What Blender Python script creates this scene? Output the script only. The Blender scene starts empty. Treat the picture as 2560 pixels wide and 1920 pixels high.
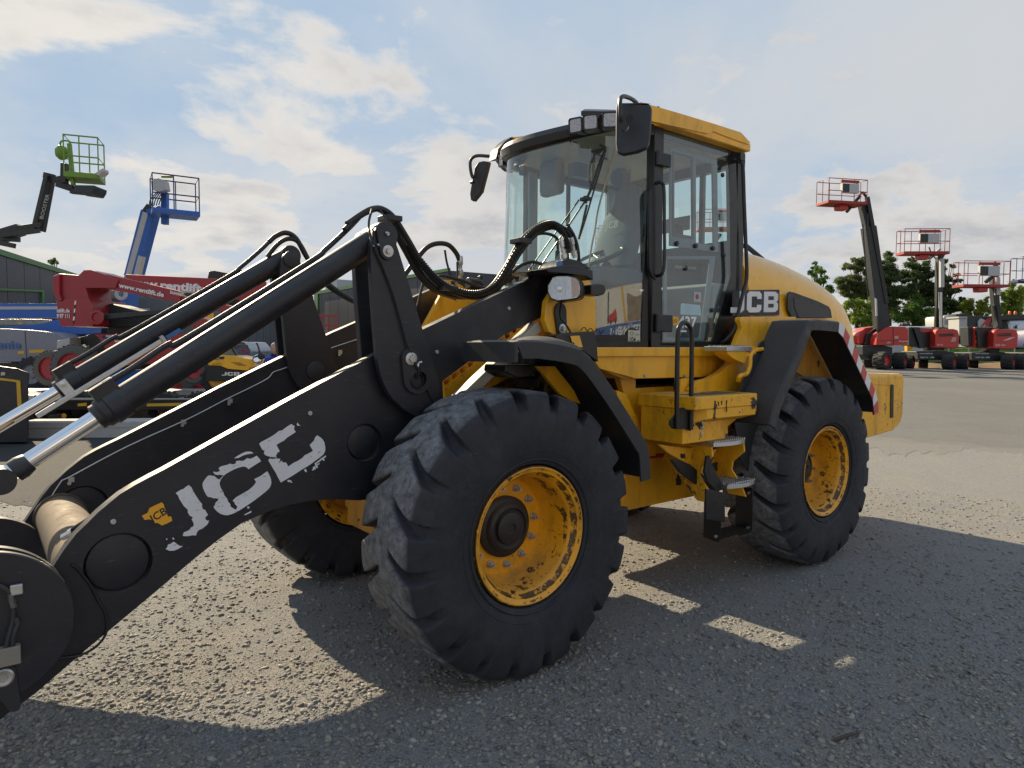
import bpy, bmesh, math, random
import numpy as np
from mathutils import Vector, Matrix
from mathutils.geometry import tessellate_polygon
random.seed(7); rng = np.random.default_rng(7)
R = math.radians
scene = bpy.context.scene
COL = scene.collection

# ------------------------------------------------------------------ camera
F_PX, CAM = 1690.5, Vector((2.2006, 3.8335, 1.7056))
YAW, PITCH, ROLL = -2.2390, -0.05326, 0.004994
_f = Vector((math.cos(YAW)*math.cos(PITCH), math.sin(YAW)*math.cos(PITCH), math.sin(PITCH)))
_r0 = Vector((math.sin(YAW), -math.cos(YAW), 0)); _u0 = _r0.cross(_f)
_r = _r0*math.cos(ROLL)+_u0*math.sin(ROLL); _u = -_r0*math.sin(ROLL)+_u0*math.cos(ROLL)
cd = bpy.data.cameras.new('camera'); cam = bpy.data.objects.new('camera', cd); COL.objects.link(cam)
cam.matrix_world = Matrix(((_r.x,_u.x,-_f.x,CAM.x),(_r.y,_u.y,-_f.y,CAM.y),(_r.z,_u.z,-_f.z,CAM.z),(0,0,0,1)))
cd.sensor_width = 36; cd.lens = F_PX/2560*36; cd.clip_start = .05; cd.clip_end = 3000
scene.camera = cam

# ------------------------------------------------------------------ light
SUN_N, SUN_M = 1.70, 0.03            # metres of shadow per metre of height, towards +y and -x
SUNV = Vector((SUN_M, -SUN_N, 1)).normalized()
EL = math.asin(SUNV.z)
sl = bpy.data.lights.new('sun', 'SUN'); sun = bpy.data.objects.new('sun', sl); COL.objects.link(sun)
sl.energy = 3.8; sl.angle = R(.55); sl.color = (1, .83, .57)
sun.rotation_euler = SUNV.to_track_quat('Z', 'Y').to_euler(); sun.location = (0, -30, 20)
scene.view_settings.view_transform = 'Standard'; scene.view_settings.look = 'None'
scene.view_settings.exposure = 1.32; scene.view_settings.gamma = 1
scene.view_settings.use_curve_mapping = False
scene.render.film_transparent = False

w = bpy.data.worlds.new('World'); scene.world = w; w.use_nodes = True
nt = w.node_tree; N = nt.nodes; L = nt.links; N.clear()
def nd(t, **k):
    n = N.new(t)
    for a, b in k.items(): setattr(n, a, b)
    return n
sky = nd('ShaderNodeTexSky', sky_type='NISHITA', sun_disc=False)
sky.sun_elevation = EL; sky.sun_rotation = math.atan2(SUNV.x, SUNV.y)
sky.air_density = 1.0; sky.dust_density = 1.6; sky.ozone_density = 1.2; sky.altitude = 50
def math_n(op, a, b=None, clamp=False):
    m = nd('ShaderNodeMath', operation=op, use_clamp=clamp)
    for i, v in enumerate((a, b)):
        if v is None: continue
        if isinstance(v, (int, float)): m.inputs[i].default_value = v
        else: L.new(v, m.inputs[i])
    return m.outputs[0]
tc = nd('ShaderNodeTexCoord'); sep = nd('ShaderNodeSeparateXYZ'); L.new(tc.outputs['Generated'], sep.inputs[0])
zz = math_n('ADD', math_n('MAXIMUM', sep.outputs[2], 0.0), .24)
cx_ = math_n('DIVIDE', sep.outputs[0], zz); cy_ = math_n('DIVIDE', sep.outputs[1], zz)
comb = nd('ShaderNodeCombineXYZ'); L.new(cx_, comb.inputs[0]); L.new(cy_, comb.inputs[1])
def noise(scale, det, off, rough=.55, dist=0.0):
    mp = nd('ShaderNodeMapping'); mp.inputs['Location'].default_value = off
    L.new(comb.outputs[0], mp.inputs[0])
    n = nd('ShaderNodeTexNoise'); n.inputs['Scale'].default_value = scale; n.inputs['Detail'].default_value = det
    n.inputs['Roughness'].default_value = rough; n.inputs['Distortion'].default_value = dist
    L.new(mp.outputs[0], n.inputs['Vector']); return n.outputs['Fac']
def ramp(fac, lo, hi, a=(0,0,0,1), b=(1,1,1,1), interp='EASE'):
    r = nd('ShaderNodeValToRGB'); r.color_ramp.interpolation = interp
    r.color_ramp.elements[0].position = lo; r.color_ramp.elements[0].color = a
    r.color_ramp.elements[1].position = hi; r.color_ramp.elements[1].color = b
    L.new(fac, r.inputs[0]); return r.outputs[0]
big = noise(1.9, 10, (31.0, 17.0, 1.0), .58, .2)
thin = noise(.8, 8, (2.2, 1.9, 2.0), .6, .3)
# clouds thicken towards the horizon and towards the sun
hor = ramp(sep.outputs[2], .02, .48, (1,1,1,1), (0,0,0,1), 'LINEAR')
dt = nd('ShaderNodeVectorMath', operation='DOT_PRODUCT'); L.new(tc.outputs['Generated'], dt.inputs[0]); dt.inputs[1].default_value = SUNV
sunny = ramp(dt.outputs['Value'], .72, 1.0)
dens = math_n('ADD', big, math_n('MULTIPLY', hor, .17))
puff = ramp(dens, .54, .66)
veil = ramp(math_n('ADD', thin, math_n('MULTIPLY', hor, .26)), .38, .74)
cover = math_n('MAXIMUM', puff, math_n('MULTIPLY', veil, .7), True)
edge = ramp(dens, .58, .76)                       # thick middles are greyer than the rims
lit = ramp(noise(3.4, 8, (1.0, 7.7, 3.0), .6), .38, .62)
mixA = nd('ShaderNodeMixRGB'); mixA.inputs[1].default_value = (.90, .885, .86, 1); mixA.inputs[2].default_value = (.64, .655, .69, 1)
L.new(math_n('MULTIPLY', edge, math_n('SUBTRACT', 1.0, lit)), mixA.inputs[0])
glow = nd('ShaderNodeMixRGB', blend_type='ADD'); L.new(sunny, glow.inputs[0]); L.new(mixA.outputs[0], glow.inputs[1]); glow.inputs[2].default_value = (.16, .14, .10, 1)
cl_s = nd('ShaderNodeMixRGB', blend_type='MULTIPLY'); cl_s.inputs[0].default_value = 1
L.new(glow.outputs[0], cl_s.inputs[1]); cl_s.inputs[2].default_value = (2.62, 2.60, 2.60, 1)
tint = nd('ShaderNodeMixRGB', blend_type='MULTIPLY'); tint.inputs[0].default_value = 1
L.new(sky.outputs[0], tint.inputs[1]); tint.inputs[2].default_value = (1.5, 1.4, 1.3, 1)
clr = nd('ShaderNodeMixRGB', blend_type='DARKEN'); clr.inputs[0].default_value = 1; L.new(tint.outputs[0], clr.inputs[1]); clr.inputs[2].default_value = (1.38, 1.82, 2.36, 1)
mixs = nd('ShaderNodeMixRGB'); L.new(cover, mixs.inputs[0]); L.new(clr.outputs[0], mixs.inputs[1]); L.new(cl_s.outputs[0], mixs.inputs[2])
cap = nd('ShaderNodeMixRGB', blend_type='DARKEN'); cap.inputs[0].default_value = 1; L.new(mixs.outputs[0], cap.inputs[1]); cap.inputs[2].default_value = (4.3, 4.2, 4.0, 1)
bg = nd('ShaderNodeBackground'); bg.inputs[1].default_value = .12; L.new(cap.outputs[0], bg.inputs[0])
out = nd('ShaderNodeOutputWorld'); L.new(bg.outputs[0], out.inputs[0])

# ------------------------------------------------------------------ helpers
def ray(u, v): return _f + _r*((u-1280)/F_PX) - _u*((v-960)/F_PX)
def onY(u, v, Y): d = ray(u, v); return CAM + d*((Y-CAM.y)/d.y)
def onX(u, v, X): d = ray(u, v); return CAM + d*((X-CAM.x)/d.x)
def onZ(u, v, Z): d = ray(u, v); return CAM + d*((Z-CAM.z)/d.z)
FH = Vector((math.cos(YAW), math.sin(YAW), 0)); RH = Vector((math.sin(YAW), -math.cos(YAW), 0)); UP = Vector((0,0,1))
def at(u, v, D): d = ray(u, v); return CAM + d*(D/d.dot(FH))          # horizontal distance D ahead
def V(*a): return Vector(a)

class Geo:
    def __init__(s): s.v = []; s.f = []; s.flat = []
    def add(s, verts, faces):
        b = len(s.v); s.v += [tuple(p) for p in verts]; s.f += [tuple(i+b for i in f) for f in faces]; return s
    def slab(s, pts, d, holes=()):
        """polygon of 3-D points extruded by vector d, with optional holes"""
        d = Vector(d); loops = [[Vector(p) for p in pts]]+[[Vector(p) for p in h] for h in holes]
        flat = [p for l in loops for p in l]; n = len(flat)
        tri = tessellate_polygon(loops)
        nn = Vector((0,0,0))
        for t in tri: nn += (flat[t[1]]-flat[t[0]]).cross(flat[t[2]]-flat[t[0]])
        # robust orientation from the outer loop
        fs = []
        for t in tri:
            c = (flat[t[1]]-flat[t[0]]).cross(flat[t[2]]-flat[t[0]])
            a, b, e = t
            if c.dot(d) > 0: a, b = b, a
            fs.append((a, b, e)); fs.append((b+n, a+n, e+n))
        k = 0
        for li, l in enumerate(loops):
            m = len(l); ar = Vector((0,0,0))
            for i in range(m): ar += l[i].cross(l[(i+1) % m])
            flip = (ar.dot(d) > 0) != (li > 0)
            for i in range(m):
                a, b = k+i, k+(i+1) % m
                fs.append((a, b, b+n, a+n) if flip else (b, a, a+n, b+n))
            k += m
        return s.add(flat+[p+d for p in flat], fs)
    def box(s, a, b, M=None):
        x0,y0,z0 = [min(a[i], b[i]) for i in range(3)]; x1,y1,z1 = [max(a[i], b[i]) for i in range(3)]
        v = [V(x,y,z) for z in (z0,z1) for y in (y0,y1) for x in (x0,x1)]
        if M is not None: v = [M @ p for p in v]
        return s.add(v, [(0,2,3,1),(4,5,7,6),(0,1,5,4),(2,6,7,3),(0,4,6,2),(1,3,7,5)])
    def tube(s, path, r, n=10, caps=True, smooth=0, closed=False):
        P = [Vector(p) for p in path]
        if smooth and len(P) > 2: P = catmull(P, smooth, closed)
        m = len(P); rad = r if isinstance(r, (list, tuple)) else None
        if rad and len(rad) != m: rad = list(np.interp(np.linspace(0, 1, m), np.linspace(0, 1, len(rad)), rad))
        T = []
        for i in range(m):
            a = P[(i-1) % m] if closed or i else P[0]; b = P[(i+1) % m] if closed or i < m-1 else P[-1]
            T.append((b-a).normalized() if (b-a).length > 1e-9 else Vector((0,0,1)))
        up = Vector((0,0,1)) if abs(T[0].z) < .9 else Vector((1,0,0))
        e = T[0].cross(up).normalized(); vs = []
        for i in range(m):
            e = (e - T[i]*e.dot(T[i])).normalized(); g = T[i].cross(e)
            rr = rad[i] if rad else r
            vs += [P[i]+(e*math.cos(2*math.pi*k/n)+g*math.sin(2*math.pi*k/n))*rr for k in range(n)]
        fs = []
        for i in range(m if closed else m-1):
            for k in range(n):
                a = i*n+k; b = i*n+(k+1) % n; c = ((i+1) % m)*n+(k+1) % n; d = ((i+1) % m)*n+k
                fs.append((a, b, c, d))
        if caps and not closed: fs.append(tuple(range(n))[::-1]); fs.append(tuple((m-1)*n+k for k in range(n)))
        return s.add(vs, fs)
    def cyl(s, a, b, r, n=24, r2=None): return s.tube([a, b], [r, r if r2 is None else r2], n)
    def lathe(s, prof, o, ax, n=48, close=False):
        """prof = (radius, height along ax)"""
        o = Vector(o); ax = Vector(ax).normalized(); up = Vector((0,0,1)) if abs(ax.z) < .9 else Vector((1,0,0))
        e = ax.cross(up).normalized(); g = ax.cross(e); vs = []; fs = []
        for r_, h in prof: vs += [o+ax*h+(e*math.cos(2*math.pi*k/n)+g*math.sin(2*math.pi*k/n))*r_ for k in range(n)]
        m = len(prof)
        for i in range(m if close else m-1):
            for k in range(n):
                j = (i+1) % m; fs.append((i*n+k, i*n+(k+1) % n, j*n+(k+1) % n, j*n+k))
        return s.add(vs, fs)
    def beam(s, a, b, wv, hv):
        """box beam from a to b, full width vector wv and height vector hv"""
        a, b, wv, hv = Vector(a), Vector(b), Vector(wv)/2, Vector(hv)/2
        q = [a-wv-hv, a+wv-hv, a+wv+hv, a-wv+hv, b-wv-hv, b+wv-hv, b+wv+hv, b-wv+hv]
        return s.add(q, [(0,1,2,3),(7,6,5,4),(0,4,5,1),(1,5,6,2),(2,6,7,3),(3,7,4,0)])

def catmull(P, k, closed=False):
    out = []; m = len(P)
    for i in range(m if closed else m-1):
        p1, p2 = P[i], P[(i+1) % m]
        p0 = P[(i-1) % m] if closed or i else p1*2-p2; p3 = P[(i+2) % m] if closed or i < m-2 else p2*2-p1
        for j in range(k):
            t = j/k; out.append(.5*((2*p1)+(p2-p0)*t+(2*p0-5*p1+4*p2-p3)*t*t+(3*p1-p0-3*p2+p3)*t**3))
    if not closed: out.append(P[-1])
    return out
def circ(c, r, axis='y', n=32, ph=0):
    c = Vector(c); o = []
    for k in range(n):
        a = 2*math.pi*k/n+ph
        o.append(c+(V(math.cos(a)*r, 0, math.sin(a)*r) if axis == 'y' else V(0, math.cos(a)*r, math.sin(a)*r) if axis == 'x' else V(math.cos(a)*r, math.sin(a)*r, 0)))
    return o
def mesh_of(name, g, smooth=35, recalc=True):
    me = bpy.data.meshes.new(name); me.from_pydata(g.v, [], g.f)
    if recalc:
        bm = bmesh.new(); bm.from_mesh(me); bmesh.ops.recalc_face_normals(bm, faces=bm.faces); bm.to_mesh(me); bm.free()
    if smooth:
        me.polygons.foreach_set('use_smooth', [True]*len(me.polygons)); me.set_sharp_from_angle(angle=R(smooth))
    me.update(); return me
ORG = {}
def link(name, data, parent=None, mat=None):
    o = bpy.data.objects.new(name, data); COL.objects.link(o)
    if parent is not None: o.parent = parent
    if mat is not None and data is not None and not len(data.materials): data.materials.append(mat)
    return o
def part(name, g, mat, parent=None, bev=0, label=None, smooth=35, kind=None, recalc=True, seg=2):
    org = ORG.get(parent.name if parent else None, V(0,0,0))
    if org.length: g.v = [(p[0]-org.x, p[1]-org.y, p[2]-org.z) for p in g.v]
    o = link(name, mesh_of(name, g, smooth, recalc), parent, mat); ORG[o.name] = org
    if bev:
        m = o.modifiers.new('bevel', 'BEVEL'); m.width = bev; m.segments = seg; m.limit_method = 'ANGLE'; m.angle_limit = R(35); m.harden_normals = True
    if label: o['label'] = label
    if kind: o['kind'] = kind
    return o
def thing(name, label, cat, loc=(0,0,0), group=None):
    o = link(name, None); o.empty_display_size = .2; o.location = loc; ORG[o.name] = Vector(loc)
    o['label'] = label; o['category'] = cat
    if group: o['group'] = group
    return o
def tag(o, label, cat, group=None):
    o['label'] = label; o['category'] = cat
    if group: o['group'] = group
    return o
_txt = {}
def text_geo(txt, o, ex, ey, h, depth=.0015, align='LEFT', shear=0, sx=1, bold=0):
    """lettering as thin raised solids: o origin (baseline), ex/ey unit directions, h capital height"""
    key = (txt, align, shear, bold)
    if key not in _txt:
        c = bpy.data.curves.new('t', 'FONT'); c.body = txt; c.align_x = align; c.shear = shear; c.offset = bold; c.resolution_u = 3
        ob = bpy.data.objects.new('t', c); me = bpy.data.meshes.new_from_object(ob)
        _txt[key] = ([v.co.copy() for v in me.vertices], [tuple(p.vertices) for p in me.polygons])
        bpy.data.objects.remove(ob); bpy.data.meshes.remove(me)
    vs, fs = _txt[key]; ex = Vector(ex).normalized(); ey = Vector(ey).normalized(); n = ex.cross(ey); k = h/.72
    g = Geo(); o = Vector(o)
    g.add([o+ex*(p.x*k*sx)+ey*(p.y*k)+n*depth for p in vs], fs); return g

def text_fit(txt, o, ex, ey, h, width, depth=.004, **k):
    g = text_geo(txt, o, ex, ey, h, depth, **k); e = Vector(ex).normalized(); w0 = max((Vector(p)-Vector(o)).dot(e) for p in g.v)
    return text_geo(txt, o, ex, ey, h, depth, sx=width/w0, **k)
# ------------------------------------------------------------------ materials
MATS = {}
class NT:
    def __init__(s, name):
        s.m = bpy.data.materials.new(name); s.m.use_nodes = True; s.t = s.m.node_tree; s.N = s.t.nodes; s.L = s.t.links
        s.b = s.N['Principled BSDF']; s.co = s.N.new('ShaderNodeTexCoord'); MATS[name] = s.m
    def n(s, t, **k):
        x = s.N.new(t)
        for a, b in k.items(): setattr(x, a, b)
        return x
    def noise(s, sc, det=4, rough=.6, vec=None, dist=0, stretch=None):
        x = s.n('ShaderNodeTexNoise'); x.inputs['Scale'].default_value = sc; x.inputs['Detail'].default_value = det
        x.inputs['Roughness'].default_value = rough; x.inputs['Distortion'].default_value = dist
        v = vec or s.co.outputs['Object']
        if stretch:
            mp = s.n('ShaderNodeMapping'); mp.inputs['Scale'].default_value = stretch; s.L.new(v, mp.inputs[0]); v = mp.outputs[0]
        s.L.new(v, x.inputs['Vector']); return x.outputs['Fac']
    def vor(s, sc, feature='F1', out='Distance', rnd=1):
        x = s.n('ShaderNodeTexVoronoi', feature=feature); x.inputs['Scale'].default_value = sc; x.inputs['Randomness'].default_value = rnd
        s.L.new(s.co.outputs['Object'], x.inputs['Vector']); return x.outputs[out]
    def ramp(s, fac, lo, hi, a=0., b=1.):
        x = s.n('ShaderNodeMapRange'); x.inputs[1].default_value = lo; x.inputs[2].default_value = hi
        x.inputs[3].default_value = a; x.inputs[4].default_value = b; s.L.new(fac, x.inputs[0]); return x.outputs[0]
    def mix(s, fac, a, b, mode='MIX'):
        x = s.n('ShaderNodeMixRGB', blend_type=mode)
        for i, q in enumerate((fac, a, b)):
            if isinstance(q, (int, float)): x.inputs[i].default_value = q
            elif isinstance(q, tuple): x.inputs[i].default_value = q if len(q) == 4 else (*q, 1)
            else: s.L.new(q, x.inputs[i])
        return x.outputs[0]
    def math(s, op, a, b=0., clamp=False):
        x = s.n('ShaderNodeMath', operation=op, use_clamp=clamp)
        for i, q in enumerate((a, b)):
            if isinstance(q, (int, float)): x.inputs[i].default_value = q
            else: s.L.new(q, x.inputs[i])
        return x.outputs[0]
    def set(s, **k):
        for a, q in k.items():
            i = s.b.inputs[a.replace('_', ' ')]
            if isinstance(q, (int, float)): i.default_value = q
            elif isinstance(q, tuple): i.default_value = q if len(q) == 4 else (*q, 1)
            else: s.L.new(q, i)
        return s
    def bump(s, h, st=.3, d=.01):
        x = s.n('ShaderNodeBump'); x.inputs['Strength'].default_value = st; x.inputs['Distance'].default_value = d
        s.L.new(h, x.inputs['Height']); s.L.new(x.outputs[0], s.b.inputs['Normal']); return s
    def out(s, sh): s.L.new(sh, s.N['Material Output'].inputs[0])
def upness(t):      # how much a face looks upward: where dust settles
    g = t.n('ShaderNodeNewGeometry'); sp = t.n('ShaderNodeSeparateXYZ'); t.L.new(g.outputs['Normal'], sp.inputs[0]); return t.ramp(sp.outputs[2], .3, 1)

def paint(name, col, dirt=(.035,.03,.025), chips=.0, rough=.38, dust=.35, dustc=(.30,.26,.2), chipc=(.02,.018,.016), scale=1, coat=0):
    t = NT(name)
    a = t.noise(2.2*scale, 5); c = t.mix(t.ramp(a, .35, .75, 0, .22), col, tuple(x*.72 for x in col))
    g = t.noise(9*scale, 7, .7); c = t.mix(t.ramp(g, .55, .8, 0, .30), c, dirt)
    if chips: sk = t.noise(5*scale, 6, .65, stretch=(1.0,1.0,.28)); c = t.mix(t.ramp(sk, .50, .78, 0, .5+.25*chips), c, (.16,.075,.02))
    dn = t.math('MULTIPLY', upness(t), t.ramp(t.noise(5*scale, 6, .65), .25, .7, dust*.4, dust)); c = t.mix(dn, c, dustc)
    rr = t.ramp(t.noise(14*scale, 4), .3, .8, rough-.06, rough+.2)
    if chips:
        k = t.math('MULTIPLY', t.ramp(t.noise(34*scale, 6, .8), .635-.03*chips, .65-.03*chips), t.ramp(t.noise(3.2*scale, 4, .5), .56-.06*chips, .66-.05*chips)); c = t.mix(k, c, chipc)
        k2 = t.ramp(t.noise(3.6*scale, 7, .62, dist=.4), .70-.045*chips, .712-.045*chips); c = t.mix(k2, c, chipc)
    t.set(Base_Color=c, Roughness=rr); t.b.inputs['Coat Weight'].default_value = coat
    t.bump(t.noise(120*scale, 2), .05, .002); return t.m

YEL = paint('yellow_paint', (.86,.43,.012), chips=.45, rough=.34, dust=.25, coat=.25)
YELC = paint('chipped_yellow_paint', (.85,.42,.012), chips=1.5, rough=.42, dust=.4)
YELR = paint('rim_yellow_paint', (.82,.37,.010), chips=.9, rough=.40, dust=.3, dirt=(.08,.035,.012), chipc=(.05,.025,.012), scale=1.4)
def rim_grime(m):
    t = m.node_tree; N_, L_ = t.nodes, t.links; co = N_.new('ShaderNodeTexCoord'); sp = N_.new('ShaderNodeSeparateXYZ'); L_.new(co.outputs['Object'], sp.inputs[0])
    def mt(op, a, b=0.):
        x = N_.new('ShaderNodeMath'); x.operation = op
        for i, q_ in enumerate((a, b)):
            if isinstance(q_, (int, float)): x.inputs[i].default_value = q_
            else: L_.new(q_, x.inputs[i])
        return x.outputs[0]
    rad = mt('SQRT', mt('ADD', mt('MULTIPLY', sp.outputs[0], sp.outputs[0]), mt('MULTIPLY', sp.outputs[2], sp.outputs[2])))
    nz = N_.new('ShaderNodeTexNoise'); nz.inputs['Scale'].default_value = 14; nz.inputs['Detail'].default_value = 8; nz.inputs['Roughness'].default_value = .75; L_.new(co.outputs['Object'], nz.inputs[0])
    tot = None
    for r0, wd, th in ((.3585, .0035, .40), (.342, .004, .53), (.316, .007, .48), (.292, .005, .54)):
        d = mt('ABSOLUTE', mt('SUBTRACT', rad, r0)); k = mt('MULTIPLY', mt('LESS_THAN', d, mt('MULTIPLY', nz.outputs['Fac'], wd*2.4)), mt('GREATER_THAN', nz.outputs['Fac'], th)); tot = k if tot is None else mt('MAXIMUM', tot, k)
    b = N_['Principled BSDF']; src = b.inputs['Base Color'].links[0].from_socket; mx = N_.new('ShaderNodeMixRGB'); L_.new(mt('MULTIPLY', tot, .9), mx.inputs[0]); L_.new(src, mx.inputs[1]); mx.inputs[2].default_value = (.03,.018,.010,1); L_.new(mx.outputs[0], b.inputs['Base Color'])
rim_grime(YELR)
YELH = paint('dusty_hood_paint', (.86,.43,.012), rough=.30, dust=.9, dustc=(.50,.42,.31), coat=.3)
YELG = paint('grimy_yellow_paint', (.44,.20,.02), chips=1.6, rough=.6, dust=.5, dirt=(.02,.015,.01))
def oily():
    t = NT('oily_stained_yellow'); a = t.noise(3.2, 9, .7); k = t.ramp(a, .42, .52); c = t.mix(k, (.012,.010,.009), (.30,.14,.02))
    c = t.mix(t.ramp(t.noise(8, 7, .7), .52, .60, 0, .8), c, (.02,.014,.010)); c = t.mix(t.ramp(t.noise(5, 6), .6, .75, 0, .6), c, (.12,.10,.075))
    t.set(Base_Color=c, Roughness=t.ramp(a, .3, .7, .3, .75)); t.bump(t.noise(40, 5), .2, .004); return t.m
OILY = oily()
def black_paint():
    t = NT('black_loader_paint')
    a = t.noise(3, 6); c = t.mix(t.ramp(a, .3, .75), (.009,.010,.016), (.019,.020,.027))
    sc = t.ramp(t.noise(75, 4, .7, stretch=(.18, 1, 2.0)), .62, .70, 0, .5); c = t.mix(sc, c, (.10,.10,.105))
    sp = t.ramp(t.noise(5, 8, .75), .55, .75, 0, .35); c = t.mix(sp, c, (.05,.045,.042)); ru = t.ramp(t.noise(23, 6, .75), .66, .72, 0, .5); c = t.mix(ru, c, (.07,.04,.025))
    dn = t.math('MULTIPLY', upness(t), t.ramp(t.noise(7, 6), .25, .7, .12, .42)); c = t.mix(dn, c, (.26,.235,.195))
    t.set(Base_Color=c, Roughness=t.ramp(t.noise(10, 5), .3, .75, .34, .58)); t.bump(t.noise(90, 3), .08, .002); return t.m
BLK = black_paint()
BLK2 = paint('black_enamel', (.010,.010,.012), rough=.32, dust=.25, dustc=(.2,.18,.15), dirt=(.05,.045,.04))
PLA = paint('grey_black_plastic', (.022,.023,.028), rough=.5, dust=.5, dustc=(.20,.18,.16), dirt=(.045,.043,.042))
def rubber(name, base, dusty, gain):
    t = NT(name); sp = t.n('ShaderNodeSeparateXYZ'); t.L.new(t.co.outputs['Object'], sp.inputs[0])
    x2 = t.math('MULTIPLY', sp.outputs[0], sp.outputs[0]); z2 = t.math('MULTIPLY', sp.outputs[2], sp.outputs[2])
    rad = t.math('SQRT', t.math('ADD', x2, z2))
    tread = t.ramp(rad, .722, .741); n1 = t.ramp(t.noise(22, 8, .75), .3, .7)
    c = t.mix(t.ramp(t.noise(3.5, 6, .65), .35, .8), base, tuple(x*2.0 for x in base))
    c = t.mix(t.math('MULTIPLY', tread, t.math('MULTIPLY', n1, gain)), c, dusty)
    sc2 = t.ramp(t.noise(9, 7, .7, stretch=(1,1,1)), .52, .72, 0, .5); c = t.mix(sc2, c, (.055,.052,.052)); fl = t.ramp(t.noise(70, 4, .7, stretch=(.3,1,1.5)), .68, .72, 0, .5); c = t.mix(fl, c, (.14,.135,.13))
    spk = t.ramp(t.noise(160, 2, .5), .70, .74, 0, .6); c = t.mix(t.math('MULTIPLY', spk, tread), c, (.3,.28,.25))
    t.set(Base_Color=c, Roughness=t.ramp(n1, 0, 1, .62, .85)); t.b.inputs['Specular IOR Level'].default_value = .35
    t.bump(t.math('ADD', t.noise(28, 8, .7), t.math('MULTIPLY', t.vor(60), .3)), .35, .006); return t.m
RUB = rubber('tyre_rubber', (.019,.020,.025), (.27,.27,.28), 1.0)
RUBH = paint('hose_rubber', (.011,.011,.012), rough=.45, dust=.2, dustc=(.12,.11,.1), dirt=(.03,.03,.03))
GRIME = paint('oily_black_steel', (.014,.012,.011), rough=.55, dust=.5, dustc=(.16,.13,.1), dirt=(.05,.03,.02))
HUBM = paint('greasy_hub', (.020,.017,.017), rough=.48, dust=.3, dirt=(.05,.03,.02))
def metal(name, col, rough, n=0.1, dirt=0.2):
    t = NT(name); c = t.mix(t.ramp(t.noise(18, 6), .4, .8, 0, dirt), col, tuple(x*.35 for x in col))
    t.set(Base_Color=c, Metallic=1.0, Roughness=t.ramp(t.noise(30, 4), .3, .8, rough, rough+n)); return t.m
CHR = metal('polished_chrome', (.80,.80,.82), .04, .03, .05)
GALV = metal('galvanised_steel', (.62,.64,.66), .32, .2, .3)
STL = metal('zinc_bolt', (.55,.55,.54), .38, .2, .35)
def flat(name, col, rough=.6, var=.15, metallic=0):
    t = NT(name); c = t.mix(t.ramp(t.noise(6, 5), .35, .75, 0, 1), col, tuple(x*(1-var) for x in col)); t.set(Base_Color=c, Roughness=rough, Metallic=float(metallic)); return t.m
def decal(name, col):
    t = NT(name); c = t.mix(t.ramp(t.noise(70, 4, .7, stretch=(.4,1,1.6)), .62, .68, 0, .8), col, (.03,.03,.03))
    c = t.mix(t.ramp(t.noise(5, 4), .4, .8, 0, .2), c, (.25,.23,.2)); t.set(Base_Color=c, Roughness=.4); return t.m
DECW = decal('worn_white_decal', (.70,.70,.74)); DECY = decal('worn_yellow_decal', (.78,.37,.015))
WHT = flat('white_print', (.74,.74,.76), .45); BLKP = flat('black_print', (.012,.012,.014), .45)
RED = flat('red_film', (.50,.03,.035), .35)
def glass(name, tint, refl=1.0, haze=0):
    t = NT(name); t.N.remove(t.b)
    tr = t.n('ShaderNodeBsdfTransparent'); tr.inputs[0].default_value = (*tint, 1)
    gl = t.n('ShaderNodeBsdfGlossy'); gl.inputs['Roughness'].default_value = .012; gl.inputs[0].default_value = (.95,.98,1,1)
    lw = t.n('ShaderNodeLayerWeight'); lw.inputs[0].default_value = .5; fq = t.math('ADD', t.math('MULTIPLY', t.math('POWER', lw.outputs['Facing'], 5.0), .90), .085)
    m = t.n('ShaderNodeMixShader'); f = t.math('MULTIPLY', fq, refl, True); t.L.new(f, m.inputs[0]); t.L.new(tr.outputs[0], m.inputs[1]); t.L.new(gl.outputs[0], m.inputs[2])
    sh = m.outputs[0]
    if haze:
        df = t.n('ShaderNodeBsdfDiffuse'); df.inputs[0].default_value = (.55,.56,.54,1)
        m2 = t.n('ShaderNodeMixShader'); h = t.ramp(t.noise(4, 6, .65), .3, .8, haze*.4, haze*1.5); t.L.new(h, m2.inputs[0]); t.L.new(sh, m2.inputs[1]); t.L.new(df.outputs[0], m2.inputs[2]); sh = m2.outputs[0]
    t.out(sh); return t.m
GLS = glass('cab_glass', (.80,.93,.92), 1.35, .05); GLT = glass('tinted_glass', (.35,.45,.45), 1.5, .03); GLC = glass('lamp_glass', (.9,.92,.93), 1.3, .05)
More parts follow.
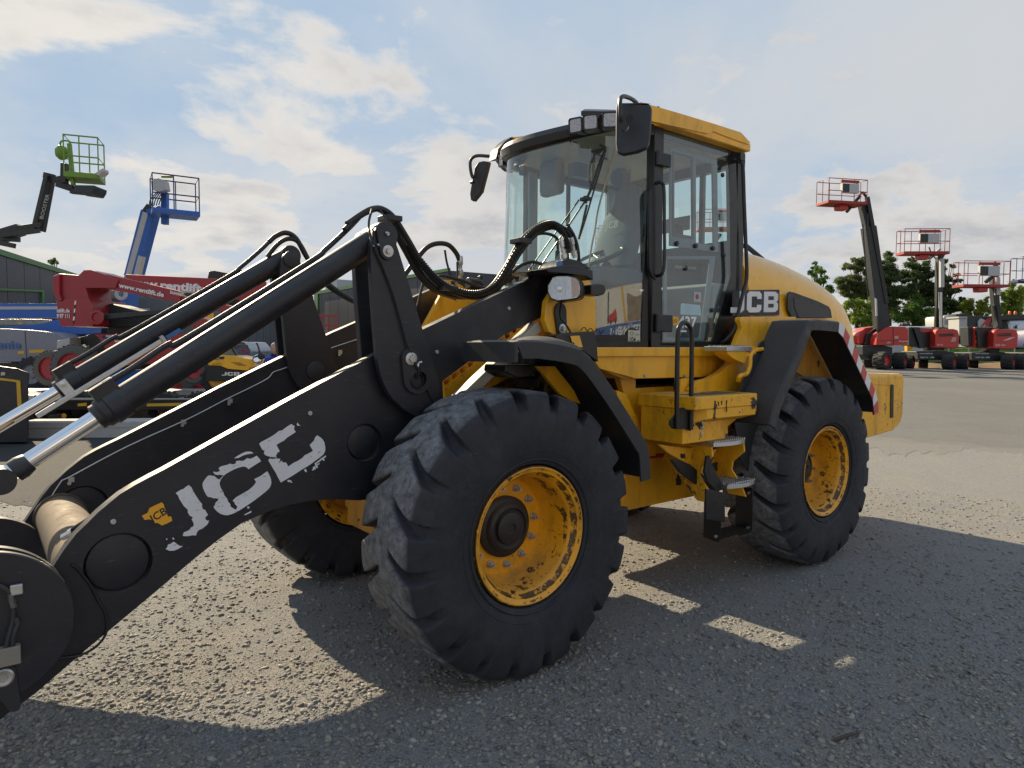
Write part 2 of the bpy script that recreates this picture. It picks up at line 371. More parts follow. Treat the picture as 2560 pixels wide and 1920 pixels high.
def ground_mat(name, c1, c2, c3, fine=1.0, bst=.8, speck=.55):
    t = NT(name)
    big = t.noise(.28, 7, .65, stretch=(1,.6,1)); mid = t.noise(1.7, 8, .72); fin = t.noise(60*fine, 6, .8); m2 = t.noise(9, 6, .7)
    c = t.mix(t.ramp(mid, .38, .62), c1, c2); c = t.mix(t.ramp(big, .42, .62, 0, .8), c, c3); c = t.mix(t.ramp(m2, .35, .7, 0, .35), c, tuple(x*.62 for x in c2))
    ve = t.n('ShaderNodeTexVoronoi', feature='F1'); ve.inputs['Scale'].default_value = 120*fine; t.L.new(t.co.outputs['Object'], ve.inputs['Vector'])
    hs = t.n('ShaderNodeSeparateColor'); t.L.new(ve.outputs['Color'], hs.inputs[0])
    v3 = t.n('ShaderNodeTexVoronoi', feature='F1'); v3.inputs['Scale'].default_value = 78*fine; t.L.new(t.co.outputs['Object'], v3.inputs['Vector'])
    h3 = t.n('ShaderNodeSeparateColor'); t.L.new(v3.outputs['Color'], h3.inputs[0])
    c = t.mix(t.ramp(hs.outputs[0], .2, 1, .0, speck), c, t.mix(hs.outputs[1], tuple(x*.42 for x in c2), tuple(min(1, x*1.55) for x in c2)))
    c = t.mix(t.math('MULTIPLY', t.ramp(h3.outputs[0], .72, .76), t.ramp(v3.outputs['Distance'], .42, .30, 0, speck*1.3)), c, t.mix(h3.outputs[1], tuple(x*.45 for x in c2), tuple(min(1, x*1.5) for x in c2)))
    c = t.mix(t.ramp(fin, .35, .7, .3, 0), c, tuple(x*.4 for x in c1))
    t.set(Base_Color=c, Roughness=.92); t.b.inputs['Specular IOR Level'].default_value = .2
    h = t.math('ADD', t.math('MULTIPLY', t.ramp(ve.outputs['Distance'], 0, .8, 1, 0), .3), t.math('ADD', t.math('MULTIPLY', fin, .8), t.math('MULTIPLY', t.math('MULTIPLY', t.ramp(h3.outputs[0], .72, .76), t.ramp(v3.outputs['Distance'], .1, .5, 1, 0)), .8)))
    t.bump(h, bst, .010/fine); return t.m
GRV = ground_mat('compacted_gravel', (.30,.27,.22), (.215,.218,.224), (.25,.245,.235), 1.0, .85, .85)
ASP = ground_mat('worn_asphalt', (.17,.168,.158), (.145,.144,.138), (.19,.184,.17), 1.6, .35, .3)
def blend_edge(m, p0, p1):
    t = m.node_tree; N_, L_ = t.nodes, t.links; b = N_['Principled BSDF']; src = b.inputs['Base Color'].links[0].from_socket
    e = (p1-p0).normalized(); n = V(-e.y, e.x, 0); n = n if (CAM-p0).dot(n) < 0 else -n
    co = N_.new('ShaderNodeTexCoord'); sb = N_.new('ShaderNodeVectorMath'); sb.operation = 'SUBTRACT'; L_.new(co.outputs['Object'], sb.inputs[0]); sb.inputs[1].default_value = p0
    dt_ = N_.new('ShaderNodeVectorMath'); dt_.operation = 'DOT_PRODUCT'; L_.new(sb.outputs[0], dt_.inputs[0]); dt_.inputs[1].default_value = n
    nz = N_.new('ShaderNodeTexNoise'); nz.inputs['Scale'].default_value = 2.2; nz.inputs['Detail'].default_value = 9; nz.inputs['Roughness'].default_value = .75; L_.new(co.outputs['Object'], nz.inputs[0])
    ad = N_.new('ShaderNodeMath'); ad.operation = 'MULTIPLY_ADD'; L_.new(nz.outputs['Fac'], ad.inputs[0]); ad.inputs[1].default_value = 4.0; L_.new(dt_.outputs['Value'], ad.inputs[2])
    mr = N_.new('ShaderNodeMapRange'); mr.inputs[1].default_value = 2.1; mr.inputs[2].default_value = 3.0; L_.new(ad.outputs[0], mr.inputs[0])
    gr = N_.new('ShaderNodeMixRGB'); n2 = N_.new('ShaderNodeTexNoise'); n2.inputs['Scale'].default_value = 30; n2.inputs['Detail'].default_value = 6; L_.new(co.outputs['Object'], n2.inputs[0]); L_.new(n2.outputs['Fac'], gr.inputs[0]); gr.inputs[1].default_value = (.225,.212,.19,1); gr.inputs[2].default_value = (.13,.128,.125,1)
    mx = N_.new('ShaderNodeMixRGB'); L_.new(mr.outputs[0], mx.inputs[0]); L_.new(gr.outputs[0], mx.inputs[1]); L_.new(src, mx.inputs[2]); L_.new(mx.outputs[0], b.inputs['Base Color'])
blend_edge(ASP, onZ(2173,1108,0), onZ(2560,1138,0))
def stone_mat():
    t = NT('loose_stones'); g = t.n('ShaderNodeNewGeometry'); cr = t.n('ShaderNodeValToRGB'); t.L.new(g.outputs['Random Per Island'], cr.inputs[0])
    e = cr.color_ramp.elements; cr.color_ramp.interpolation = 'CONSTANT'; e[0].color = (.22,.212,.20,1); e[1].position = .93; e[1].color = (.34,.325,.295,1)
    for p, c in ((.2,(.26,.235,.195,1)), (.42,(.15,.148,.145,1)), (.6,(.22,.215,.20,1)), (.76,(.10,.10,.10,1)), (.86,(.29,.26,.21,1))):
        x = e.new(p); x.color = c
    t.set(Base_Color=t.mix(t.ramp(t.noise(120, 3), .3, .7, 0, .4), cr.outputs[0], (.16,.145,.12)), Roughness=.85); t.bump(t.noise(200, 3), .4, .002); return t.m
STN = stone_mat()

# ------------------------------------------------------------------ ground
def gz(x, y):       # the yard is level round the loader and rises a little towards the fence
    d = (Vector((x, y, 0))-CAM).dot(FH) if not hasattr(x, 'shape') else (x-CAM.x)*FH.x+(y-CAM.y)*FH.y
    s = (x-CAM.x)*RH.x+(y-CAM.y)*RH.y
    k = np.clip((d-11)/27, 0, 1.0)*.62*np.clip((s+6)/8, 0, 1)
    return k
def sheet(name, xs, ys, mat, lift=0, fn=None):
    X, Y = np.meshgrid(xs, ys); Z = gz(X, Y)+lift
    if fn is not None: Z = Z+fn(X, Y)
    v = np.stack([X, Y, Z], -1).reshape(-1, 3); n, m = len(xs), len(ys)
    i = (np.arange(m-1)[:, None]*n+np.arange(n-1)[None]).reshape(-1); f = np.stack([i, i+1, i+1+n, i+n], -1)
    me = bpy.data.meshes.new(name); me.vertices.add(len(v)); me.vertices.foreach_set('co', v.reshape(-1))
    me.loops.add(f.size); me.loops.foreach_set('vertex_index', f.reshape(-1)); me.polygons.add(len(f))
    me.polygons.foreach_set('loop_start', np.arange(0, f.size, 4)); me.polygons.foreach_set('loop_total', np.full(len(f), 4))
    me.polygons.foreach_set('use_smooth', np.ones(len(f), bool)); me.update(); me.validate()
    o = link(name, me, None, mat); o['kind'] = 'structure'; return o
def und(X, Y):
    a = .010*np.sin(1.9*X+.7*Y)*np.sin(1.3*Y-.5*X)+.006*np.sin(5.1*X+2*Y+1)*np.sin(4.3*Y-3*X)+.003*np.sin(13*X-7*Y)*np.sin(11*Y+5*X)
    return a*np.exp(-((X+.5)**2+Y**2)/15) - .004
xs = np.concatenate([np.linspace(-1500, -60, 12), np.linspace(-55, -10, 30), np.linspace(-9.5, 7, 230), np.linspace(8, 60, 20), [200, 1500]])
ys = np.concatenate([np.linspace(-1500, -70, 12), np.linspace(-65, -9, 36), np.linspace(-8.5, 8, 230), np.linspace(9, 60, 14), [200, 1500]])
ground = sheet('gravel_ground', xs, ys, GRV, 0, und)
# asphalt apron beyond the gravel, with a ragged worn edge
g = Geo(); rows = []; K = 420
edge_pts = []; rr_ = random.Random(4)
for i in range(K+1):
    u = 900+(3400-900)*i/K; v = 1108+(u-1960)*.058+9*math.sin(i*.09)+4*math.sin(i*.31+1)+3*math.sin(i*.83)+2.2*math.sin(i*1.9)+rr_.uniform(-2.5,2.5)
    edge_pts.append(onZ(u, max(v, 1010), 0))
DS = [0, .04, .1, .2, .35, .6, .8, 1]
vs = []; fs = []
for i, p in enumerate(edge_pts):
    dirv = (p-CAM); dirv.z = 0; q = CAM+dirv.normalized()*(46/max(.3, dirv.normalized().dot(FH)))
    for s_ in DS:
        a = p.lerp(V(q.x, q.y, 0), s_); vs.append(V(a.x, a.y, gz(a.x, a.y)+.0035 + float(und(a.x, a.y))+.012*min(1, max(0, s_-.05)*5)))
n_ = len(DS)
for i in range(K):
    for j in range(n_-1): fs.append((i*n_+j, (i+1)*n_+j, (i+1)*n_+j+1, i*n_+j+1))
g.add(vs, fs); asph = part('asphalt_apron', g, ASP, smooth=60); asph['kind'] = 'structure'

SHDG = ground_mat('painted_ground_shade', (.055,.055,.06), (.04,.041,.045), (.065,.062,.06), 1.3, .5)  # dark ground colour painted in place of a cast shadow at left
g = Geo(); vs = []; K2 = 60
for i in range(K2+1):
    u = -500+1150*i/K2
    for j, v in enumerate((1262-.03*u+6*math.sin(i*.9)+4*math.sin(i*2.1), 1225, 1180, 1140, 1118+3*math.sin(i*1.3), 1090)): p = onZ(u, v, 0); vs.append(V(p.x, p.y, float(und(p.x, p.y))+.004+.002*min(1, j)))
g.add(vs, [(i*6+j, (i+1)*6+j, (i+1)*6+j+1, i*6+j+1) for i in range(K2) for j in range(5)]); dk = part('painted_shade_patch', g, SHDG, smooth=60); dk['kind'] = 'structure'

# loose stones: thousands of small angular solids
def stones(name, n, rmin, rmax, box, seed, power=2.2):
    r = np.random.default_rng(seed); P = []
    u = r.uniform(-200, 2760, n*3); v = r.uniform(1000, 2150, n*3)
    D = np.array(_f)[None]+np.array(_r)[None]*((u-1280)/F_PX)[:, None]-np.array(_u)[None]*((v-960)/F_PX)[:, None]
    t = (0-CAM.z)/D[:, 2]; p = np.array(CAM)[None]+D*t[:, None]
    keep = (t > 0) & (np.hypot(p[:, 0]-CAM.x, p[:, 1]-CAM.y) < box)
    # patchy: denser in drifts
    dn = np.sin(2.1*p[:, 0]+1.3*p[:, 1])*np.sin(1.7*p[:, 1]-.9*p[:, 0])+.6*np.sin(5*p[:, 0]-3*p[:, 1])
    keep &= r.uniform(-2.6, .7, len(u)) < dn
    p = p[keep][:n]; n = len(p)
    t_ = (1+5**.5)/2; ico = np.array([(-1,t_,0),(1,t_,0),(-1,-t_,0),(1,-t_,0),(0,-1,t_),(0,1,t_),(0,-1,-t_),(0,1,-t_),(t_,0,-1),(t_,0,1),(-t_,0,-1),(-t_,0,1)])/1.9
    fc = np.array([(0,11,5),(0,5,1),(0,1,7),(0,7,10),(0,10,11),(1,5,9),(5,11,4),(11,10,2),(10,7,6),(7,1,8),(3,9,4),(3,4,2),(3,2,6),(3,6,8),(3,8,9),(4,9,5),(2,4,11),(6,2,10),(8,6,7),(9,8,1)])
    s = rmin*(rmax/rmin)**(r.uniform(0, 1, n)**power)
    ax = np.stack([r.uniform(.8, 1.5, n), r.uniform(.6, 1.1, n), r.uniform(.35, .7, n)], -1)*s[:, None]
    a = r.uniform(0, 6.28, n); vv = ico[None]*(1+r.uniform(-.22, .22, (n, 12, 1)))*ax[:, None]
    x = vv[:, :, 0]*np.cos(a)[:, None]-vv[:, :, 1]*np.sin(a)[:, None]; y = vv[:, :, 0]*np.sin(a)[:, None]+vv[:, :, 1]*np.cos(a)[:, None]
    tl = r.normal(0, .2, (n, 2)); z = vv[:, :, 2]+x*tl[:, :1]+y*tl[:, 1:]
    Z0 = und(p[:, 0], p[:, 1])+s*.12
    W = np.stack([x+p[:, :1], y+p[:, 1:2], z+Z0[:, None]], -1).reshape(-1, 3)
    F = (fc[None]+(np.arange(n)*12)[:, None, None]).reshape(-1, 3)
    me = bpy.data.meshes.new(name); me.vertices.add(len(W)); me.vertices.foreach_set('co', W.reshape(-1))
    me.loops.add(F.size); me.loops.foreach_set('vertex_index', F.reshape(-1).astype(np.int32)); me.polygons.add(len(F))
    me.polygons.foreach_set('loop_start', np.arange(0, F.size, 3)); me.polygons.foreach_set('loop_total', np.full(len(F), 3)); me.update()
    o = link(name, me, None, STN); o['kind'] = 'stuff'; o['label'] = 'loose grey and tan stones scattered over the compacted yard'; o['category'] = 'gravel'; return o
stones('gravel', 125000, .0026, .0175, 9.5, 3, 4.0)
# ------------------------------------------------------------------ wheel loader
LD = thing('wheel_loader', 'large yellow and black articulated wheel loader with glazed cab parked on gravel', 'wheel loader', (-1.5, 0, 0))
def zz4(pts): return [(560+x/2.6333, 480+y/2.6333) for x, y in pts]
def Yp(pts, Y): return [onY(u, v, Y) for u, v in pts]
def XZ(pts, Y): return [V(x, Y, z) for x, z in pts]

# ---- wheels (20.5-25 size), one built, four placed
def tyre_geo():
    NTH, HB = 20*50, .262
    # section: (half-position s in -1..1) -> list of (y, r)
    base = [(-.205,.362),(-.235,.372),(-.255,.42),(-.266,.50),(-.268,.58),(-.262,.645),(-.252,.685),(-.242,.708),(-.232,.722),(-.221,.731),(-.21,.736),(-.195,.739),(-.18,.7408)]
    tr = [(-.165,.742),(-.15,.7427),(-.135,.7433),(-.12,.7438),(-.105,.7441),(-.095,.7443),(-.085,.7445),(-.077,.7447),(-.069,.7449),(-.058,.745),(-.035,.745),(-.012,.745)]
    half = base+tr; prof = half+[(-y, r) for y, r in half[::-1]]
    y = np.array([p[0] for p in prof]); r0 = np.array([p[1] for p in prof]); th = np.linspace(0, 2*np.pi, NTH, endpoint=False)
    TH, Yg = np.meshgrid(th, y, indexing='ij'); R0 = np.broadcast_to(r0, TH.shape).copy()
    def grooves(side):
        yy = Yg*side; NL = 20; pitch = 2*np.pi/NL
        s = np.clip((yy-.005)/.24, 0, 1.15)
        c = TH - (.0 if side > 0 else pitch/2) + .13*np.sin(s*1.5) + .05*s*s
        ph = (c/pitch) % 1.0; d = np.abs(ph-.5)*pitch*.745          # metres from groove centre line
        wd = .017+.016*s+.004*np.sin(9*TH)
        m = 1/(1+np.exp((d-wd)/.0022)); m *= 1/(1+np.exp(-(yy-.048-.015*np.sin(5*TH+side))/.004))
        sh = np.interp(R0, [.615,.67,.715], [0,.5,1])
        return m*sh
    gm = np.clip(grooves(1)+grooves(-1), 0, 1); dep = np.interp(np.abs(Yg), [.05,.15,.22,.26], [.040,.052,.062,.055])
    worn = 1+.10*np.sin(7*TH+1)+.08*np.sin(17*TH+Yg*9)
    Rr = R0-gm*dep*worn + .0015*np.sin(29*TH+17*Yg)*(R0 > .7)
    Yd = Yg*(1-.045*gm*(R0 > .64)*(np.abs(Yg) > .2))
    # belly at the ground: the tyre bulges and flattens where it stands
    X = Rr*np.cos(TH); Z = Rr*np.sin(TH)
    b = np.clip((-Z-.60)/.13, 0, 1); Yd = Yd*(1+.05*b*(R0 < .735)); Z = np.maximum(Z, -.7455+.004)
    v = np.stack([X, Yd, Z], -1).reshape(-1, 3); m = len(prof)
    i = (np.arange(NTH)[:, None]*m+np.arange(m-1)[None]).reshape(-1); j = ((np.arange(NTH)[:, None]+1) % NTH*m+np.arange(m-1)[None]).reshape(-1)
    f = np.stack([i, i+1, j+1, j], -1)
    g = Geo(); g.v = [tuple(p) for p in v]; g.f = [tuple(int(q) for q in a) for a in f]
    # moulded rings and lettering band on the sidewall
    for rr, yy in ((.395,.252),(.44,.2575)):
        for sd in (-1, 1): g.lathe([(rr-.006, yy-.003),(rr, yy+.0025),(rr+.006, yy-.003)], (0,0,0), (0,sd,0), 72)
    return g
RIMY = .238
def rim_geo():
    g = Geo()
    prof = [(.345,-.235),(.358,-.238),(.358,-.225),(.338,-.215),(.318,-.19),(.31,-.12),(.285,-.08),(.285,.05),(.31,.10),(.316,.165),(.330,.185),(.335,.205),(.352,.214),(.3582,.222),(.3582,.236),(.350,.240),(.342,.232),(.326,.226),(.318,.205),(.304,.190),(.296,.17),(.290,.10),(.276,.010),(.262,-.015),(.135,-.015),(.135,-.035),(.255,-.04),(.255,-.12),(.27,-.15),(.30,-.21),(.345,-.235)]
    g.lathe(prof, (0,0,0), (0,1,0), 96)
    g.lathe([(.3585,.2185),(.3615,.2225),(.3585,.2265)], (0,0,0), (0,1,0), 96)     # lock ring
    return g
def hub_geo():
    g = Geo(); g.lathe([(x_, h_-.05) for x_, h_ in [(.165,.036),(.165,.060),(.150,.072),(.138,.074),(.134,.085),(.118,.100),(.110,.102),(.105,.092),(.088,.090),(.084,.108),(.060,.116),(.028,.117),(.024,.110),(.001,.110)]], (0,0,0), (0,1,0), 64)
    for k in range(3):
        a = k*2.09+.4; g.cyl((.125*math.cos(a),.035,.125*math.sin(a)), (.125*math.cos(a),.046,.125*math.sin(a)), .009, 8)
    return g
def bolt_geo():
    g = Geo(); g.cyl((0,.035,0), (0,.043,0), .021, 20); g.tube([(0,.043,0),(0,.064,0)], .0155, 6); g.cyl((0,.064,0), (0,.082,0), .0085, 10); return g
TM = mesh_of('tyre', tyre_geo(), 38); TM.materials.append(RUB)
RM = mesh_of('rim', rim_geo(), 40); RM.materials.append(YELR)
HM = mesh_of('hub', hub_geo(), 35); HM.materials.append(HUBM)
BM_ = mesh_of('wheel_bolt', bolt_geo(), 30); BM_.materials.append(STL)
WB = 3.0355
for wi, (x, y, rot) in enumerate(((0, .985, .10), (0, -.985, .5), (-WB, .985, .9), (-WB, -.985, 1.3))):
    wh = link('wheel', RM, LD); wh.location = V(x, y, .7455)-ORG[LD.name]; sgn = 1 if y > 0 else -1
    wh.rotation_euler = (0, rot, 0 if y > 0 else math.pi)
    link('tyre', TM, wh); link('hub', HM, wh)
    for k in range(12):
        a = 2*math.pi*k/12; b = link('wheel_bolt', BM_, wh); b.location = (.213*math.cos(a), -.05, .213*math.sin(a))

# ---- loader arms
arm_up = [(-150,1700),(20,1585),(87,1487),(159,1376),(190,1335),(217,1309),(245,1281),(270,1260),(299,1236),(338,1212),(375,1192),(410,1174),(723,1000),(942,884),(1056,824),(1369,676)]
arm_lo = [(1440,668),(1452,710),(1420,760),(1360,790),(1259,838),(1106,953),(1110,1030),(1080,1120),(1030,1200),(960,1245),(897,1251),(830,1248),(767,1253),(720,1263),(675,1277),(640,1292),(603,1309),(545,1350),(482,1400),(386,1482),(212,1627),(89,1733),(0,1798),(-120,1880),(-230,1860)]
AY = .62
arm_pts = Yp(arm_up+arm_lo, AY)
disc1 = onY(297, 1408, AY); disc2 = onY(912, 1106, AY)
def r_at(p, px): return px*(p-CAM).dot(_f)/F_PX
d1r, d2r = .128, .098
def arm(y_out, y_in, sgn, nm='loader_arm'):
    g = Geo(); t = y_out-y_in
    P = [V(p.x, y_out, p.z) for p in arm_pts]
    holes = [circ((disc1.x, y_out, disc1.z), d1r, n=48), circ((disc2.x, y_out, disc2.z), d2r, n=48)]
    g.slab(P, (0, -t, 0), holes); a = part(nm, g, BLK, LD)
    for d, rr in ((disc1, d1r), (disc2, d2r)):
        q = Geo(); q.lathe([(rr+.0005, -.006-.02),(rr-.004, -.010-.02),(rr-.012, -.018),(rr-.016, -.0165),(.001, -.0165)], (d.x, y_out if sgn > 0 else y_in, d.z), (0, sgn, 0), 56)
        q.lathe([(rr-.012, -abs(t)+.012),(.001, -abs(t)+.012)], (d.x, y_out if sgn > 0 else y_in, d.z), (0, sgn, 0), 40)
        part('cover_disc', q, BLK, a)
    return a
armL = arm(.62, .55, 1); armR = arm(-.59, -.66, 1)
# tapped bosses on the outer face of the near arm
for u, v in ((283,1304),(775,1033),(1272,771),(1092,880)):
    p = onY(u, v, AY); g = Geo(); g.lathe([(.0115,.0),(.0115,.005),(.0095,.007),(.004,.007),(.003,.003),(.0005,.003)], p, (0,1,0), 20); part('grease_boss', g, STL, armL)
# worn lettering on the near arm
def dz(pts): return [(380+x/4.148, 1000+y/4.148) for x, y in pts]
GL = [
 [(245,965),(300,930),(330,920),(350,900),(385,880),(395,905),(402,893),(430,950),(460,1000),(490,1045),(505,1062),(520,1080),(518,1100),(525,1130),(550,1140),(580,1190),(555,1215),(552,1235),(572,1250),(592,1250),(575,1290),(548,1312),(520,1335),(490,1345),(470,1365),(455,1405),(420,1402),(380,1410),(340,1412),(318,1408),(330,1372),(362,1360),(390,1345),(405,1320),(430,1310),(432,1280),(410,1235),(425,1215),(392,1200),(370,1165),(372,1140),(352,1120),(330,1100),(305,1060),(280,1020),(270,990)],
 [(140,1545),(158,1528),(165,1500),(190,1492),(222,1470),(240,1478),(262,1495),(285,1512),(320,1515),(270,1545),(225,1562),(180,1563)],
 [(1130,635),(1065,675),(1000,718),(985,700),(958,692),(930,693),(895,702),(860,715),(810,740),(760,770),(735,795),(715,820),(700,860),(704,885),(710,905),(740,960),(750,990),(780,1025),(788,1055),(810,1075),(815,1105),(845,1125),(870,1140),(885,1105),(860,1080),(855,1060),(835,1045),(870,1010),(930,975),(1000,935),(1035,905),(1060,880),(1080,850),(1060,820),(1085,808),(1130,785),(1150,770),(1165,758),(1195,738),(1215,775),(1232,815),(1237,860),(1230,890),(1215,915),(1190,940),(1160,965),(1090,1020),(1020,1070),(960,1110),(905,1145),(860,1170),(820,1185),(780,1195),(745,1192),(710,1180),(680,1160),(655,1135),(637,1110),(650,1090),(660,1062),(682,1045),(690,1030),(665,1018),(640,1020),(610,1008),(580,1005),(560,980),(545,950),(530,915),(523,880),(527,858),(540,835),(570,795),(592,780),(620,785),(645,788),(660,800),(680,818),(700,825),(722,800),(745,782),(720,778),(700,775),(680,778),(650,770),(632,742),(668,748),(700,740),(702,728),(690,708),(712,690),(745,680),(780,672),(805,660),(840,668),(872,655),(868,635),(905,628),(940,632),(965,620),(985,602),(1015,610),(1045,600),(1062,590),(1085,578),(1110,602)],
 [(850,605),(885,580),(920,560),(950,545),(980,535),(1015,535),(1040,540),(1050,552),(1010,558),(960,570),(930,582),(900,600)],
 [(1112,455),(1125,440),(1145,428),(1195,402),(1250,370),(1280,350),(1312,322),(1350,315),(1380,290),(1410,270),(1445,248),(1460,262),(1478,268),(1472,300),(1480,318),(1492,330),(1440,365),(1400,390),(1370,420),(1330,440),(1290,465),(1308,500),(1325,530),(1300,548),(1285,575),(1292,600),(1262,592),(1225,590),(1180,575),(1160,555),(1168,520),(1148,520),(1130,490)],
 [(1205,625),(1222,605),(1245,612),(1290,606),(1330,610),(1322,635),(1310,660),(1345,628),(1358,650),(1385,645),(1402,668),(1410,690),(1470,650),(1510,632),(1560,600),(1580,575),(1640,545),(1670,525),(1650,495),(1635,465),(1658,442),(1680,420),(1690,390),(1712,366),(1750,390),(1772,412),(1787,440),(1798,500),(1792,535),(1780,560),(1745,592),(1700,625),(1650,662),(1600,695),(1540,730),(1480,770),(1410,812),(1335,855),(1300,790),(1280,750),(1255,710),(1230,668)],
 [(1655,722),(1672,715),(1665,700),(1690,682),(1700,712),(1668,732)], [(1685,658),(1745,615),(1752,628),(1702,662),(1706,672),(1732,652),(1738,664),(1712,680),(1722,700),(1706,708)],
 [(1745,612),(1800,575),(1806,590),(1780,605),(1790,625),(1776,632),(1765,615),(1750,625)], [(1575,725),(1595,713),(1607,742),(1592,750)], [(1400,835),(1420,828),(1440,832),(1455,858),(1440,858),(1425,845),(1415,855)], [(955,1188),(1030,1148),(1030,1165),(965,1195)], [(985,1110),(1000,1103),(1014,1112),(1002,1126),(988,1122)],
 [(1510,232),(1518,250),(1538,265),(1508,268),(1500,250)], [(145,1440),(155,1432),(160,1446),(150,1452)], [(210,1430),(222,1425),(232,1445),(218,1448)]]
lg = Geo()
for pl in GL:
    lg.slab(Yp(dz(pl), AY+.0004), (0,.0008,0))
part('lettering', lg, DECW, armL, smooth=0)
yl = [(x/2.0733, 1000+y/2.0733) for x, y in [(735,600),(765,585),(772,568),(775,560),(805,545),(838,530),(848,540),(855,565),(862,578),(865,592),(872,605),(886,602),(893,625),(865,640),(840,650),(815,636),(795,640),(790,622),(770,618),(750,622)]]
g = Geo(); g.slab(Yp(yl, AY+.0004), (0,.0008,0)); part('logo_plate', g, DECY, armL, smooth=0)
lo = onY((790)/2.0733, 1000+636/2.0733, AY+.0012); ex = (onY(862/2.0733, 1000+590/2.0733, AY+.0012)-lo).normalized(); ey = ex.cross(V(0,1,0))*1
ey = V(0,-1,0).cross(ex)*-1 if (V(0,1,0).dot(ex.cross(ey)) < 0) else ey
part('logo_lettering', text_geo('JCB', lo, ex, ey, .034, .0006, shear=.1, sx=.95, bold=.02), BLKP, armL, smooth=0)

# hard steel line clipped along the inside of the far arm
ln = [(18,1392),(60,1345),(95,1290),(105,1270),(165,1230),(300,1140),(460,1055),(500,1035),(640,965),(660,940),(720,905),(745,893),(800,868),(895,848)]
ln = [(105,1283),(150,1208),(175,1192),(316,1117),(460,1052),(520,1022),(562,1000),(640,962),(672,944),(684,930),(718,918),(800,880),(900,846)]
g = Geo(); g.tube(Yp(ln, -.580), .0042, 6, smooth=3); part('grease_line', g, STL, armR)
for u, v in ((178,1199),(459,1055),(575,1002),(850,880)):
    p = onY(u, v, -.583); g = Geo(); g.box(p+V(-.014,-.010,-.014), p+V(.014,.006,.014)); g.lathe([(.010,.0),(.010,.008),(.001,.008)], p+V(.01,.006,-.018), (0,1,0), 12); part('line_clip', g, STL, armR)

# cross tube
c0 = onY(152, 1290, -.59); g = Geo(); g.lathe([(.128,0),(.128,.03),(.118,.034),(.118,1.105),(.128,1.11),(.128,1.14)], (c0.x,-.59,c0.z), (0,1,0), 56); part('cross_tube', g, paint('dusty_cross_tube', (.07,.05,.035), rough=.8, dust=1.0, dustc=(.20,.145,.095)), LD)
g = Geo(); a = onY(158,1343,.40); b = onY(240,1298,.52); g.tube([a, a.lerp(b,.25)], .016, 6); g.tube([a.lerp(b,.22), a.lerp(b,.34)], .019, 10); part('hose_coupling', g, GALV, LD)
g = Geo()
for k in (-1, 1): g.tube([a.lerp(b,.3)+V(0,0,.012*k), a.lerp(b,.7)+V(0,0,.016*k), b+V(0,0,.02*k)], .010, 10)
part('auxiliary_hose', g, RUBH, LD)

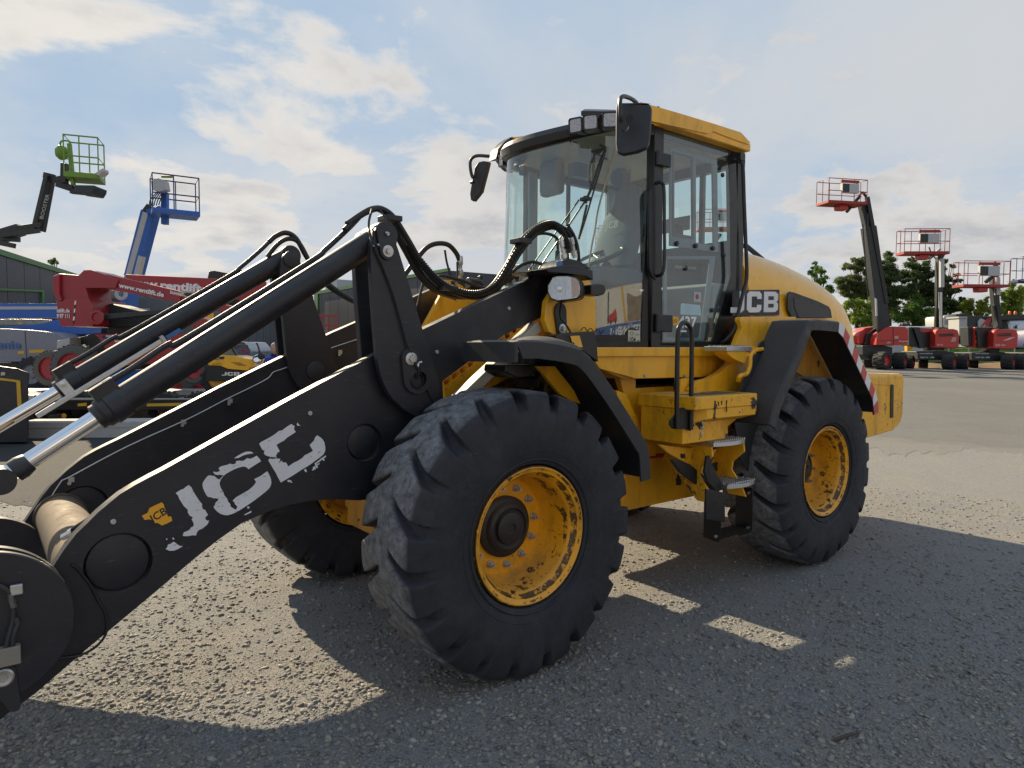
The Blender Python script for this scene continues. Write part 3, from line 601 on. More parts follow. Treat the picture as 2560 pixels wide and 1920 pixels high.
# ---- bell cranks
ck = zz4([(975,320),(985,262),(1005,235),(1030,220),(1060,213),(1090,224),(1112,255),(1122,300),(1150,380),(1245,690),(1310,905),(1345,1000),(1385,1140),(1412,1240),(1428,1330),(1415,1400),(1380,1455),(1320,1485),(1240,1470),(1195,1440),(1150,1400),(1110,1365),(1080,1320),(1050,1260),(1030,1200),(1012,1100),(1002,980),(985,760),(972,560),(966,420)])
CK = Yp(ck, .70); pinT = onY(964, 586, .70); pinM = onY(1038, 940, .70)
for yo, yi, dx, lab in ((.70,.655,0,0), (.515,.47,0,0), (-.545,-.588,.02,0), (-.70,-.745,.02,0)):
    g = Geo(); g.slab([V(p.x+dx, yo, p.z) for p in CK], (0, yi-yo, 0)); bc = part('bell_crank', g, BLK, LD, .005)
    if yo == .70:
        q = Geo(); pl = [pinT+V(math.cos(a)*.062, 0, math.sin(a)*.062) for a in np.linspace(R(20), R(200), 14)]
        bt = onY(1005+0, 630, .70); bt = onY(966, 629, .70)
        pl += [bt+V(math.cos(a)*.042, 0, math.sin(a)*.042) for a in np.linspace(R(190), R(360), 12)]
        q.slab(pl, (0,.016,0)); part('pin_retainer', q, PLA, bc, .003)
        q = Geo(); q.lathe([(.030,.016),(.030,.021),(.024,.022),(.001,.022)], bt, (0,1,0), 28); q.tube([bt+V(0,.02,0), bt+V(0,.036,0)], .0165, 6); part('bolt', q, STL, bc)
        q = Geo(); q.cyl(pinT+V(0,.014,0), pinT+V(0,.026,0), .009, 8); q.cyl(pinT+V(0,.02,0), pinT+V(.012,.034,.004), .006, 6); part('grease_fitting', q, STL, bc)
        lo_ = onY(1040, 946, .70); up_ = onY(1023, 897, .70)
        pl = [up_+V(math.cos(a)*.052, 0, math.sin(a)*.052) for a in np.linspace(R(-10), R(190), 16)]+[lo_+V(math.cos(a)*.082, 0, math.sin(a)*.082) for a in np.linspace(R(190), R(350), 18)]
        q = Geo(); q.slab(pl, (0,.020,0), [circ(lo_, .050, n=28)]); part('pin_retainer', q, PLA, bc, .004)
        q = Geo(); q.lathe([(.034,.02),(.034,.025),(.028,.027),(.001,.027)], up_, (0,1,0), 28); q.tube([up_+V(0,.025,0), up_+V(0,.043,0)], .019, 6); part('bolt', q, STL, bc)
        q = Geo(); q.lathe([(.050,-.01),(.050,.022),(.043,.024),(.040,.006),(.001,.006)], lo_, (0,1,0), 32); part('pin', q, BLK2, bc)
        q = Geo(); q.tube(circ(lo_+V(-.005,.028,-.006), .047, n=24), .004, 6, closed=True)
        q.tube([lo_+V(.0,.02,.0), lo_+V(.0,.032,.045), onY(1036,905,.725), onY(1015,845,.715), onY(985,740,.712), onY(957,665,.712), onY(938,620,.715), onY(932,570,.73)], .0065, 8, smooth=5)
        q.tube([onY(1046,905,.722), onY(1058,950,.712), onY(1072,985,.705), onY(1082,1005,.70)], .0045, 6, smooth=4); part('grease_hose', q, RUBH, bc)
        q = Geo(); p = onY(1046, 908, .728); q.tube([p, p+V(-.02,.0,.006)], .007, 6); q.tube([p, p+V(.004,0,-.022)], .008, 6); p = onY(947, 613, .72); q.tube([p+V(.03,0,-.004), p], .008, 8); part('hose_fitting', q, GALV, bc)
    if yo == -.545:
        for u, v, r_ in ((729,648,.055), (789,927,.062)):
            p = onY(u, v, -.545); q = Geo(); q.lathe([(r_,0),(r_,.010),(r_-.008,.014),(.001,.014)], p, (0,1,0), 32); part('pin', q, PLA, bc)
# spacer bosses between the crank plates
for yc, dx in ((.585, 0), (-.645, .02)):
    for p, r_ in ((pinT, .058), (pinM, .08)):
        g = Geo(); g.cyl((p.x+dx, yc-.06, p.z), (p.x+dx, yc+.06, p.z), r_, 32); part('crank_boss', g, BLK, LD)

# ---- tilt cylinders
def rnd(a, b, t): return a.lerp(b, t)
def tilt(yc, top_px, gl_px, end_px, R_=.063, dx=0):
    top = onY(*top_px, yc); gl = onY(*gl_px, yc); en = onY(*end_px, yc); ax = (gl-top).normalized(); Lb = (gl-top).length
    g = Geo(); n_ = 40
    g.lathe([(.03,.0),(.058,.02),(R_-.002,.07),(R_,.10),(R_,Lb-.13),(R_+.006,Lb-.125),(R_+.008,Lb-.06),(R_+.001,Lb-.055),(R_+.001,Lb-.03),(R_-.008,Lb-.02),(R_-.008,Lb),(.04,Lb+.004),(.034,Lb+.002)], top, ax, n_)
    g.cyl(V(top.x, yc-.045, top.z), V(top.x, yc+.045, top.z), .066, 32)
    up = V(0,1,0).cross(ax); up = up if up.z > 0 else -up
    g.box((-.05,-.035,-.03), (.05,.035,.045), Matrix.Translation(gl-ax*.09+up*(R_+.0)) @ Matrix((ax, V(0,1,0), up)).transposed().to_4x4())
    cy = part('tilt_cylinder', g, BLK, LD, .002)
    q = Geo(); q.cyl(gl-ax*.01, en+ax*.45, .0345, 36); part('piston_rod', q, CHR, cy)
    # steel feed pipe along the barrel
    P = [gl-ax*.10+up*(R_+.035), gl-ax*.22+up*(R_+.030), gl-ax*.40+up*(R_+.036), gl-ax*.47+up*(R_+.018), rnd(gl, top, .72)+up*(R_+.016), rnd(gl, top, .80)+up*(R_+.028), rnd(gl, top, .90)+up*(R_+.055), rnd(gl, top, .955)+up*(R_+.075)]
    q = Geo(); q.tube([p+V(0,.012,0) for p in P], .0135, 10, smooth=6); part('feed_pipe', q, BLK, cy)
    q = Geo(); q.lathe([(.045,0),(.046,.03),(.038,.06),(.036,.062)], en-ax*.03, -ax, 32); q.cyl(V(en.x, yc-.05, en.z)+ax*.02, V(en.x, yc+.05, en.z)+ax*.02, .050, 28); part('rod_eye', q, BLK, cy)
    return cy, top, gl, ax, P[-1]+V(0,.012,0)
cyL = tilt(.585, (955,588), (240,1045), (15,1192)); cyR = tilt(-.645, (722,640), (145,978), (-60,1098))
# galvanised level indicator on the far cylinder
a = onY(92,1041,-.50); b = onY(404,852,-.50); ax = (b-a).normalized(); nrm = V(0,1,0).cross(ax); nrm = nrm if nrm.z > 0 else -nrm
g = Geo(); g.beam(a, b, V(0,.03,0), nrm*.026); li = part('level_indicator', g, GALV, LD, .003)
g = Geo(); q = onY(163, 968, -.52); g.beam(q+nrm*.04, q-nrm*.05, ax*.05, V(0,.006,0)); g.lathe([(.018,.003),(.018,.010),(.001,.012)], q+nrm*.02, (0,1,0), 18); part('clamp_plate', g, GALV, li)
g = Geo(); g.beam(b, b+ax*.02, V(0,.05,0), nrm*.05); part('end_stop', g, STL, li)
g = Geo(); g.beam(b+ax*.03, b+ax*.12, V(0,.028,0), nrm*.02); part('blue_slider', g, flat('blue_film', (.03,.16,.42), .4), li)

# ---- quick hitch at the front of the arms
hub = onY(-48, 1580, .76)
g = Geo(); g.lathe([(.02,0),(.283,0),(.288,-.004),(.288,-.028),(.283,-.032),(.02,-.032)], V(hub.x, .76, hub.z), (0,1,0), 96); hp = part('hitch_plate', g, BLK, LD)
h2 = onY(-58, 1568, .68); g = Geo(); g.lathe([(.02,0),(.298,0),(.298,-.035),(.02,-.035)], V(h2.x, .69, h2.z), (0,1,0), 96); part('hitch_plate', g, BLK, LD)
h3 = onY(-38, 1440, -.30); g = Geo(); g.lathe([(.02,0),(.30,0),(.30,-.05),(.02,-.05)], V(h3.x, -.46, h3.z-.05), (0,1,0), 64); part('hitch_plate', g, BLK, LD)
g = Geo(); p = onY(8, 1693, .765); g.lathe([(.034,0),(.034,.010),(.028,.014),(.015,.012),(.013,.004),(.001,.004)], p, (0,1,0), 32); part('pin', g, STL, hp)
g = Geo(); g.slab([p+V(math.cos(a)*.044, -.001, math.sin(a)*.044) for a in np.linspace(R(-30), R(150), 14)]+[p+V(-.03,0,-.12)+V(math.cos(a)*.02, -.001, math.sin(a)*.02) for a in np.linspace(R(160), R(320), 8)], (0,.004,0)); part('pin_retainer', g, PLA, hp, .002)
g = Geo(); q = onY(14, 1640, .78); g.box(q+V(-.045,-.02,-.034), q+V(.045,.02,.034)); part('valve_block', g, paint('weathered_alloy', (.22,.2,.17), rough=.6, dirt=(.04,.04,.035), dust=.2), hp, .004)
g = Geo(); g.tube([onY(15,1622,.785), onY(22,1590,.785), onY(32,1555,.78), onY(33,1520,.78), onY(28,1490,.78), onY(20,1478,.78), onY(0,1466,.78), onY(-30,1455,.78)], .0085, 10, smooth=5)
g.tube([onY(30,1620,.785), onY(36,1585,.79), onY(44,1560,.785), onY(38,1545,.78)], .009, 10, smooth=5); part('hitch_hose', g, PLA, hp)
g = Geo()
for t_ in np.linspace(0, 1, 16):
    c = onY(26+8*t_, 1486+32*t_, .78); g.lathe([(.0085,-.0015),(.0115,0),(.0085,.0015)], c, (0,-.1,1), 12)
part('hose_spring', g, STL, hp)
g = Geo(); c = onY(41, 1472, .77); g.box(c+V(-.02,-.004,-.02), c+V(.02,.018,.02)); part('sensor', g, STL, hp, .005)
g = Geo(); c = onY(36, 1437, .74); g.tube([c, c+V(.02,.01,.01), c+V(.03,.0,-.01)], .006, 6); part('red_cap', g, flat('faded_orange', (.45,.12,.04), .6), hp)
# sling round the arm tip
g = Geo(); g.tube([onY(u, v, .628) for u, v in ((178,1412),(192,1420),(208,1440),(225,1462),(245,1500),(262,1530),(268,1560),(262,1590),(238,1618),(200,1638),(150,1646),(105,1650))], .0055, 8, smooth=4); part('sling_rope', g, RUBH, LD)

# ---- front frame, tower and lift rams
g = Geo()
def plateY(G, px, Y, t): G.slab(Yp(px, Y), (0, -t, 0))
G1 = Geo(); plateY(G1, [(1367,752),(1362,800),(1372,830),(1392,842),(1490,845),(1490,760),(1478,705),(1462,690),(1440,690),(1400,700)], .72, .045); fr = part('front_frame', G1, YEL, LD, .006)
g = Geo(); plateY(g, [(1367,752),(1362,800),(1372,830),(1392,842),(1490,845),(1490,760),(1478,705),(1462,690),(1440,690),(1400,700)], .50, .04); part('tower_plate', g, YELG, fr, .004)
for Y in (-.42, -.66):
    G = Geo(); plateY(G, [(1040,850),(1100,742),(1110,700),(1130,700),(1195,735),(1215,800),(1200,860),(1100,900)], Y, .04); part('tower_plate', G, YELC, fr, .006)
# inclined nose plates: sunlit upper faces below the arms
p0 = [V(.02,.52,1.30), V(.02,-.52,1.30), V(-.62,-.52,1.86), V(-.62,.52,1.86)]
A_ = [onY(1106,953,.46), onY(1259,838,.46)]
n0 = A_[0]; n1 = A_[1]+(A_[1]-A_[0])*.9; dd = (n1-n0).normalized(); nn_ = V(0,1,0).cross(dd); nn_ = nn_ if nn_.z < 0 else -nn_
g = Geo(); g.slab([n0, V(n0.x,-.46,n0.z), V(n1.x,-.46,n1.z), n1], nn_*.035); part('nose_plate', g, YELC, fr, .004)
g = Geo(); g.slab([n0, n0-V(.10,0,.42), n1-V(.3,0,.55), n1], (0,-.04,0)); part('nose_side', g, YELC, fr, .004)
g = Geo(); g.slab([n0+V(0,-.88,0), n0-V(.10,.88,.42), n1-V(.3,.88,.55), n1+V(0,-.88,0)], (0,-.04,0)); part('nose_side', g, YELC, fr, .004)
# front bulkhead / axle carrier
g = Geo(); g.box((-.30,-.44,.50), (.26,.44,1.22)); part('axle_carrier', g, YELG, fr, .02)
g = Geo(); g.slab(XZ([(.26,1.22),(-.02,1.36),(-.95,1.72),(-1.15,1.60),(-1.28,1.2),(-1.30,.75),(-1.1,.56),(-.30,.50),(.1,.5),(.26,.62)], .46), (0,-.05,0)); part('frame_side', g, OILY, fr, .006)
g = Geo(); g.slab(XZ([(.26,1.22),(-.02,1.36),(-.95,1.72),(-1.15,1.60),(-1.28,1.2),(-1.30,.75),(-1.1,.56),(-.30,.50),(.1,.5),(.26,.62)], -.41), (0,-.05,0)); part('frame_side', g, YELG, fr, .006)
g = Geo(); g.slab(XZ([(-.35,1.70),(-.95,1.80),(-1.20,1.66),(-.55,1.56)], .42), (0,-.84,0)); part('frame_deck', g, OILY, fr, .006)
for y in (.30, -.30):
    g = Geo(); a = V(-.86, y, .80); b = V(.14, y, 1.52); ax = (b-a).normalized(); g.lathe([(.001,0),(.075,0),(.075,.62),(.085,.62),(.085,.70),(.07,.705),(.001,.705)], a, ax, 32); lr = part('lift_ram', g, YELC, LD)
    q = Geo(); q.cyl(a+ax*.7, b, .042, 24); part('piston_rod', q, CHR, lr)
# pale ram shroud beside the wheel arch
a = onY(1168,978,.60); b = onY(1250,900,.60); g = Geo(); dn = (b-a).normalized(); g.beam(a-dn*.1, b+dn*.35, V(0,.09,0), V(0,1,0).cross(dn)*.062); part('ram_shroud', g, paint('cream_paint', (.42,.41,.34), rough=.5, dust=.4, dirt=(.12,.1,.07)), LD, .004)
# axles
for x in (0, -WB):
    g = Geo(); g.lathe([(.10,-.98),(.13,-.90),(.16,-.84),(.16,-.72),(.12,-.66),(.115,-.34),(.2,-.22),(.235,-.1),(.235,.1),(.2,.22),(.115,.34),(.12,.66),(.16,.72),(.16,.84),(.13,.90),(.10,.98)], (x,0,.7455), (0,1,0), 40); part('axle', g, YELG, LD)
g = Geo(); g.cyl((-.2,0,.72), (-2.8,0,.72), .05, 16); part('drive_shaft', g, GRIME, LD)
for px, m_, Y, th in (([(1395,925),(1465,935),(1500,985),(1480,1000),(1410,965)], OILY, .74, .05), ([(1450,1000),(1530,1010),(1545,1050),(1500,1060)], YELG, .70, .04), ([(1540,975),(1565,985),(1600,1060),(1606,1120),(1590,1125),(1560,1060)], YELC, .70, .03)):
    g = Geo(); g.slab(Yp(px, Y), (0,-th,0)); part('bracket_plate', g, m_, fr, .004)
g = Geo(); p = onY(1318, 935, .62); g.lathe([(.001,0),(.07,.0),(.08,.02),(.08,.09),(.05,.12),(.001,.12)], p-V(0,0,.08), (0,0,1), 24); part('brake_canister', g, GRIME, fr)
# dark oily boxes behind the arch: pump, pipes
g = Geo(); g.box((-.95,.46,1.25), (-.60,.62,1.62)); part('valve_housing', g, OILY, LD, .02)
g = Geo()
for k in range(5): g.tube([(-.35,.46+.02*k,1.45-.03*k), (-.6,.5+.02*k,1.40-.05*k), (-.9,.5,1.2-.05*k), (-1.35,.3,1.05-.03*k), (-1.75,.28,1.1-.03*k)], .016, 8, smooth=5)
part('hydraulic_hose', g, RUBH, LD)
g = Geo(); g.lathe([(.10,0),(.115,.02),(.115,.16),(.06,.17)], onY(1325,905,.70)+V(0,0,-.10), (0,0,1), 32); part('accumulator', g, BLK2, LD)
# headlight tower retainer
p1 = onY(1398,782,.72); p2 = onY(1401,822,.72)
g = Geo(); g.slab([p1+V(math.cos(a)*.048, 0, math.sin(a)*.062) for a in np.linspace(R(0), R(180), 14)]+[p2+V(math.cos(a)*.042, 0, math.sin(a)*.045) for a in np.linspace(R(180), R(360), 12)], (0,.016,0)); part('pin_retainer', g, PLA, fr, .004)
g = Geo(); g.lathe([(.03,.016),(.03,.022),(.001,.024)], p2, (0,1,0), 24); g.tube([p2+V(0,.02,0), p2+V(0,.038,0)], .017, 6); part('bolt', g, STL, fr)

# ---- front mudguards: bent strip with rolled outer lip
def guard(path, y_in, y_out, t, lip, mat, name='mudguard', side=1, lipmat=None):
    """path (x,z) outer line; strip of thickness t hung below it, lip turned down by lip at the outer edge"""
    n = len(path); P = [V(x, 0, z) for x, z in path]; nrm = []
    for i in range(n):
        a = P[max(0, i-1)]; b = P[min(n-1, i+1)]; d = (b-a).normalized(); q = V(0,1,0).cross(d); nrm.append(q if (q.z+abs(q.x)*.0) < 0 or (abs(q.z) < .05 and q.x > 0) else -q)
    g = Geo(); vs = []
    for i in range(n):
        q = nrm[i]
        for y, dn in ((y_in, 0), (y_out-.012, 0), (y_out, .010), (y_out, lip), (y_out-.012, lip), (y_out-.014, t+.006), (y_out-.02, t), (y_in, t)):
            p = P[i]+q*dn; vs.append(V(p.x, y*side, p.z))
    m = 8; fs = []
    for i in range(n-1):
        for k in range(m):
            fs.append((i*m+k, i*m+(k+1) % m, (i+1)*m+(k+1) % m, (i+1)*m+k))
    fs.append(tuple(range(m))); fs.append(tuple((n-1)*m+k for k in range(m)))
    g.add(vs, fs); return part(name, g, mat, LD, .003, smooth=30)
def xz(px, Y): return [(lambda p: (p.x, p.z))(onY(u, v, Y)) for u, v in px]
fpx = [(1292,856),(1300,851),(1312,849),(1350,850),(1397,857),(1430,864),(1456,873),(1478,892),(1500,920),(1540,978),(1580,1042),(1612,1094),(1622,1112),(1627,1140),(1630,1196)]
fpath = xz(fpx, 1.25)
for sd in (1, -1):
    mg = guard(fpath, .80, 1.25, .02, .095, PLA, side=sd)
    fx0, fz0 = fpath[0]; g = Geo(); g.slab([V(fx0+.012, sd*.80, fz0+.004), V(fx0+.012, sd*1.252, fz0+.004), V(fx0+.012, sd*1.252, fz0-.10), V(fx0+.012, sd*.80, fz0-.10)], (-.022,0,0)); part('front_lip', g, PLA, mg, .006)
    # moulded bulge over the lamp bracket
    g = Geo(); c = onY(1352, 858, 1.10); vs = []; m = 12; k = 8
    for i in range(k+1):
        for j in range(m+1):
            a, b = i/k, j/m; hgt = max(0, math.sin(a*math.pi))**.5*max(0, math.sin(b*math.pi))**.5
            vs.append(V(c.x-.20+.38*a, sd*(.86+.39*b), c.z-.035+.075*hgt))
    g.add(vs, [(i*(m+1)+j, i*(m+1)+j+1, (i+1)*(m+1)+j+1, (i+1)*(m+1)+j) for i in range(k) for j in range(m)])
    part('bulge', g, PLA, mg, smooth=70)
    # carrier bracket: oily yellow stay behind the guard
    g = Geo()
    g.slab([V(p.x, sd*.98, p.z) for p in Yp([(1343,915),(1388,915),(1435,975),(1452,1010),(1425,1000),(1400,985)], .98)], (0,-.03*sd,0)); part('guard_stay', g, YELC, mg, .004)
    g = Geo(); g.slab([V(p.x, sd*.80, p.z) for p in Yp([(1395,905),(1440,895),(1480,925),(1600,1120),(1596,1186),(1560,1190),(1480,1110),(1430,1010)], .80)], (0,-.02*sd,0)); part('splash_plate', g, OILY, mg, .003)
g = Geo(); g.slab(Yp([(1265,912),(1360,912),(1330,940),(1290,945),(1262,930)], .95), (0,-.2,0)); part('lamp_box', g, BLK2, LD, .01)

# ---- headlight
hl = [(1374,703),(1380,692),(1392,688),(1420,688),(1443,694),(1452,703),(1455,722),(1453,740),(1446,747),(1425,751),(1392,754),(1376,748),(1368,730),(1368,714)]
c_ = onY(1411, 720, .86)
# the lamp faces forward (+x) and a little outward
fx = V(.80,.60,0).normalized(); sx_ = V(-.60,.80,0).normalized()
def lampP(u, v, off=0):     # pixel outline on the lamp's own front plane
    d = ray(u, v); return CAM+d*((c_-CAM).dot(fx)/d.dot(fx))+fx*off
g = Geo(); g.slab([lampP(u, v) for u, v in hl], -fx*.12); hd = part('headlight', g, BLK2, LD, .012)
sc = lambda k, off: [lampP(1411+(u-1411)*k, 720+(v-720)*k, off) for u, v in hl]
g = Geo(); g.slab(sc(.90, .001), fx*.002); LR = NT('lamp_reflector'); LR.set(Base_Color=(.55,.58,.64), Metallic=1.0, Roughness=.14); LR.bump(LR.noise(55, 3, .6, stretch=(1,1,.12)), .9, .01); refl = part('reflector', g, LR.m, hd)
g = Geo(); g.slab(sc(.92, .012), fx*.006); part('lens', g, GLC, hd, .004)
g = Geo(); g.slab([lampP(u, v, .004) for u, v in ((1428,694),(1441,697),(1448,706),(1449,724),(1447,740),(1430,744))], fx*.003); part('indicator_lens', g, flat('amber_lens', (.55,.20,.07), .2), hd)
g = Geo(); p = lampP(1400, 722, .005); g.lathe([(.018,0),(.014,.008),(.001,.010)], p, fx, 20); part('bulb', g, CHR, hd)
g = Geo(); g.slab(Yp([(1452,715),(1470,712),(1486,716),(1490,728),(1486,738),(1470,742),(1452,738)], .80), (0,.09,0)); part('lamp_housing', g, BLK2, hd, .012)
g = Geo(); g.slab(Yp([(1362,672),(1400,664),(1440,663),(1482,676),(1483,700),(1465,690),(1420,684),(1372,680)], .88), (0,-.32,0)); part('hose_guard', g, BLK, LD, .004)
g = Geo(); g.tube([lampP(1402,752,-.02), onY(1400,775,.79), onY(1402,795,.78), onY(1415,812,.78), onY(1428,835,.80), onY(1434,862,.84)], .0065, 8, smooth=5); part('lamp_cable', g, RUBH, LD)
# mounting post of the headlight with coiled wire
g = Geo(); g.slab(Yp([(1389,838),(1425,832),(1488,828),(1492,852),(1496,905),(1480,893),(1450,872),(1392,862)], .83), (0,-.12,0)); hb = part('lamp_post', g, BLK2, LD, .005)
g = Geo(); g.slab(Yp([(1425,840),(1448,839),(1456,868),(1434,868)], .834), (0,.003,0)); part('post_stripe', g, YEL, hb)
g = Geo(); pts = []
for k in range(50):
    t_ = k/49; pts.append(onY(1452+58*t_, 826+10*t_-9*abs(math.sin(t_*11)), .80+.02*math.sin(t_*20)))
g.tube(pts, .0032, 6, smooth=2); part('coiled_wire', g, BLK2, hb)

# ---- main hose bundle
def hose(px, r, name='hydraulic_hose', mat=None, smooth=7, n=12):
    g = Geo(); g.tube([onY(u, v, Y) for u, v, Y in px], r, n, smooth=smooth); return part(name, g, mat or RUBH, LD, smooth=60)
H1 = [(868,560,.62),(905,535,.60),(930,523,.58),(955,523,.56),(985,545,.54),(1020,600,.52),(1050,650,.50),(1085,690,.50),(1120,716,.50),(1170,733,.50),(1215,728,.50),(1250,700,.52),(1290,630,.55),(1330,580,.58),(1365,560,.60),(1390,562,.62),(1412,590,.63),(1420,622,.64)]
H2 = [(985,575,.50),(1012,625,.47),(1040,672,.45),(1080,715,.45),(1125,738,.45),(1180,742,.45),(1225,720,.47),(1262,672,.50),(1300,605,.53),(1340,568,.55),(1370,556,.57),(1400,566,.58),(1425,588,.60),(1440,625,.60)]
hose(H1, .0165); hose([(u+4, v+10, y-.03) for u, v, y in H1[5:]], .0165)
hose(H2, .0165); hose([(862,575,.63),(893,545,.60),(925,527,.56),(948,524,.53),(978,548,.50),(1000,590,.46),(1035,655,.44),(1070,700,.42),(1110,728,.42)], .015)
hose([(930,523,.64),(922,560,.68),(930,600,.73),(946,617,.73)], .006)
hose([(950,524,.62),(965,550,.66),(962,575,.70)], .004)
hose([(1250,700,.40),(1275,650,.42),(1305,612,.45),(1345,585,.47),(1385,590,.5),(1405,620,.55),(1412,660,.6)], .010)
hose([(1418,560,.60),(1436,590,.62),(1446,625,.62),(1448,665,.6)], .009); hose([(1385,562,.6),(1425,575,.64),(1440,600,.66),(1446,640,.66),(1440,668,.62)], .007)
hose([(1260,712,.35),(1290,672,.38),(1330,655,.4),(1370,668,.5),(1392,680,.55)], .011); hose([(1080,716,-.35),(1100,690,-.3),(1150,700,-.25),(1210,720,-.2),(1250,715,-.1)], .012)
hose([(1060,700,-.5),(1052,730,-.5),(1045,760,-.5),(1030,800,-.5)], .010); hose([(1000,600,.44),(1022,650,.40),(1045,690,.38),(1085,728,.36),(1140,748,.36)], .009)
# ribbed guard sleeve on the upper hose
g = Geo(); P = catmull([onY(u, v, Y+.012) for u, v, Y in H1[6:]], 16)
for i in range(1, len(P)-1, 2):
    d = (P[i+1]-P[i-1]).normalized(); g.lathe([(.0170,-.003),(.0205,0),(.0170,.003)], P[i], d, 10)
part('spiral_guard', g, RUBH, LD)
for u, v, Y in ((1302,604,.55), (1115,722,.47), (975,548,.53)):
    g = Geo(); p = onY(u, v, Y); g.box(p+V(-.05,-.05,-.014), p+V(.05,.05,.016), None); part('hose_clamp', g, PLA, LD, .004)
for (u, v), (u2, v2), Y in (((1404,598),(1411,650),.62), ((1428,592),(1437,645),.60)):
    g = Geo(); a, b = onY(u, v, Y), onY(u2, v2, Y); d = (b-a).normalized(); Lh = (b-a).length
    g.lathe([(.017,0),(.020,.01),(.020,.05),(.015,.055),(.015,.09),(.021,.092),(.021,.12),(.014,.122),(.014,Lh)], a, d, 14); part('hose_fitting', g, GALV, LD)
g = Geo(); g.slab(Yp([(1390,668),(1398,655),(1420,646),(1450,652),(1478,672),(1440,668)], .66), (0,-.16,0)); part('valve_block', g, BLK2, LD, .004)
g = Geo(); p = onY(1396, 662, .66); g.box(p+V(-.02,0,-.02), p+V(.02,.02,.02)); part('blue_cap', g, MATS['blue_film'], LD, .003)
# far hose bundle over the far crank and its return loop
g = Geo(); g.tube([cyR[4]]+[onY(u, v, y) for u, v, y in ((690,590,-.64),(715,582,-.63),(740,596,-.62),(765,640,-.62),(800,690,-.60),(840,725,-.58),(890,755,-.55),(940,770,-.5))], .0165, 12, smooth=7); part('hydraulic_hose', g, RUBH, LD, smooth=60)
hose([(668,642,-.62),(695,610,-.62),(722,597,-.62),(748,608,-.62),(775,655,-.62),(812,708,-.60),(860,742,-.58),(900,762,-.55)], .015)
hose([(1010,690,-.5),(1040,650,-.48),(1066,620,-.46),(1092,609,-.44),(1120,612,-.42),(1140,632,-.42),(1150,655,-.42)], .018)
hose([(1112,625,-.42),(1118,660,-.42),(1130,692,-.4),(1150,702,-.4)], .008); hose([(1143,655,-.42),(1144,690,-.40)], .008)
hose([(1230,735,0),(1265,700,0),(1300,690,.05),(1345,690,.1)], .016); hose([(1215,750,-.1),(1250,712,-.1),(1290,697,0),(1330,700,.1)], .016)
g = Geo(); a, b = onY(1150,640,-.42), onY(1151,702,-.42); d = (b-a).normalized(); g.lathe([(.018,0),(.022,.01),(.022,.06),(.016,.07),(.016,.10),(.023,.105),(.023,.14),(.016,.15),(.016,(b-a).length)], a, d, 14); part('hose_fitting', g, GALV, LD)
g = Geo(); g.cyl(onY(1170,708,-.40), onY(1200,712,-.40), .045, 20); g.box(onY(1195,745,-.4)+V(-.03,-.02,-.03), onY(1205,700,-.4)+V(.03,.02,.03)); part('pin', g, BLK2, LD, .004)
# ------------------------------------------------------------------ cab
GK = 1.50
def gx(y, z=2.4, off=0): return -.815-(z-1.73)*.04-GK*y*y+off
def onG(u, v, off=0):      # point of the bowed windscreen hit by a sight line, pushed out by off
    d = ray(u, v); best = None; lo = 0; t = 2.5; prev = None
    while t < 9:
        p = CAM+d*t; f = p.x-gx(p.y, p.z)
        if prev is not None and prev > 0 >= f:
            a, b = t-.02, t
            for _ in range(20):
                m = (a+b)/2; q = CAM+d*m
                if q.x-gx(q.y, q.z) > 0: a = m
                else: b = m
            p = CAM+d*a; n = V(1, 2*GK*p.y, .04).normalized(); return p+n*off
        prev = f; t += .02
    return CAM+d*5
YS = np.linspace(-.695, .695, 49)
def band(z0, z1, o0, o1, ys=YS, th=.03):
    g = Geo(); vs = []
    for y in ys:
        n = V(1, 2*GK*y, 0).normalized()
        for z, o in ((z0, o0), (z1, o1), (z1, o1-th), (z0, o0-th)): p = V(gx(y, z), y, z)+n*o; vs.append(p)
    m = len(ys); g.add(vs, [(i*4+k, (i+1)*4+k, (i+1)*4+(k+1) % 4, i*4+(k+1) % 4) for i in range(m-1) for k in range(4)]+[(0,1,2,3), tuple((m-1)*4+k for k in (3,2,1,0))]); return g
# frame: floor ring, pillars, roof rails, rear wall
g = band(1.70, 1.755, .012, .012, th=.05)
for y in (.70, -.70):
    s = 1 if y > 0 else -1
    g.box((-1.60, y-.055*s, 1.70), (-1.50, y+.018*s, 3.24))                # B post
    g.box((-2.60, y-.06*s, 1.70), (-2.50, y+.012*s, 3.24))                 # C post
    g.box((-2.60, y-.05*s, 3.17), (-1.45, y+.012*s, 3.25))
    g.box((-2.60, y-.05*s, 1.70), (-1.50, y+.012*s, 1.765))
g.box((-2.62, -.70, 3.15), (-2.55, .70, 3.25)); g.box((-2.62, -.70, 1.70), (-2.57, .70, 2.58)); g.box((-2.61, .30, 2.2), (-2.57, .34, 3.2)); g.box((-2.61, -.34, 2.2), (-2.57, -.30, 3.2))
CAB = part('cab', g, BLK2, LD, .006)
g = Geo(); g.slab(Yp([(1822,378),(1826,690),(1798,785),(1778,852),(1640,853),(1640,864),(1850,864),(1842,800),(1850,700),(1848,600),(1843,480),(1840,378)], .712), (0,-.03,0)); part('door_frame', g, BLK2, CAB, .004)
g = Geo(); g.box((-2.57, -.68, 1.66), (-1.0, .68, 1.71)); g.box((-1.02, -.30, 1.66), (-.88, .30, 1.71)); part('cab_floor', g, BLK2, CAB, kind=None)
# windscreen
g = Geo(); vs = []; ZS = np.linspace(1.75, 3.17, 9)
for z in ZS: vs += [V(gx(y, z), y, z) for y in YS]
m = len(YS); g.add(vs, [(i*m+j, i*m+j+1, (i+1)*m+j+1, (i+1)*m+j) for i in range(len(ZS)-1) for j in range(m-1)])
part('windscreen', g, GLS, CAB, recalc=False)
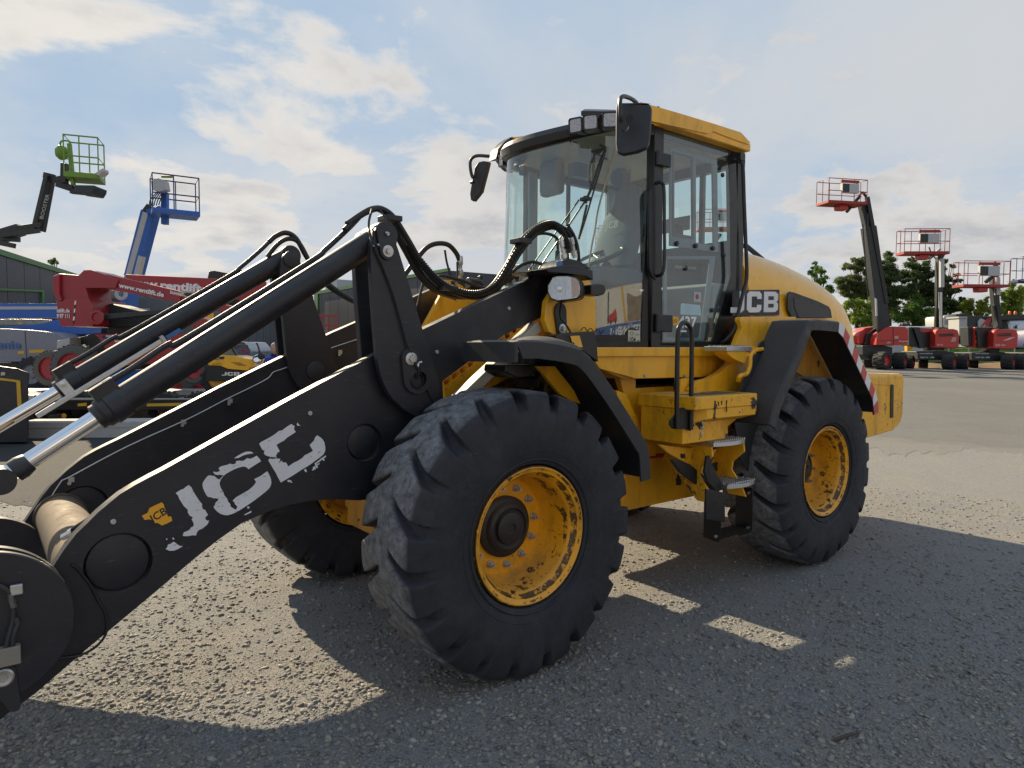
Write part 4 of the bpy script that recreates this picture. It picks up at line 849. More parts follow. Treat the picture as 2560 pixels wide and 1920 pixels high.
# black printed surround of the windscreen
g = band(1.755, 1.80, .003, .003, th=.002); part('windscreen_seal', g, BLKP, CAB)
for s in (1, -1):
    g = Geo(); g.slab([V(gx(.70, z)+.0, .702*s, z) for z in (1.75, 3.19)]+[V(gx(.655, z)+.004, .662*s, z) for z in (3.19, 1.75)], (.004,.004*s,0)); part('windscreen_seal', g, BLKP, CAB)
# glued joint of the two screen halves
g = Geo(); g.tube([onG(u, v, .004) for u, v in ((1537,372),(1528,410),(1515,452),(1504,490),(1494,530),(1488,570),(1480,610),(1473,655),(1470,668))], .006, 6, smooth=3)
part('glass_joint', g, flat('aged_sealant', (.42,.39,.28), .7, .4), CAB)
# side and rear glass
def pane(pts, mat=GLS, name='side_window'):
    g = Geo(); g.add(pts, [tuple(range(len(pts)))]); return part(name, g, mat, CAB, recalc=False, smooth=0)
door_px = [(1654,326),(1740,350),(1815,374),(1820,386),(1824,500),(1826,690),(1798,785),(1780,855),(1656,856)]
pane(Yp(door_px, .715), name='door_window')
pane([V(-1.58,-.70,1.77), V(-2.52,-.70,1.77), V(-2.52,-.70,3.17), V(-1.58,-.70,3.17)])
pane([V(-2.60,-.66,2.58), V(-2.60,.66,2.58), V(-2.60,.66,3.15), V(-2.60,-.66,3.15)], name='rear_window')
GREY = flat('grey_trim', (.13,.15,.18), .6); LGT = flat('pale_post_trim', (.30,.34,.38), .6); LIN = flat('roof_lining', (.34,.33,.29), .85)
# sliding pane frames inside the door
def ring(outer, inner, d, mat, name, parent=CAB, bev=.003): g = Geo(); g.slab(outer, d, [inner]); return part(name, g, mat, parent, bev)
g = Geo(); g.slab(Yp([(1676,368),(1793,402),(1796,630),(1676,614)], .700), (0,-.015,0), [Yp([(1685,382),(1730,395),(1732,592),(1685,584)], .700), Yp([(1740,398),(1782,410),(1785,616),(1740,606)], .700)]); part('sliding_frame', g, GREY, CAB, .003)
g = Geo(); g.slab(Yp([(1681,378),(1733,392),(1734,598),(1681,590)], .704), (0,-.006,0), [Yp([(1686,384),(1728,396),(1729,590),(1686,583)], .704)]); part('pane_rim', g, BLKP, CAB)
for u, v in ((1691,609),(1738,615),(1781,621),(1805,438),(1808,638),(1779,776),(1713,671)):
    p = onY(u, v, .716); g = Geo(); g.lathe([(.017,0),(.017,.010),(.013,.014),(.001,.014)], p, (0,1,0), 20); part('glass_button', g, BLKP, CAB)
for u0, v0, u1, v1 in ((1646,380,1674,420),(1645,786,1678,830)):
    g = Geo(); a = onY(u0, v0, .73); b = onY(u1, v1, .73); g.box((a.x, .715, a.z), (b.x, .745, b.z)); g.cyl((a.x+.01, .735, a.z+.005), (a.x+.01, .735, b.z-.005), .016, 12); part('door_hinge', g, PLA, CAB, .006)
# grab handle on the hinge post
g = Geo(); g.tube([onY(1641,458,.72), onY(1652,456,.765), onY(1660,472,.775), onY(1661,560,.775), onY(1661,655,.775), onY(1655,684,.765), onY(1643,690,.72)], .0115, 10, smooth=5); part('grab_handle', g, BLK2, CAB)
g = Geo(); g.slab(Yp([(1624,480),(1632,465),(1640,462),(1640,700),(1630,690),(1624,670)], .728), (0,-.02,0)); part('post_trim', g, BLK2, CAB, .003)
# stickers
def sticker(px, Y, mat, name='sticker', d=.0008): g = Geo(); g.slab(Yp(px, Y), (0, d, 0)); return part(name, g, mat, CAB, smooth=0)
sticker([(1701,763),(1704,758),(1750,763),(1753,789),(1701,786)], .716, flat('pale_cyan_paper', (.42,.58,.62), .7), 'paper_note')
sticker([(1682,791),(1696,792),(1696,814),(1682,813)], .716, DECY); sticker([(1734,730),(1752,731),(1752,755),(1734,754)], .716, flat('grey_label', (.45,.45,.46), .6))
p = onY(1743, 742, .7172); g = Geo(); g.lathe([(.001,0),(.020,0),(.020,.0006),(.001,.0006)], p, (0,1,0), 20); part('red_dot', g, flat('faded_red', (.35,.10,.10), .6), CAB)
EXD = V(-1,0,0)
part('model_number', text_geo('437', onY(1696,817,.7162), EXD, UP, .080, .0008, sx=1.25, bold=.03), WHT, CAB, smooth=0)
part('small_lettering', text_geo('JCB', onY(1683.5,806,.7172), EXD, V(-.15,0,1), .024, .0006, sx=.85), BLKP, CAB, smooth=0)
sticker([(1700,826),(1716,826),(1716,830),(1700,830)], .716, WHT)
# noise level label on the bowed screen
a, b, c, e = [onG(u, v, .003) for u, v in ((1570,825),(1600,827),(1600,860),(1570,858))]
g = Geo(); nn = (b-a).cross(a-e).normalized(); nn = nn if nn.y > 0 else -nn; g.slab([a,b,c,e], nn*.001); part('noise_label', g, flat('cream_label', (.62,.62,.48), .6), CAB, smooth=0)
ex = (c-e).normalized(); ey = (a-e).normalized()
part('label_number', text_geo('104', e.lerp(c,.06)+(a-e)*.10+nn*.0022, ex, ey, (a-e).length*.42, .0006, sx=.62, bold=.02), BLKP, CAB, smooth=0)
part('label_unit', text_geo('dB', e.lerp(c,.72)+(a-e)*.10+nn*.0022, ex, ey, (a-e).length*.20, .0006, sx=.6, bold=.02), BLKP, CAB, smooth=0)
part('label_symbol', text_geo('L WA', e.lerp(c,.52)+(a-e)*.62+nn*.0022, ex, ey, (a-e).length*.16, .0006, sx=.6), BLKP, CAB, smooth=0)
g = Geo(); p = e.lerp(c,.28)+(a-e)*.75+nn*.0022; g.lathe([(.010,0),(.013,0),(.013,.0008),(.010,.0008)], p, nn, 20); part('label_symbol', g, BLKP, CAB, smooth=0)
# ---- roof
RY = .80
sk = [(1627,271),(1706,285),(1788,310),(1853,331),(1876,356),(1872,361),(1835,348),(1783,328),(1773,335),(1629,303)]
S = Yp(sk, RY)
for s in (1, -1):
    g = Geo(); g.slab([V(p.x, s*RY, p.z) for p in ([S[0]+V(.10,0,.02)]+S[1:]+[S[-1]+V(.10,0,.01)] if s > 0 else [S[0]-V(.16,0,0)]+S[1:]+[S[-1]-V(.16,0,0)])], (0,-.03*s,0)); part('roof_skirt', g, YEL, CAB, .008)
zt = S[0].z
def roof_z(x, y):
    base = np.interp(-x, [1.1]+[-p.x for p in S[:5]], [zt+.01]+[p.z-.006 for p in S[:5]])
    return base+.04*(1-(y/.8)**2)
g = Geo(); vs = []; yy = np.linspace(-.79, .79, 25)
rows = 14
for i in range(rows+1):
    for y in yy:
        xf_ = -1.22-.55*y*y; xr = -2.55; x = xf_+(xr-xf_)*i/rows; vs.append(V(x, y, roof_z(x, y)-(.05 if i == 0 else .01 if i == 1 else 0)))
nb = len(vs)
for i in range(rows+1):
    for y in yy:
        xf_ = -1.22-.55*y*y; xr = -2.55; x = xf_+(xr-xf_)*i/rows; vs.append(V(x, y, min(3.235, roof_z(x, .79)-.05)))
m = len(yy); fs = [(i*m+j, i*m+j+1, (i+1)*m+j+1, (i+1)*m+j) for i in range(rows) for j in range(m-1)]
fs += [tuple(a+nb for a in f[::-1]) for f in fs]
for j in range(m-1): fs += [(j, j+nb, j+1+nb, j+1), (rows*m+j, rows*m+j+1, rows*m+j+1+nb, rows*m+j+nb)]
for i in range(rows): fs += [(i*m, (i+1)*m, (i+1)*m+nb, i*m+nb), (i*m+m-1, i*m+m-1+nb, (i+1)*m+m-1+nb, (i+1)*m+m-1)]
g.add(vs, fs); part('roof', g, YEL, CAB, .01, smooth=40)
g = Geo(); g.slab([V(-1.02-1.3*y*y, y, 3.226) for y in np.linspace(-.66, .66, 21)]+[V(-2.54,.66,3.226), V(-2.54,-.66,3.226)], (0,0,.004)); part('roof_lining', g, LIN, CAB)
# dark curved visor over the screen
g = Geo(); vs = []; ys2 = np.linspace(-.70, .68, 41)
for y in ys2:
    n = V(1, 2*GK*y, 0).normalized()
    for z, o in ((3.085,.015),(3.10,.045),(3.15,.055),(3.19,.03),(3.20,-.16),(3.12,-.10)):
        p = V(gx(y, 3.2), y, z+.42*y*y)+n*o; vs.append(V(p.x, max(-.80, min(.80, p.y)), p.z))
m = len(ys2); g.add(vs, [(i*6+k, (i+1)*6+k, (i+1)*6+(k+1) % 6, i*6+(k+1) % 6) for i in range(m-1) for k in range(6)]+[tuple(range(6)), tuple((m-1)*6+k for k in range(6))]); part('visor', g, BLK2, CAB, smooth=40)
# light bar hoods
def glassn(y): return V(1, 2*GK*y, 0).normalized()
def lightbar(ya, yb):
    g = Geo(); vs = []
    ys3 = np.linspace(ya, yb, 9)
    for y in ys3:
        n = glassn(y)*.5+V(.5,0,0); n.normalize()
        for z, o in ((3.28,-.06),(3.325,-.02),(3.335,.05),(3.30,.12),(3.27,.12)):
            vs.append(V(gx(y, 3.2), y, z)+n*o)
    m = 9; g.add(vs, [(i*5+k, (i+1)*5+k, (i+1)*5+(k+1) % 5, i*5+(k+1) % 5) for i in range(m-1) for k in range(5)]+[tuple(range(5)), tuple((m-1)*5+k for k in range(5))]); part('light_hood', g, BLK2, CAB, .004)
lightbar(.42, .64)
g = Geo(); g.slab(Yp([(1240,398),(1246,372),(1263,353),(1278,342),(1300,342),(1310,352),(1296,362),(1290,392)], -.52), (0,-.10,0)); part('light_hood', g, BLK2, CAB, .006)
g = Geo(); g.slab(Yp([(1281,343),(1333,337),(1322,344),(1300,350),(1288,349)], -.50), (0,-.10,0)); part('roof_corner', g, YEL, CAB, .004)
def worklight(u, v, y, az, tilt_=.08, sz=.052):
    c = onY(u, v, y); f = V(math.cos(az), math.sin(az), -tilt_).normalized(); s_ = V(-math.sin(az), math.cos(az), 0); up = f.cross(s_); up = up if up.z > 0 else -up
    M = Matrix((s_, up, f)).transposed().to_4x4(); M.translation = c
    g = Geo(); k = sz
    def rr(k, r=.3, n=5):
        o = []
        for qx, qy, a0 in ((1,1,0),(-1,1,90),(-1,-1,180),(1,-1,270)):
            for i in range(n): a = R(a0+90*i/(n-1)); o.append((qx*(k-k*r)+math.cos(a)*k*r, qy*(k-k*r)+math.sin(a)*k*r))
        return o
    g.slab([M @ V(x, y_, -.085) for x, y_ in rr(k)], M.to_3x3() @ V(0,0,.09), ); wl = part('work_light', g, BLK2, CAB, .006)
    g = Geo(); g.slab([M @ V(x, y_, .0055) for x, y_ in rr(k*.80)], M.to_3x3() @ V(0,0,.003)); part('work_light_lens', g, LENS, CAB, .002)
    g = Geo(); g.slab([M @ V(x, y_, .004) for x, y_ in rr(k*1.0)], M.to_3x3() @ V(0,0,.008), [[M @ V(x, y_, .004) for x, y_ in rr(k*.80)][::-1]]); part('work_light_rim', g, BLK2, CAB, .002)
t = NT('speckled_lamp_glass'); t.set(Base_Color=t.mix(t.ramp(t.noise(210, 3, .7), .52, .6), (.42,.42,.45), (.10,.10,.10)), Roughness=.2, Metallic=.5); LENS = t.m
worklight(1440, 314, .44, .35); worklight(1477, 306, .57, .55); worklight(1525, 300, .70, .75)
worklight(1254, 402, -.47, -.25, sz=.045); worklight(1267, 391, -.40, -.15, sz=.045); worklight(1281, 378, -.33, .3, sz=.048)
# ---- mirrors
def mirror(px, Y, face, th, mat=PLA):
    g = Geo(); f = Vector(face).normalized(); c = onY(sum(p[0] for p in px)/len(px), sum(p[1] for p in px)/len(px), Y)
    P = [CAM+ray(u, v)*((c-CAM).dot(f)/ray(u, v).dot(f)) for u, v in px]
    g.slab(P, f*-th); o = part('mirror', g, mat, CAB, .014, seg=3)
    g = Geo(); cc = sum(P, V(0,0,0))/len(P); g.slab([cc+(p-cc)*.9-f*(th+.001) for p in P], f*-.002); part('mirror_glass', g, CHR, CAB)
    return o
mirror([(1540,262),(1546,256),(1608,256),(1622,258),(1628,268),(1627,300),(1622,355),(1616,368),(1596,377),(1556,385),(1542,380),(1539,360),(1539,310)], .99, (.82,.50,.12), .045)
g = Geo(); g.tube([onY(1592,258,.92), onY(1580,248,.95), onY(1562,241,1.0), onY(1552,245,1.02), onY(1550,262,1.03), onY(1551,290,1.03), onY(1553,306,1.02)], .013, 10, smooth=5); g.cyl(onY(1574,296,1.0), onY(1574,296,1.055), .022, 16); part('mirror_arm', g, BLK2, CAB)
g = Geo(); g.tube([onY(1553,306,1.03), onY(1556,325,1.03), onY(1565,330,1.03), onY(1572,318,1.03), onY(1570,300,1.03)], .004, 6, smooth=4); part('mirror_cable', g, BLK2, CAB)
mirror([(1174,485),(1176,470),(1186,418),(1194,406),(1208,402),(1221,404),(1216,425),(1202,480),(1183,504),(1176,500)], -1.22, (.93,.28,-.05), .05)
g = Geo(); g.tube([onY(1281,428,-.82), onY(1262,424,-.88), onY(1248,408,-.95), onY(1236,394,-1.02), on_(1220) if False else onY(1214,390,-1.1), onY(1190,390,-1.2), onY(1177,400,-1.25), onY(1176,420,-1.25), onY(1181,442,-1.24), onY(1188,440,-1.22)], .015, 10, smooth=5); g.cyl(onY(1179,456,-1.22), onY(1184,455,-1.18), .018, 12); part('mirror_arm', g, BLK2, CAB)
# ---- wiper
g = Geo(); g.tube([onG(u, v, o) for u, v, o in ((1512,378,.012),(1498,410,.02),(1485,450,.03),(1472,485,.035),(1462,505,.035))], .009, 8, smooth=3)
g.tube([onG(1514,376,.006), onG(1500,425,.006), onG(1484,478,.006), onG(1466,540,.006), onG(1450,590,.006)], .006, 6, smooth=3)
wp = part('wiper', g, BLK2, CAB)
for a, b, r_ in (((1462,505),(1340,690),.006), ((1447,502),(1318,690),.005), ((1466,515),(1446,600),.008)):
    g = Geo(); g.tube([onG(*a, .03), onG(*rnd(V(*a), V(*b), .5), .035), onG(*b, .03)], r_, 8, smooth=3); part('wiper_arm', g, BLK2, CAB)
g = Geo(); p = onG(1462, 500, .03); g.box(p+V(-.03,-.035,-.012), p+V(.02,.03,.012)); g.cyl(p+V(0,0,-.03), p+V(0,0,.02), .014, 12); part('wiper_pivot', g, BLK2, CAB, .003)
# ---- interior
SEAT = flat('grey_seat_fabric', (.10,.115,.14), .9)
g = Geo(); vs = []
prof = [(2.36,.24,-1.78),(2.45,.255,-1.82),(2.62,.25,-1.88),(2.78,.22,-1.93),(2.86,.15,-1.96),(2.90,.135,-1.97),(3.0,.13,-1.99),(3.03,.09,-2.0)]
for z, hw, x in prof:
    for k in range(16): a = 2*math.pi*k/16; vs.append(V(x-.05+.065*math.sin(a)*1.0, hw*math.cos(a)*(1 if abs(math.cos(a)) < .9 else .98), z))
m = 16; g.add(vs, [(i*m+k, i*m+(k+1) % m, (i+1)*m+(k+1) % m, (i+1)*m+k) for i in range(len(prof)-1) for k in range(m)]+[tuple(range(m)), tuple((len(prof)-1)*m+k for k in range(m))]); part('seat_back', g, SEAT, CAB, smooth=70)
g = Geo(); g.box((-1.95,-.25,2.18), (-1.42,.25,2.33)); part('seat_cushion', g, SEAT, CAB, .05, seg=4)
g = Geo(); g.box((-1.95,-.24,1.72), (-1.5,.24,2.18)); part('seat_base', g, BLK2, CAB, .03)
g = Geo(); g.box((-1.75,-.42,2.30), (-1.35,-.30,2.40)); g.box((-1.62,-.40,2.38), (-1.58,-.36,2.52)); part('armrest', g, GREY, CAB, .02)
g = Geo()
for y in (-.05, .05):
    for k in range(9): g.lathe([(.009,-.003),(.014,0),(.009,.003)], (-1.99, y, 3.05+.013*k), (0,0,1), 10)
part('belt_spring', g, BLK2, CAB)
g = Geo(); c = onY(1500,642,.02); ax = V(.42,0,.9).normalized(); e1 = V(0,1,0); e2 = ax.cross(e1); g.tube([c+e1*math.cos(a)*.19+e2*math.sin(a)*.19 for a in np.linspace(0, 2*math.pi, 40, endpoint=False)], .014, 10, closed=True)
for a in (.6, 2.6, 4.7): g.tube([c-ax*.03, c+e1*math.cos(a)*.18+e2*math.sin(a)*.18], .010, 8)
g.cyl(c-ax*.05, c-ax*.01, .05, 16); part('steering_wheel', g, BLK2, CAB)
g = Geo(); g.slab([V(c.x+.14,.12,1.72), V(c.x+.36,.12,1.72), V(c.x+.20,.12,2.22), V(c.x+.02,.12,c.z-.03), V(c.x-.04,.12,c.z-.06)], (0,-.2,0)); part('steering_column', g, BLK2, CAB, .02)
g = Geo(); g.slab([V(-1.06,.36,1.72), V(-.98,-.36,1.72), V(-.98,-.36,2.12), V(-1.06,.36,2.12)], (-.16,0,0)); part('front_console', g, GREY, CAB, .04)
g = Geo(); g.box((-2.45,-.66,1.72), (-1.55,-.42,2.32)); part('side_console', g, GREY, CAB, .04)
g = Geo(); g.box((-2.56,-.66,1.72), (-2.30,.66,2.22)); part('rear_shelf', g, GREY, CAB, .03)
g = Geo(); g.box((-1.60, -.68, 1.75), (-1.50, -.63, 3.2)); part('inner_post', g, LGT, CAB, .015)
g = Geo(); g.box((-2.56,-.68,1.75), (-2.47,-.62,3.2)); part('inner_post', g, LGT, CAB, .015)
g = Geo(); g.box((-2.03,-.705,1.77), (-1.99,-.69,3.17)); part('window_divider', g, BLK2, CAB)
g = Geo(); c = onY(1499,385,.12); g.box(c+V(-.012,-.09,-.055), c+V(.012,.09,.055)); part('interior_mirror', g, flat('blue_grey_plastic', (.05,.07,.10), .5), CAB, .02, seg=3)
g = Geo(); c = onY(1380,440,-.35); g.box(c+V(-.05,-.12,-.16), c+V(.05,.12,.12)); part('sun_blind', g, flat('blind_fabric', (.17,.185,.21), .8), CAB, .04, seg=3)
g = Geo(); c = onY(1445,425,-.1); g.box(c+V(-.07,-.045,-.06), c+V(.07,.045,.05)); part('radio_box', g, MATS['blue_grey_plastic'], CAB, .01)
for u, v in ((1550,444),(1700,400)):
    d = ray(u, v); c = onZ(u, v, 3.2); g = Geo(); c = onY(u, v, -.2 if u < 1600 else .1); g.lathe([(.085,0),(.085,.012),(.075,.018),(.001,.018)], c, (.5,.5,-.6), 28); part('ceiling_speaker', g, MATS['blue_grey_plastic'], CAB)
g = Geo(); g.lathe([(.001,0),(.10,0),(.11,.006),(.105,.014),(.08,.02),(.06,.012),(.001,.012)], onY(1771,822,.60), (0,1,0), 32); part('door_speaker', g, BLK2, CAB)
g = Geo(); c = onY(1695,580,.45); g.box(c+V(-.04,-.03,-.1), c+V(.04,.03,.06)); part('control_lever', g, BLK2, CAB, .02)
g = Geo(); g.slab(Yp([(1660,640),(1790,640),(1760,852),(1660,852)], .695), (0,-.012,0), [Yp([(1668,648),(1776,648),(1750,844),(1668,844)], .695)]); part('inner_door_frame', g, GREY, CAB, .003)
g = Geo(); g.slab(Yp([(1695,664),(1740,668),(1742,674),(1695,671)], .69), (0,-.03,0)); part('inner_door_handle', g, GREY, CAB, .003)
g = Geo(); g.slab([V(-2.585,-.30,2.72), V(-2.585,.20,2.72), V(-2.585,.20,2.84), V(-2.585,-.30,2.84)], (-.004,0,0)); part('rear_plate', g, flat('grey_plate', (.2,.21,.22), .6), CAB)
part('seat_lettering', text_geo('JCB', (-1.865,-.085,2.68), V(0,1,0), V(-.18,0,1), .06, .002, shear=.1, bold=.02), MATS['grey_trim'] if False else LGT, CAB, smooth=0)
for y, z in ((-.60,2.62),(-.53,2.62),(-.60,2.52),(-.53,2.52)):
    g = Geo(); g.box((-2.466, y-.028, z-.04), (-2.462, y+.028, z+.04)); part('warning_label', g, flat('pale_yellow_label', (.45,.40,.22), .6), CAB, smooth=0)
g = Geo(); g.tube([(-1.60,-.25,2.33),(-1.52,-.27,2.42),(-1.5,-.27,2.55)], .012, 8, smooth=4); g.lathe([(.001,-.03),(.02,-.025),(.024,.01),(.001,.03)], (-1.5,-.27,2.57), (0,0,1), 12); part('joystick', g, BLK2, CAB)
g = Geo(); g.box((-1.20,-.46,2.18), (-1.12,-.22,2.36)); part('display', g, BLK2, CAB, .012)
g = Geo(); g.box((-1.30,-.60,1.72), (-1.10,-.34,2.20)); part('side_pod', g, GREY, CAB, .03)
for i, (u, v) in enumerate(((1408,330),(1432,352),(1500,360))):
    g = Geo(); g.tube([onG(u, v, -.02), onG(u+14, v+6, -.03), onG(u+20, v+30, -.03)], .006, 6, smooth=3); part('interior_cable', g, BLK2, CAB)
# ---- outer handrail behind the door
g = Geo(); g.tube([onY(1835,398,.76), onY(1850,404,.80), onY(1857,418,.82), onY(1860,500,.82), onY(1864,600,.82), onY(1867,690,.82), onY(1858,730,.82), onY(1846,780,.82), onY(1834,825,.80), onY(1812,852,.76), onY(1800,858,.72)], .0145, 12, smooth=6); part('handrail', g, BLK2, LD)
g = Geo(); a = onY(1826,386,.73); b = onY(1857,404,.80); g.box((a.x,.70,a.z), (b.x,.82,b.z)); part('rail_bracket', g, BLK2, LD, .003)
# ---- cab skirt and yellow bodywork below
g = Geo(); g.slab(Yp([(1490,872),(1815,872),(1828,893),(1824,905),(1800,925),(1780,937),(1755,943),(1590,947),(1500,922),(1484,900)], .735), (0,-.04,0)); sk_ = part('cab_skirt', g, YEL, LD, .006)
g = Geo(); up_ = Yp([(1490,868),(1815,868),(1828,890),(1486,892)], .76); g.slab(up_, (0,-.05,0)); part('skirt_rail', g, YEL, sk_, .006)
for u in (1612, 1710): 
    p = onY(u, 939, .736); g = Geo(); g.tube([p, p+V(0,.01,0)], .012, 6); part('bolt', g, STL, sk_)
g = Geo(); g.slab(Yp([(1490,868),(1485,900),(1500,922),(1590,947),(1560,947),(1480,915)], .72), (0,-1.44,0)); part('cab_skirt', g, YELG, LD)
g = Geo(); g.box((-2.6,-.5,1.44), (-1.58,.5,1.56)); part('cab_mount', g, GRIME, LD)
# side frame plate sweeping up to the rear wing
sw = [(1744,953),(1772,946),(1800,932),(1822,912),(1832,895),(1840,862),(1856,822),(1850,800),(1852,792),(1990,792),(1990,900),(1960,1030),(1842,1035),(1740,1010),(1728,975)]
g = Geo(); g.slab(Yp(sw, .86), (0,-.05,0)); rf = part('rear_frame', g, YEL, LD, .006)
g = Geo(); g.slab(XZ([(-1.54,1.12),(-1.54,.52),(-1.58,.50),(-2.75,.50),(-3.6,.62),(-4.2,.8),(-4.2,1.5),(-2.4,1.65),(-2.2,1.4),(-1.7,1.36)], .46), (0,-.92,0)); part('chassis_beam', g, YEL, rf, .008)
g = Geo(); p = onY(1655,1137,.465); q = onY(1628,1138,.465); g.slab(Yp([(1600,1136),(1678,1132),(1678,1142),(1600,1148)], .4605), (0,.001,0)); part('red_stripe', g, RED, rf, smooth=0)
g = Geo(); g.slab(Yp([(1682,1155),(1712,1160),(1712,1205),(1702,1216),(1688,1214),(1680,1200)], .461), (0,.012,0), [Yp([(1687,1161),(1707,1165),(1707,1203),(1700,1209),(1690,1208),(1686,1198)], .461)]); part('lashing_eye', g, YEL, rf, .003)
g = Geo(); g.cyl(onY(1698,1160,.47), onY(1696,1205,.47), .012, 10); g.cyl(onY(1696,1198,.48), onY(1696,1212,.48), .022, 10); part('lashing_pin', g, GRIME, rf)
# front yellow inner column with gussets
g = Geo(); g.slab(Yp([(1545,932),(1590,948),(1590,970),(1684,965),(1690,1000),(1630,1008),(1620,1035),(1618,1100),(1640,1115),(1640,1140),(1590,1140),(1580,1060),(1560,985)], .60), (0,-.05,0)); part('rear_frame_cheek', g, YEL, rf, .006)
g = Geo(); g.slab(Yp([(1590,948),(1684,944),(1684,966),(1590,970)], .50), (0,-.05,0)); part('gap_plate', g, GRIME, rf)
g = Geo(); g.slab(Yp([(1702,948),(1722,944),(1760,1002),(1700,1002)], .80), (0,-.02,0)); part('gusset', g, YEL, rf, .003)
g = Geo(); g.slab(Yp([(1584,1034),(1617,1032),(1617,1058),(1586,1060)], .66), (0,-.05,0)); part('bracket', g, YEL, rf, .004)
# ---- battery box, lid, U-shaped grab rail
g = Geo(); g.slab([V(-1.37,1.12,z) for z in ()] or [V(-1.37,.74,1.085), V(-1.37,1.12,1.065), V(-1.37,1.12,1.18), V(-1.50,1.12,1.32), V(-1.50,.74,1.36), V(-1.37,.74,1.36)][:0] or [V(-1.37,.74,1.085), V(-1.37,1.10,1.085), V(-1.37,1.10,1.33), V(-1.37,.74,1.33)], (-.47,0,0)); bb = part('battery_box', g, YELC, LD, .008)
g = Geo(); g.box((-1.36,.72,1.315), (-2.06,1.20,1.40)); part('lid', g, YELC, bb, .008)
g = Geo(); g.slab([V(-1.50,1.19,1.315), V(-1.50,1.19,1.25), V(-1.44,1.11,1.22), V(-1.44,1.11,1.315)], (-.56,0,0)); part('lid_lip', g, YELC, bb, .004)
g = Geo(); a = onY(1880,990,1.19); g.slab(Yp([(1876,992),(1893,990),(1891,1028),(1876,1030)], 1.15), (0,-.02,0)); part('lid_tab', g, YEL, bb, .003)
g = Geo(); g.slab(Yp([(1760,1052),(1848,1038),(1842,1048),(1820,1066),(1820,1085),(1752,1092)], 1.02), (0,-.2,0)); part('lower_tray', g, YELC, bb, .006)
HRX = V(0,1.14,0)
g = Geo(); g.tube([onY(1692,1072,1.13), onY(1692,1000,1.13), onY(1693,900,1.13), onY(1695,835,1.13), onY(1699,816,1.13), onY(1711,806,1.13), onY(1724,816,1.13), onY(1729,835,1.13), onY(1729,900,1.13), onY(1728,1000,1.13), onY(1727,1074,1.13)], .0155, 12, smooth=6); part('grab_rail', g, BLK2, LD)
g = Geo(); g.slab(Yp([(1676,1052),(1690,1035),(1700,1020),(1716,1018),(1728,1040),(1734,1060),(1728,1078),(1716,1073),(1684,1072),(1676,1064)], 1.118), (0,-.014,0)); part('rail_plate', g, GRIME, LD, .004)
g = Geo()
for u, v in ((1760,1048),(1758,1058),(1755,1068),(1753,1078),(1752,1088)): p = onY(u, v, 1.17); g.tube(circ(p, .011, 'y' if (v//10) % 2 else 'x', 12), .003, 6, closed=True)
g.tube([onY(1752,1088,1.17), onY(1748,1100,1.16)], .004, 6); part('lid_chain', g, STL, LD)
# ---- steps
def tread(x0, x1, y0, y1, z, nm='step'):
    g = Geo(); n = 12
    arc = [V(x0+(x1-x0)*i/n, y1+.035*math.sin(math.pi*i/n), z) for i in range(n+1)]
    g.slab(arc+[V(x1,y0,z), V(x0,y0,z)], (0,0,-.028)); st = part(nm, g, GALV, LD, .003)
    g = Geo()
    for i in range(15):
        for j in range(5):
            c = V(x0+(x1-x0)*(i+.5)/15, y0+.02+(y1-y0)*(j+.4)/5, z-.001); g.box(c+V(-.006,-.012,0), c+V(.006,.012,.011))
    sp = part('tread_teeth', g, GALV, st, smooth=0); sp['kind'] = 'stuff'; return st
tread(-1.66,-2.03,.90,1.13,1.075); tread(-1.80,-2.13,.93,1.15,.775)
for x in (-1.665, -2.04):
    g = Geo(); xx = x; g.slab([V(xx,.80,1.09), V(xx,1.11,1.05), V(xx,1.12,.98), V(xx,1.03,.90), V(xx,1.02,.84), V(xx,1.10,.74), V(xx,1.14,.66), V(xx,1.00,.66), V(xx,.86,.80), V(xx,.70,.92)], (-.016,0,0)); part('step_side', g, YELC, LD, .004)
g = Geo(); g.slab([V(-1.70,.86,1.05), V(-2.02,.86,1.05), V(-2.05,.90,.70), V(-1.76,.90,.70)], (0,-.012,0)); part('riser_plate', g, YELC, LD, .003)
g = Geo(); g.slab(Yp([(1680,1150),(1694,1147),(1725,1160),(1770,1195),(1800,1215),(1800,1232),(1765,1226),(1745,1214),(1700,1180)], 1.0), (0,-.03,0)); part('step_brace', g, GRIME, LD, .008)
g = Geo(); g.slab(Yp([(1768,1140),(1782,1138),(1780,1158),(1795,1190),(1806,1205),(1806,1226),(1790,1228),(1770,1205),(1762,1180)], 1.10), (0,-.02,0)); part('step_brace', g, GRIME, LD, .005)
for x, w_ in ((-1.72,.0), (-2.10,.0)):
    g = Geo(); g.slab([V(x,1.02,.70), V(x,1.155,.72), V(x,1.155,.42), V(x,1.14,.39), V(x,1.02,.40)], (-.012,0,0)); part('step_hanger', g, BLK2, LD, .002)
    g = Geo()
    for y, z in ((1.13,.68),(1.13,.43)): g.tube([V(x+.002,y,z), V(x+.014,y,z)], .012, 6)
    part('bolt', g, STL, LD)
g = Geo(); g.box((-1.735,1.0,.44), (-1.35,1.02,.70)) if False else g.slab(Yp([(1765,1222),(1813,1232),(1813,1306),(1765,1298)], 1.16), (0,-.012,0)); part('step_hanger', g, BLK2, LD, .003)
g = Geo()
for i in range(11): g.box((-1.74-.034*i,1.0,.408), (-1.748-.034*i,1.15,.422))
for j in range(4): g.box((-1.735,1.01+.04*j,.406), (-2.11,1.016+.04*j,.414))
part('mesh_step', g, GRIME, LD)
WEAR = paint('bare_worn_patch', (.018,.015,.013), rough=.7, dust=.4, dirt=(.07,.04,.02))
def zs(*a): return [(1500+x/3.071, 800+y/3.071) for x, y in a]
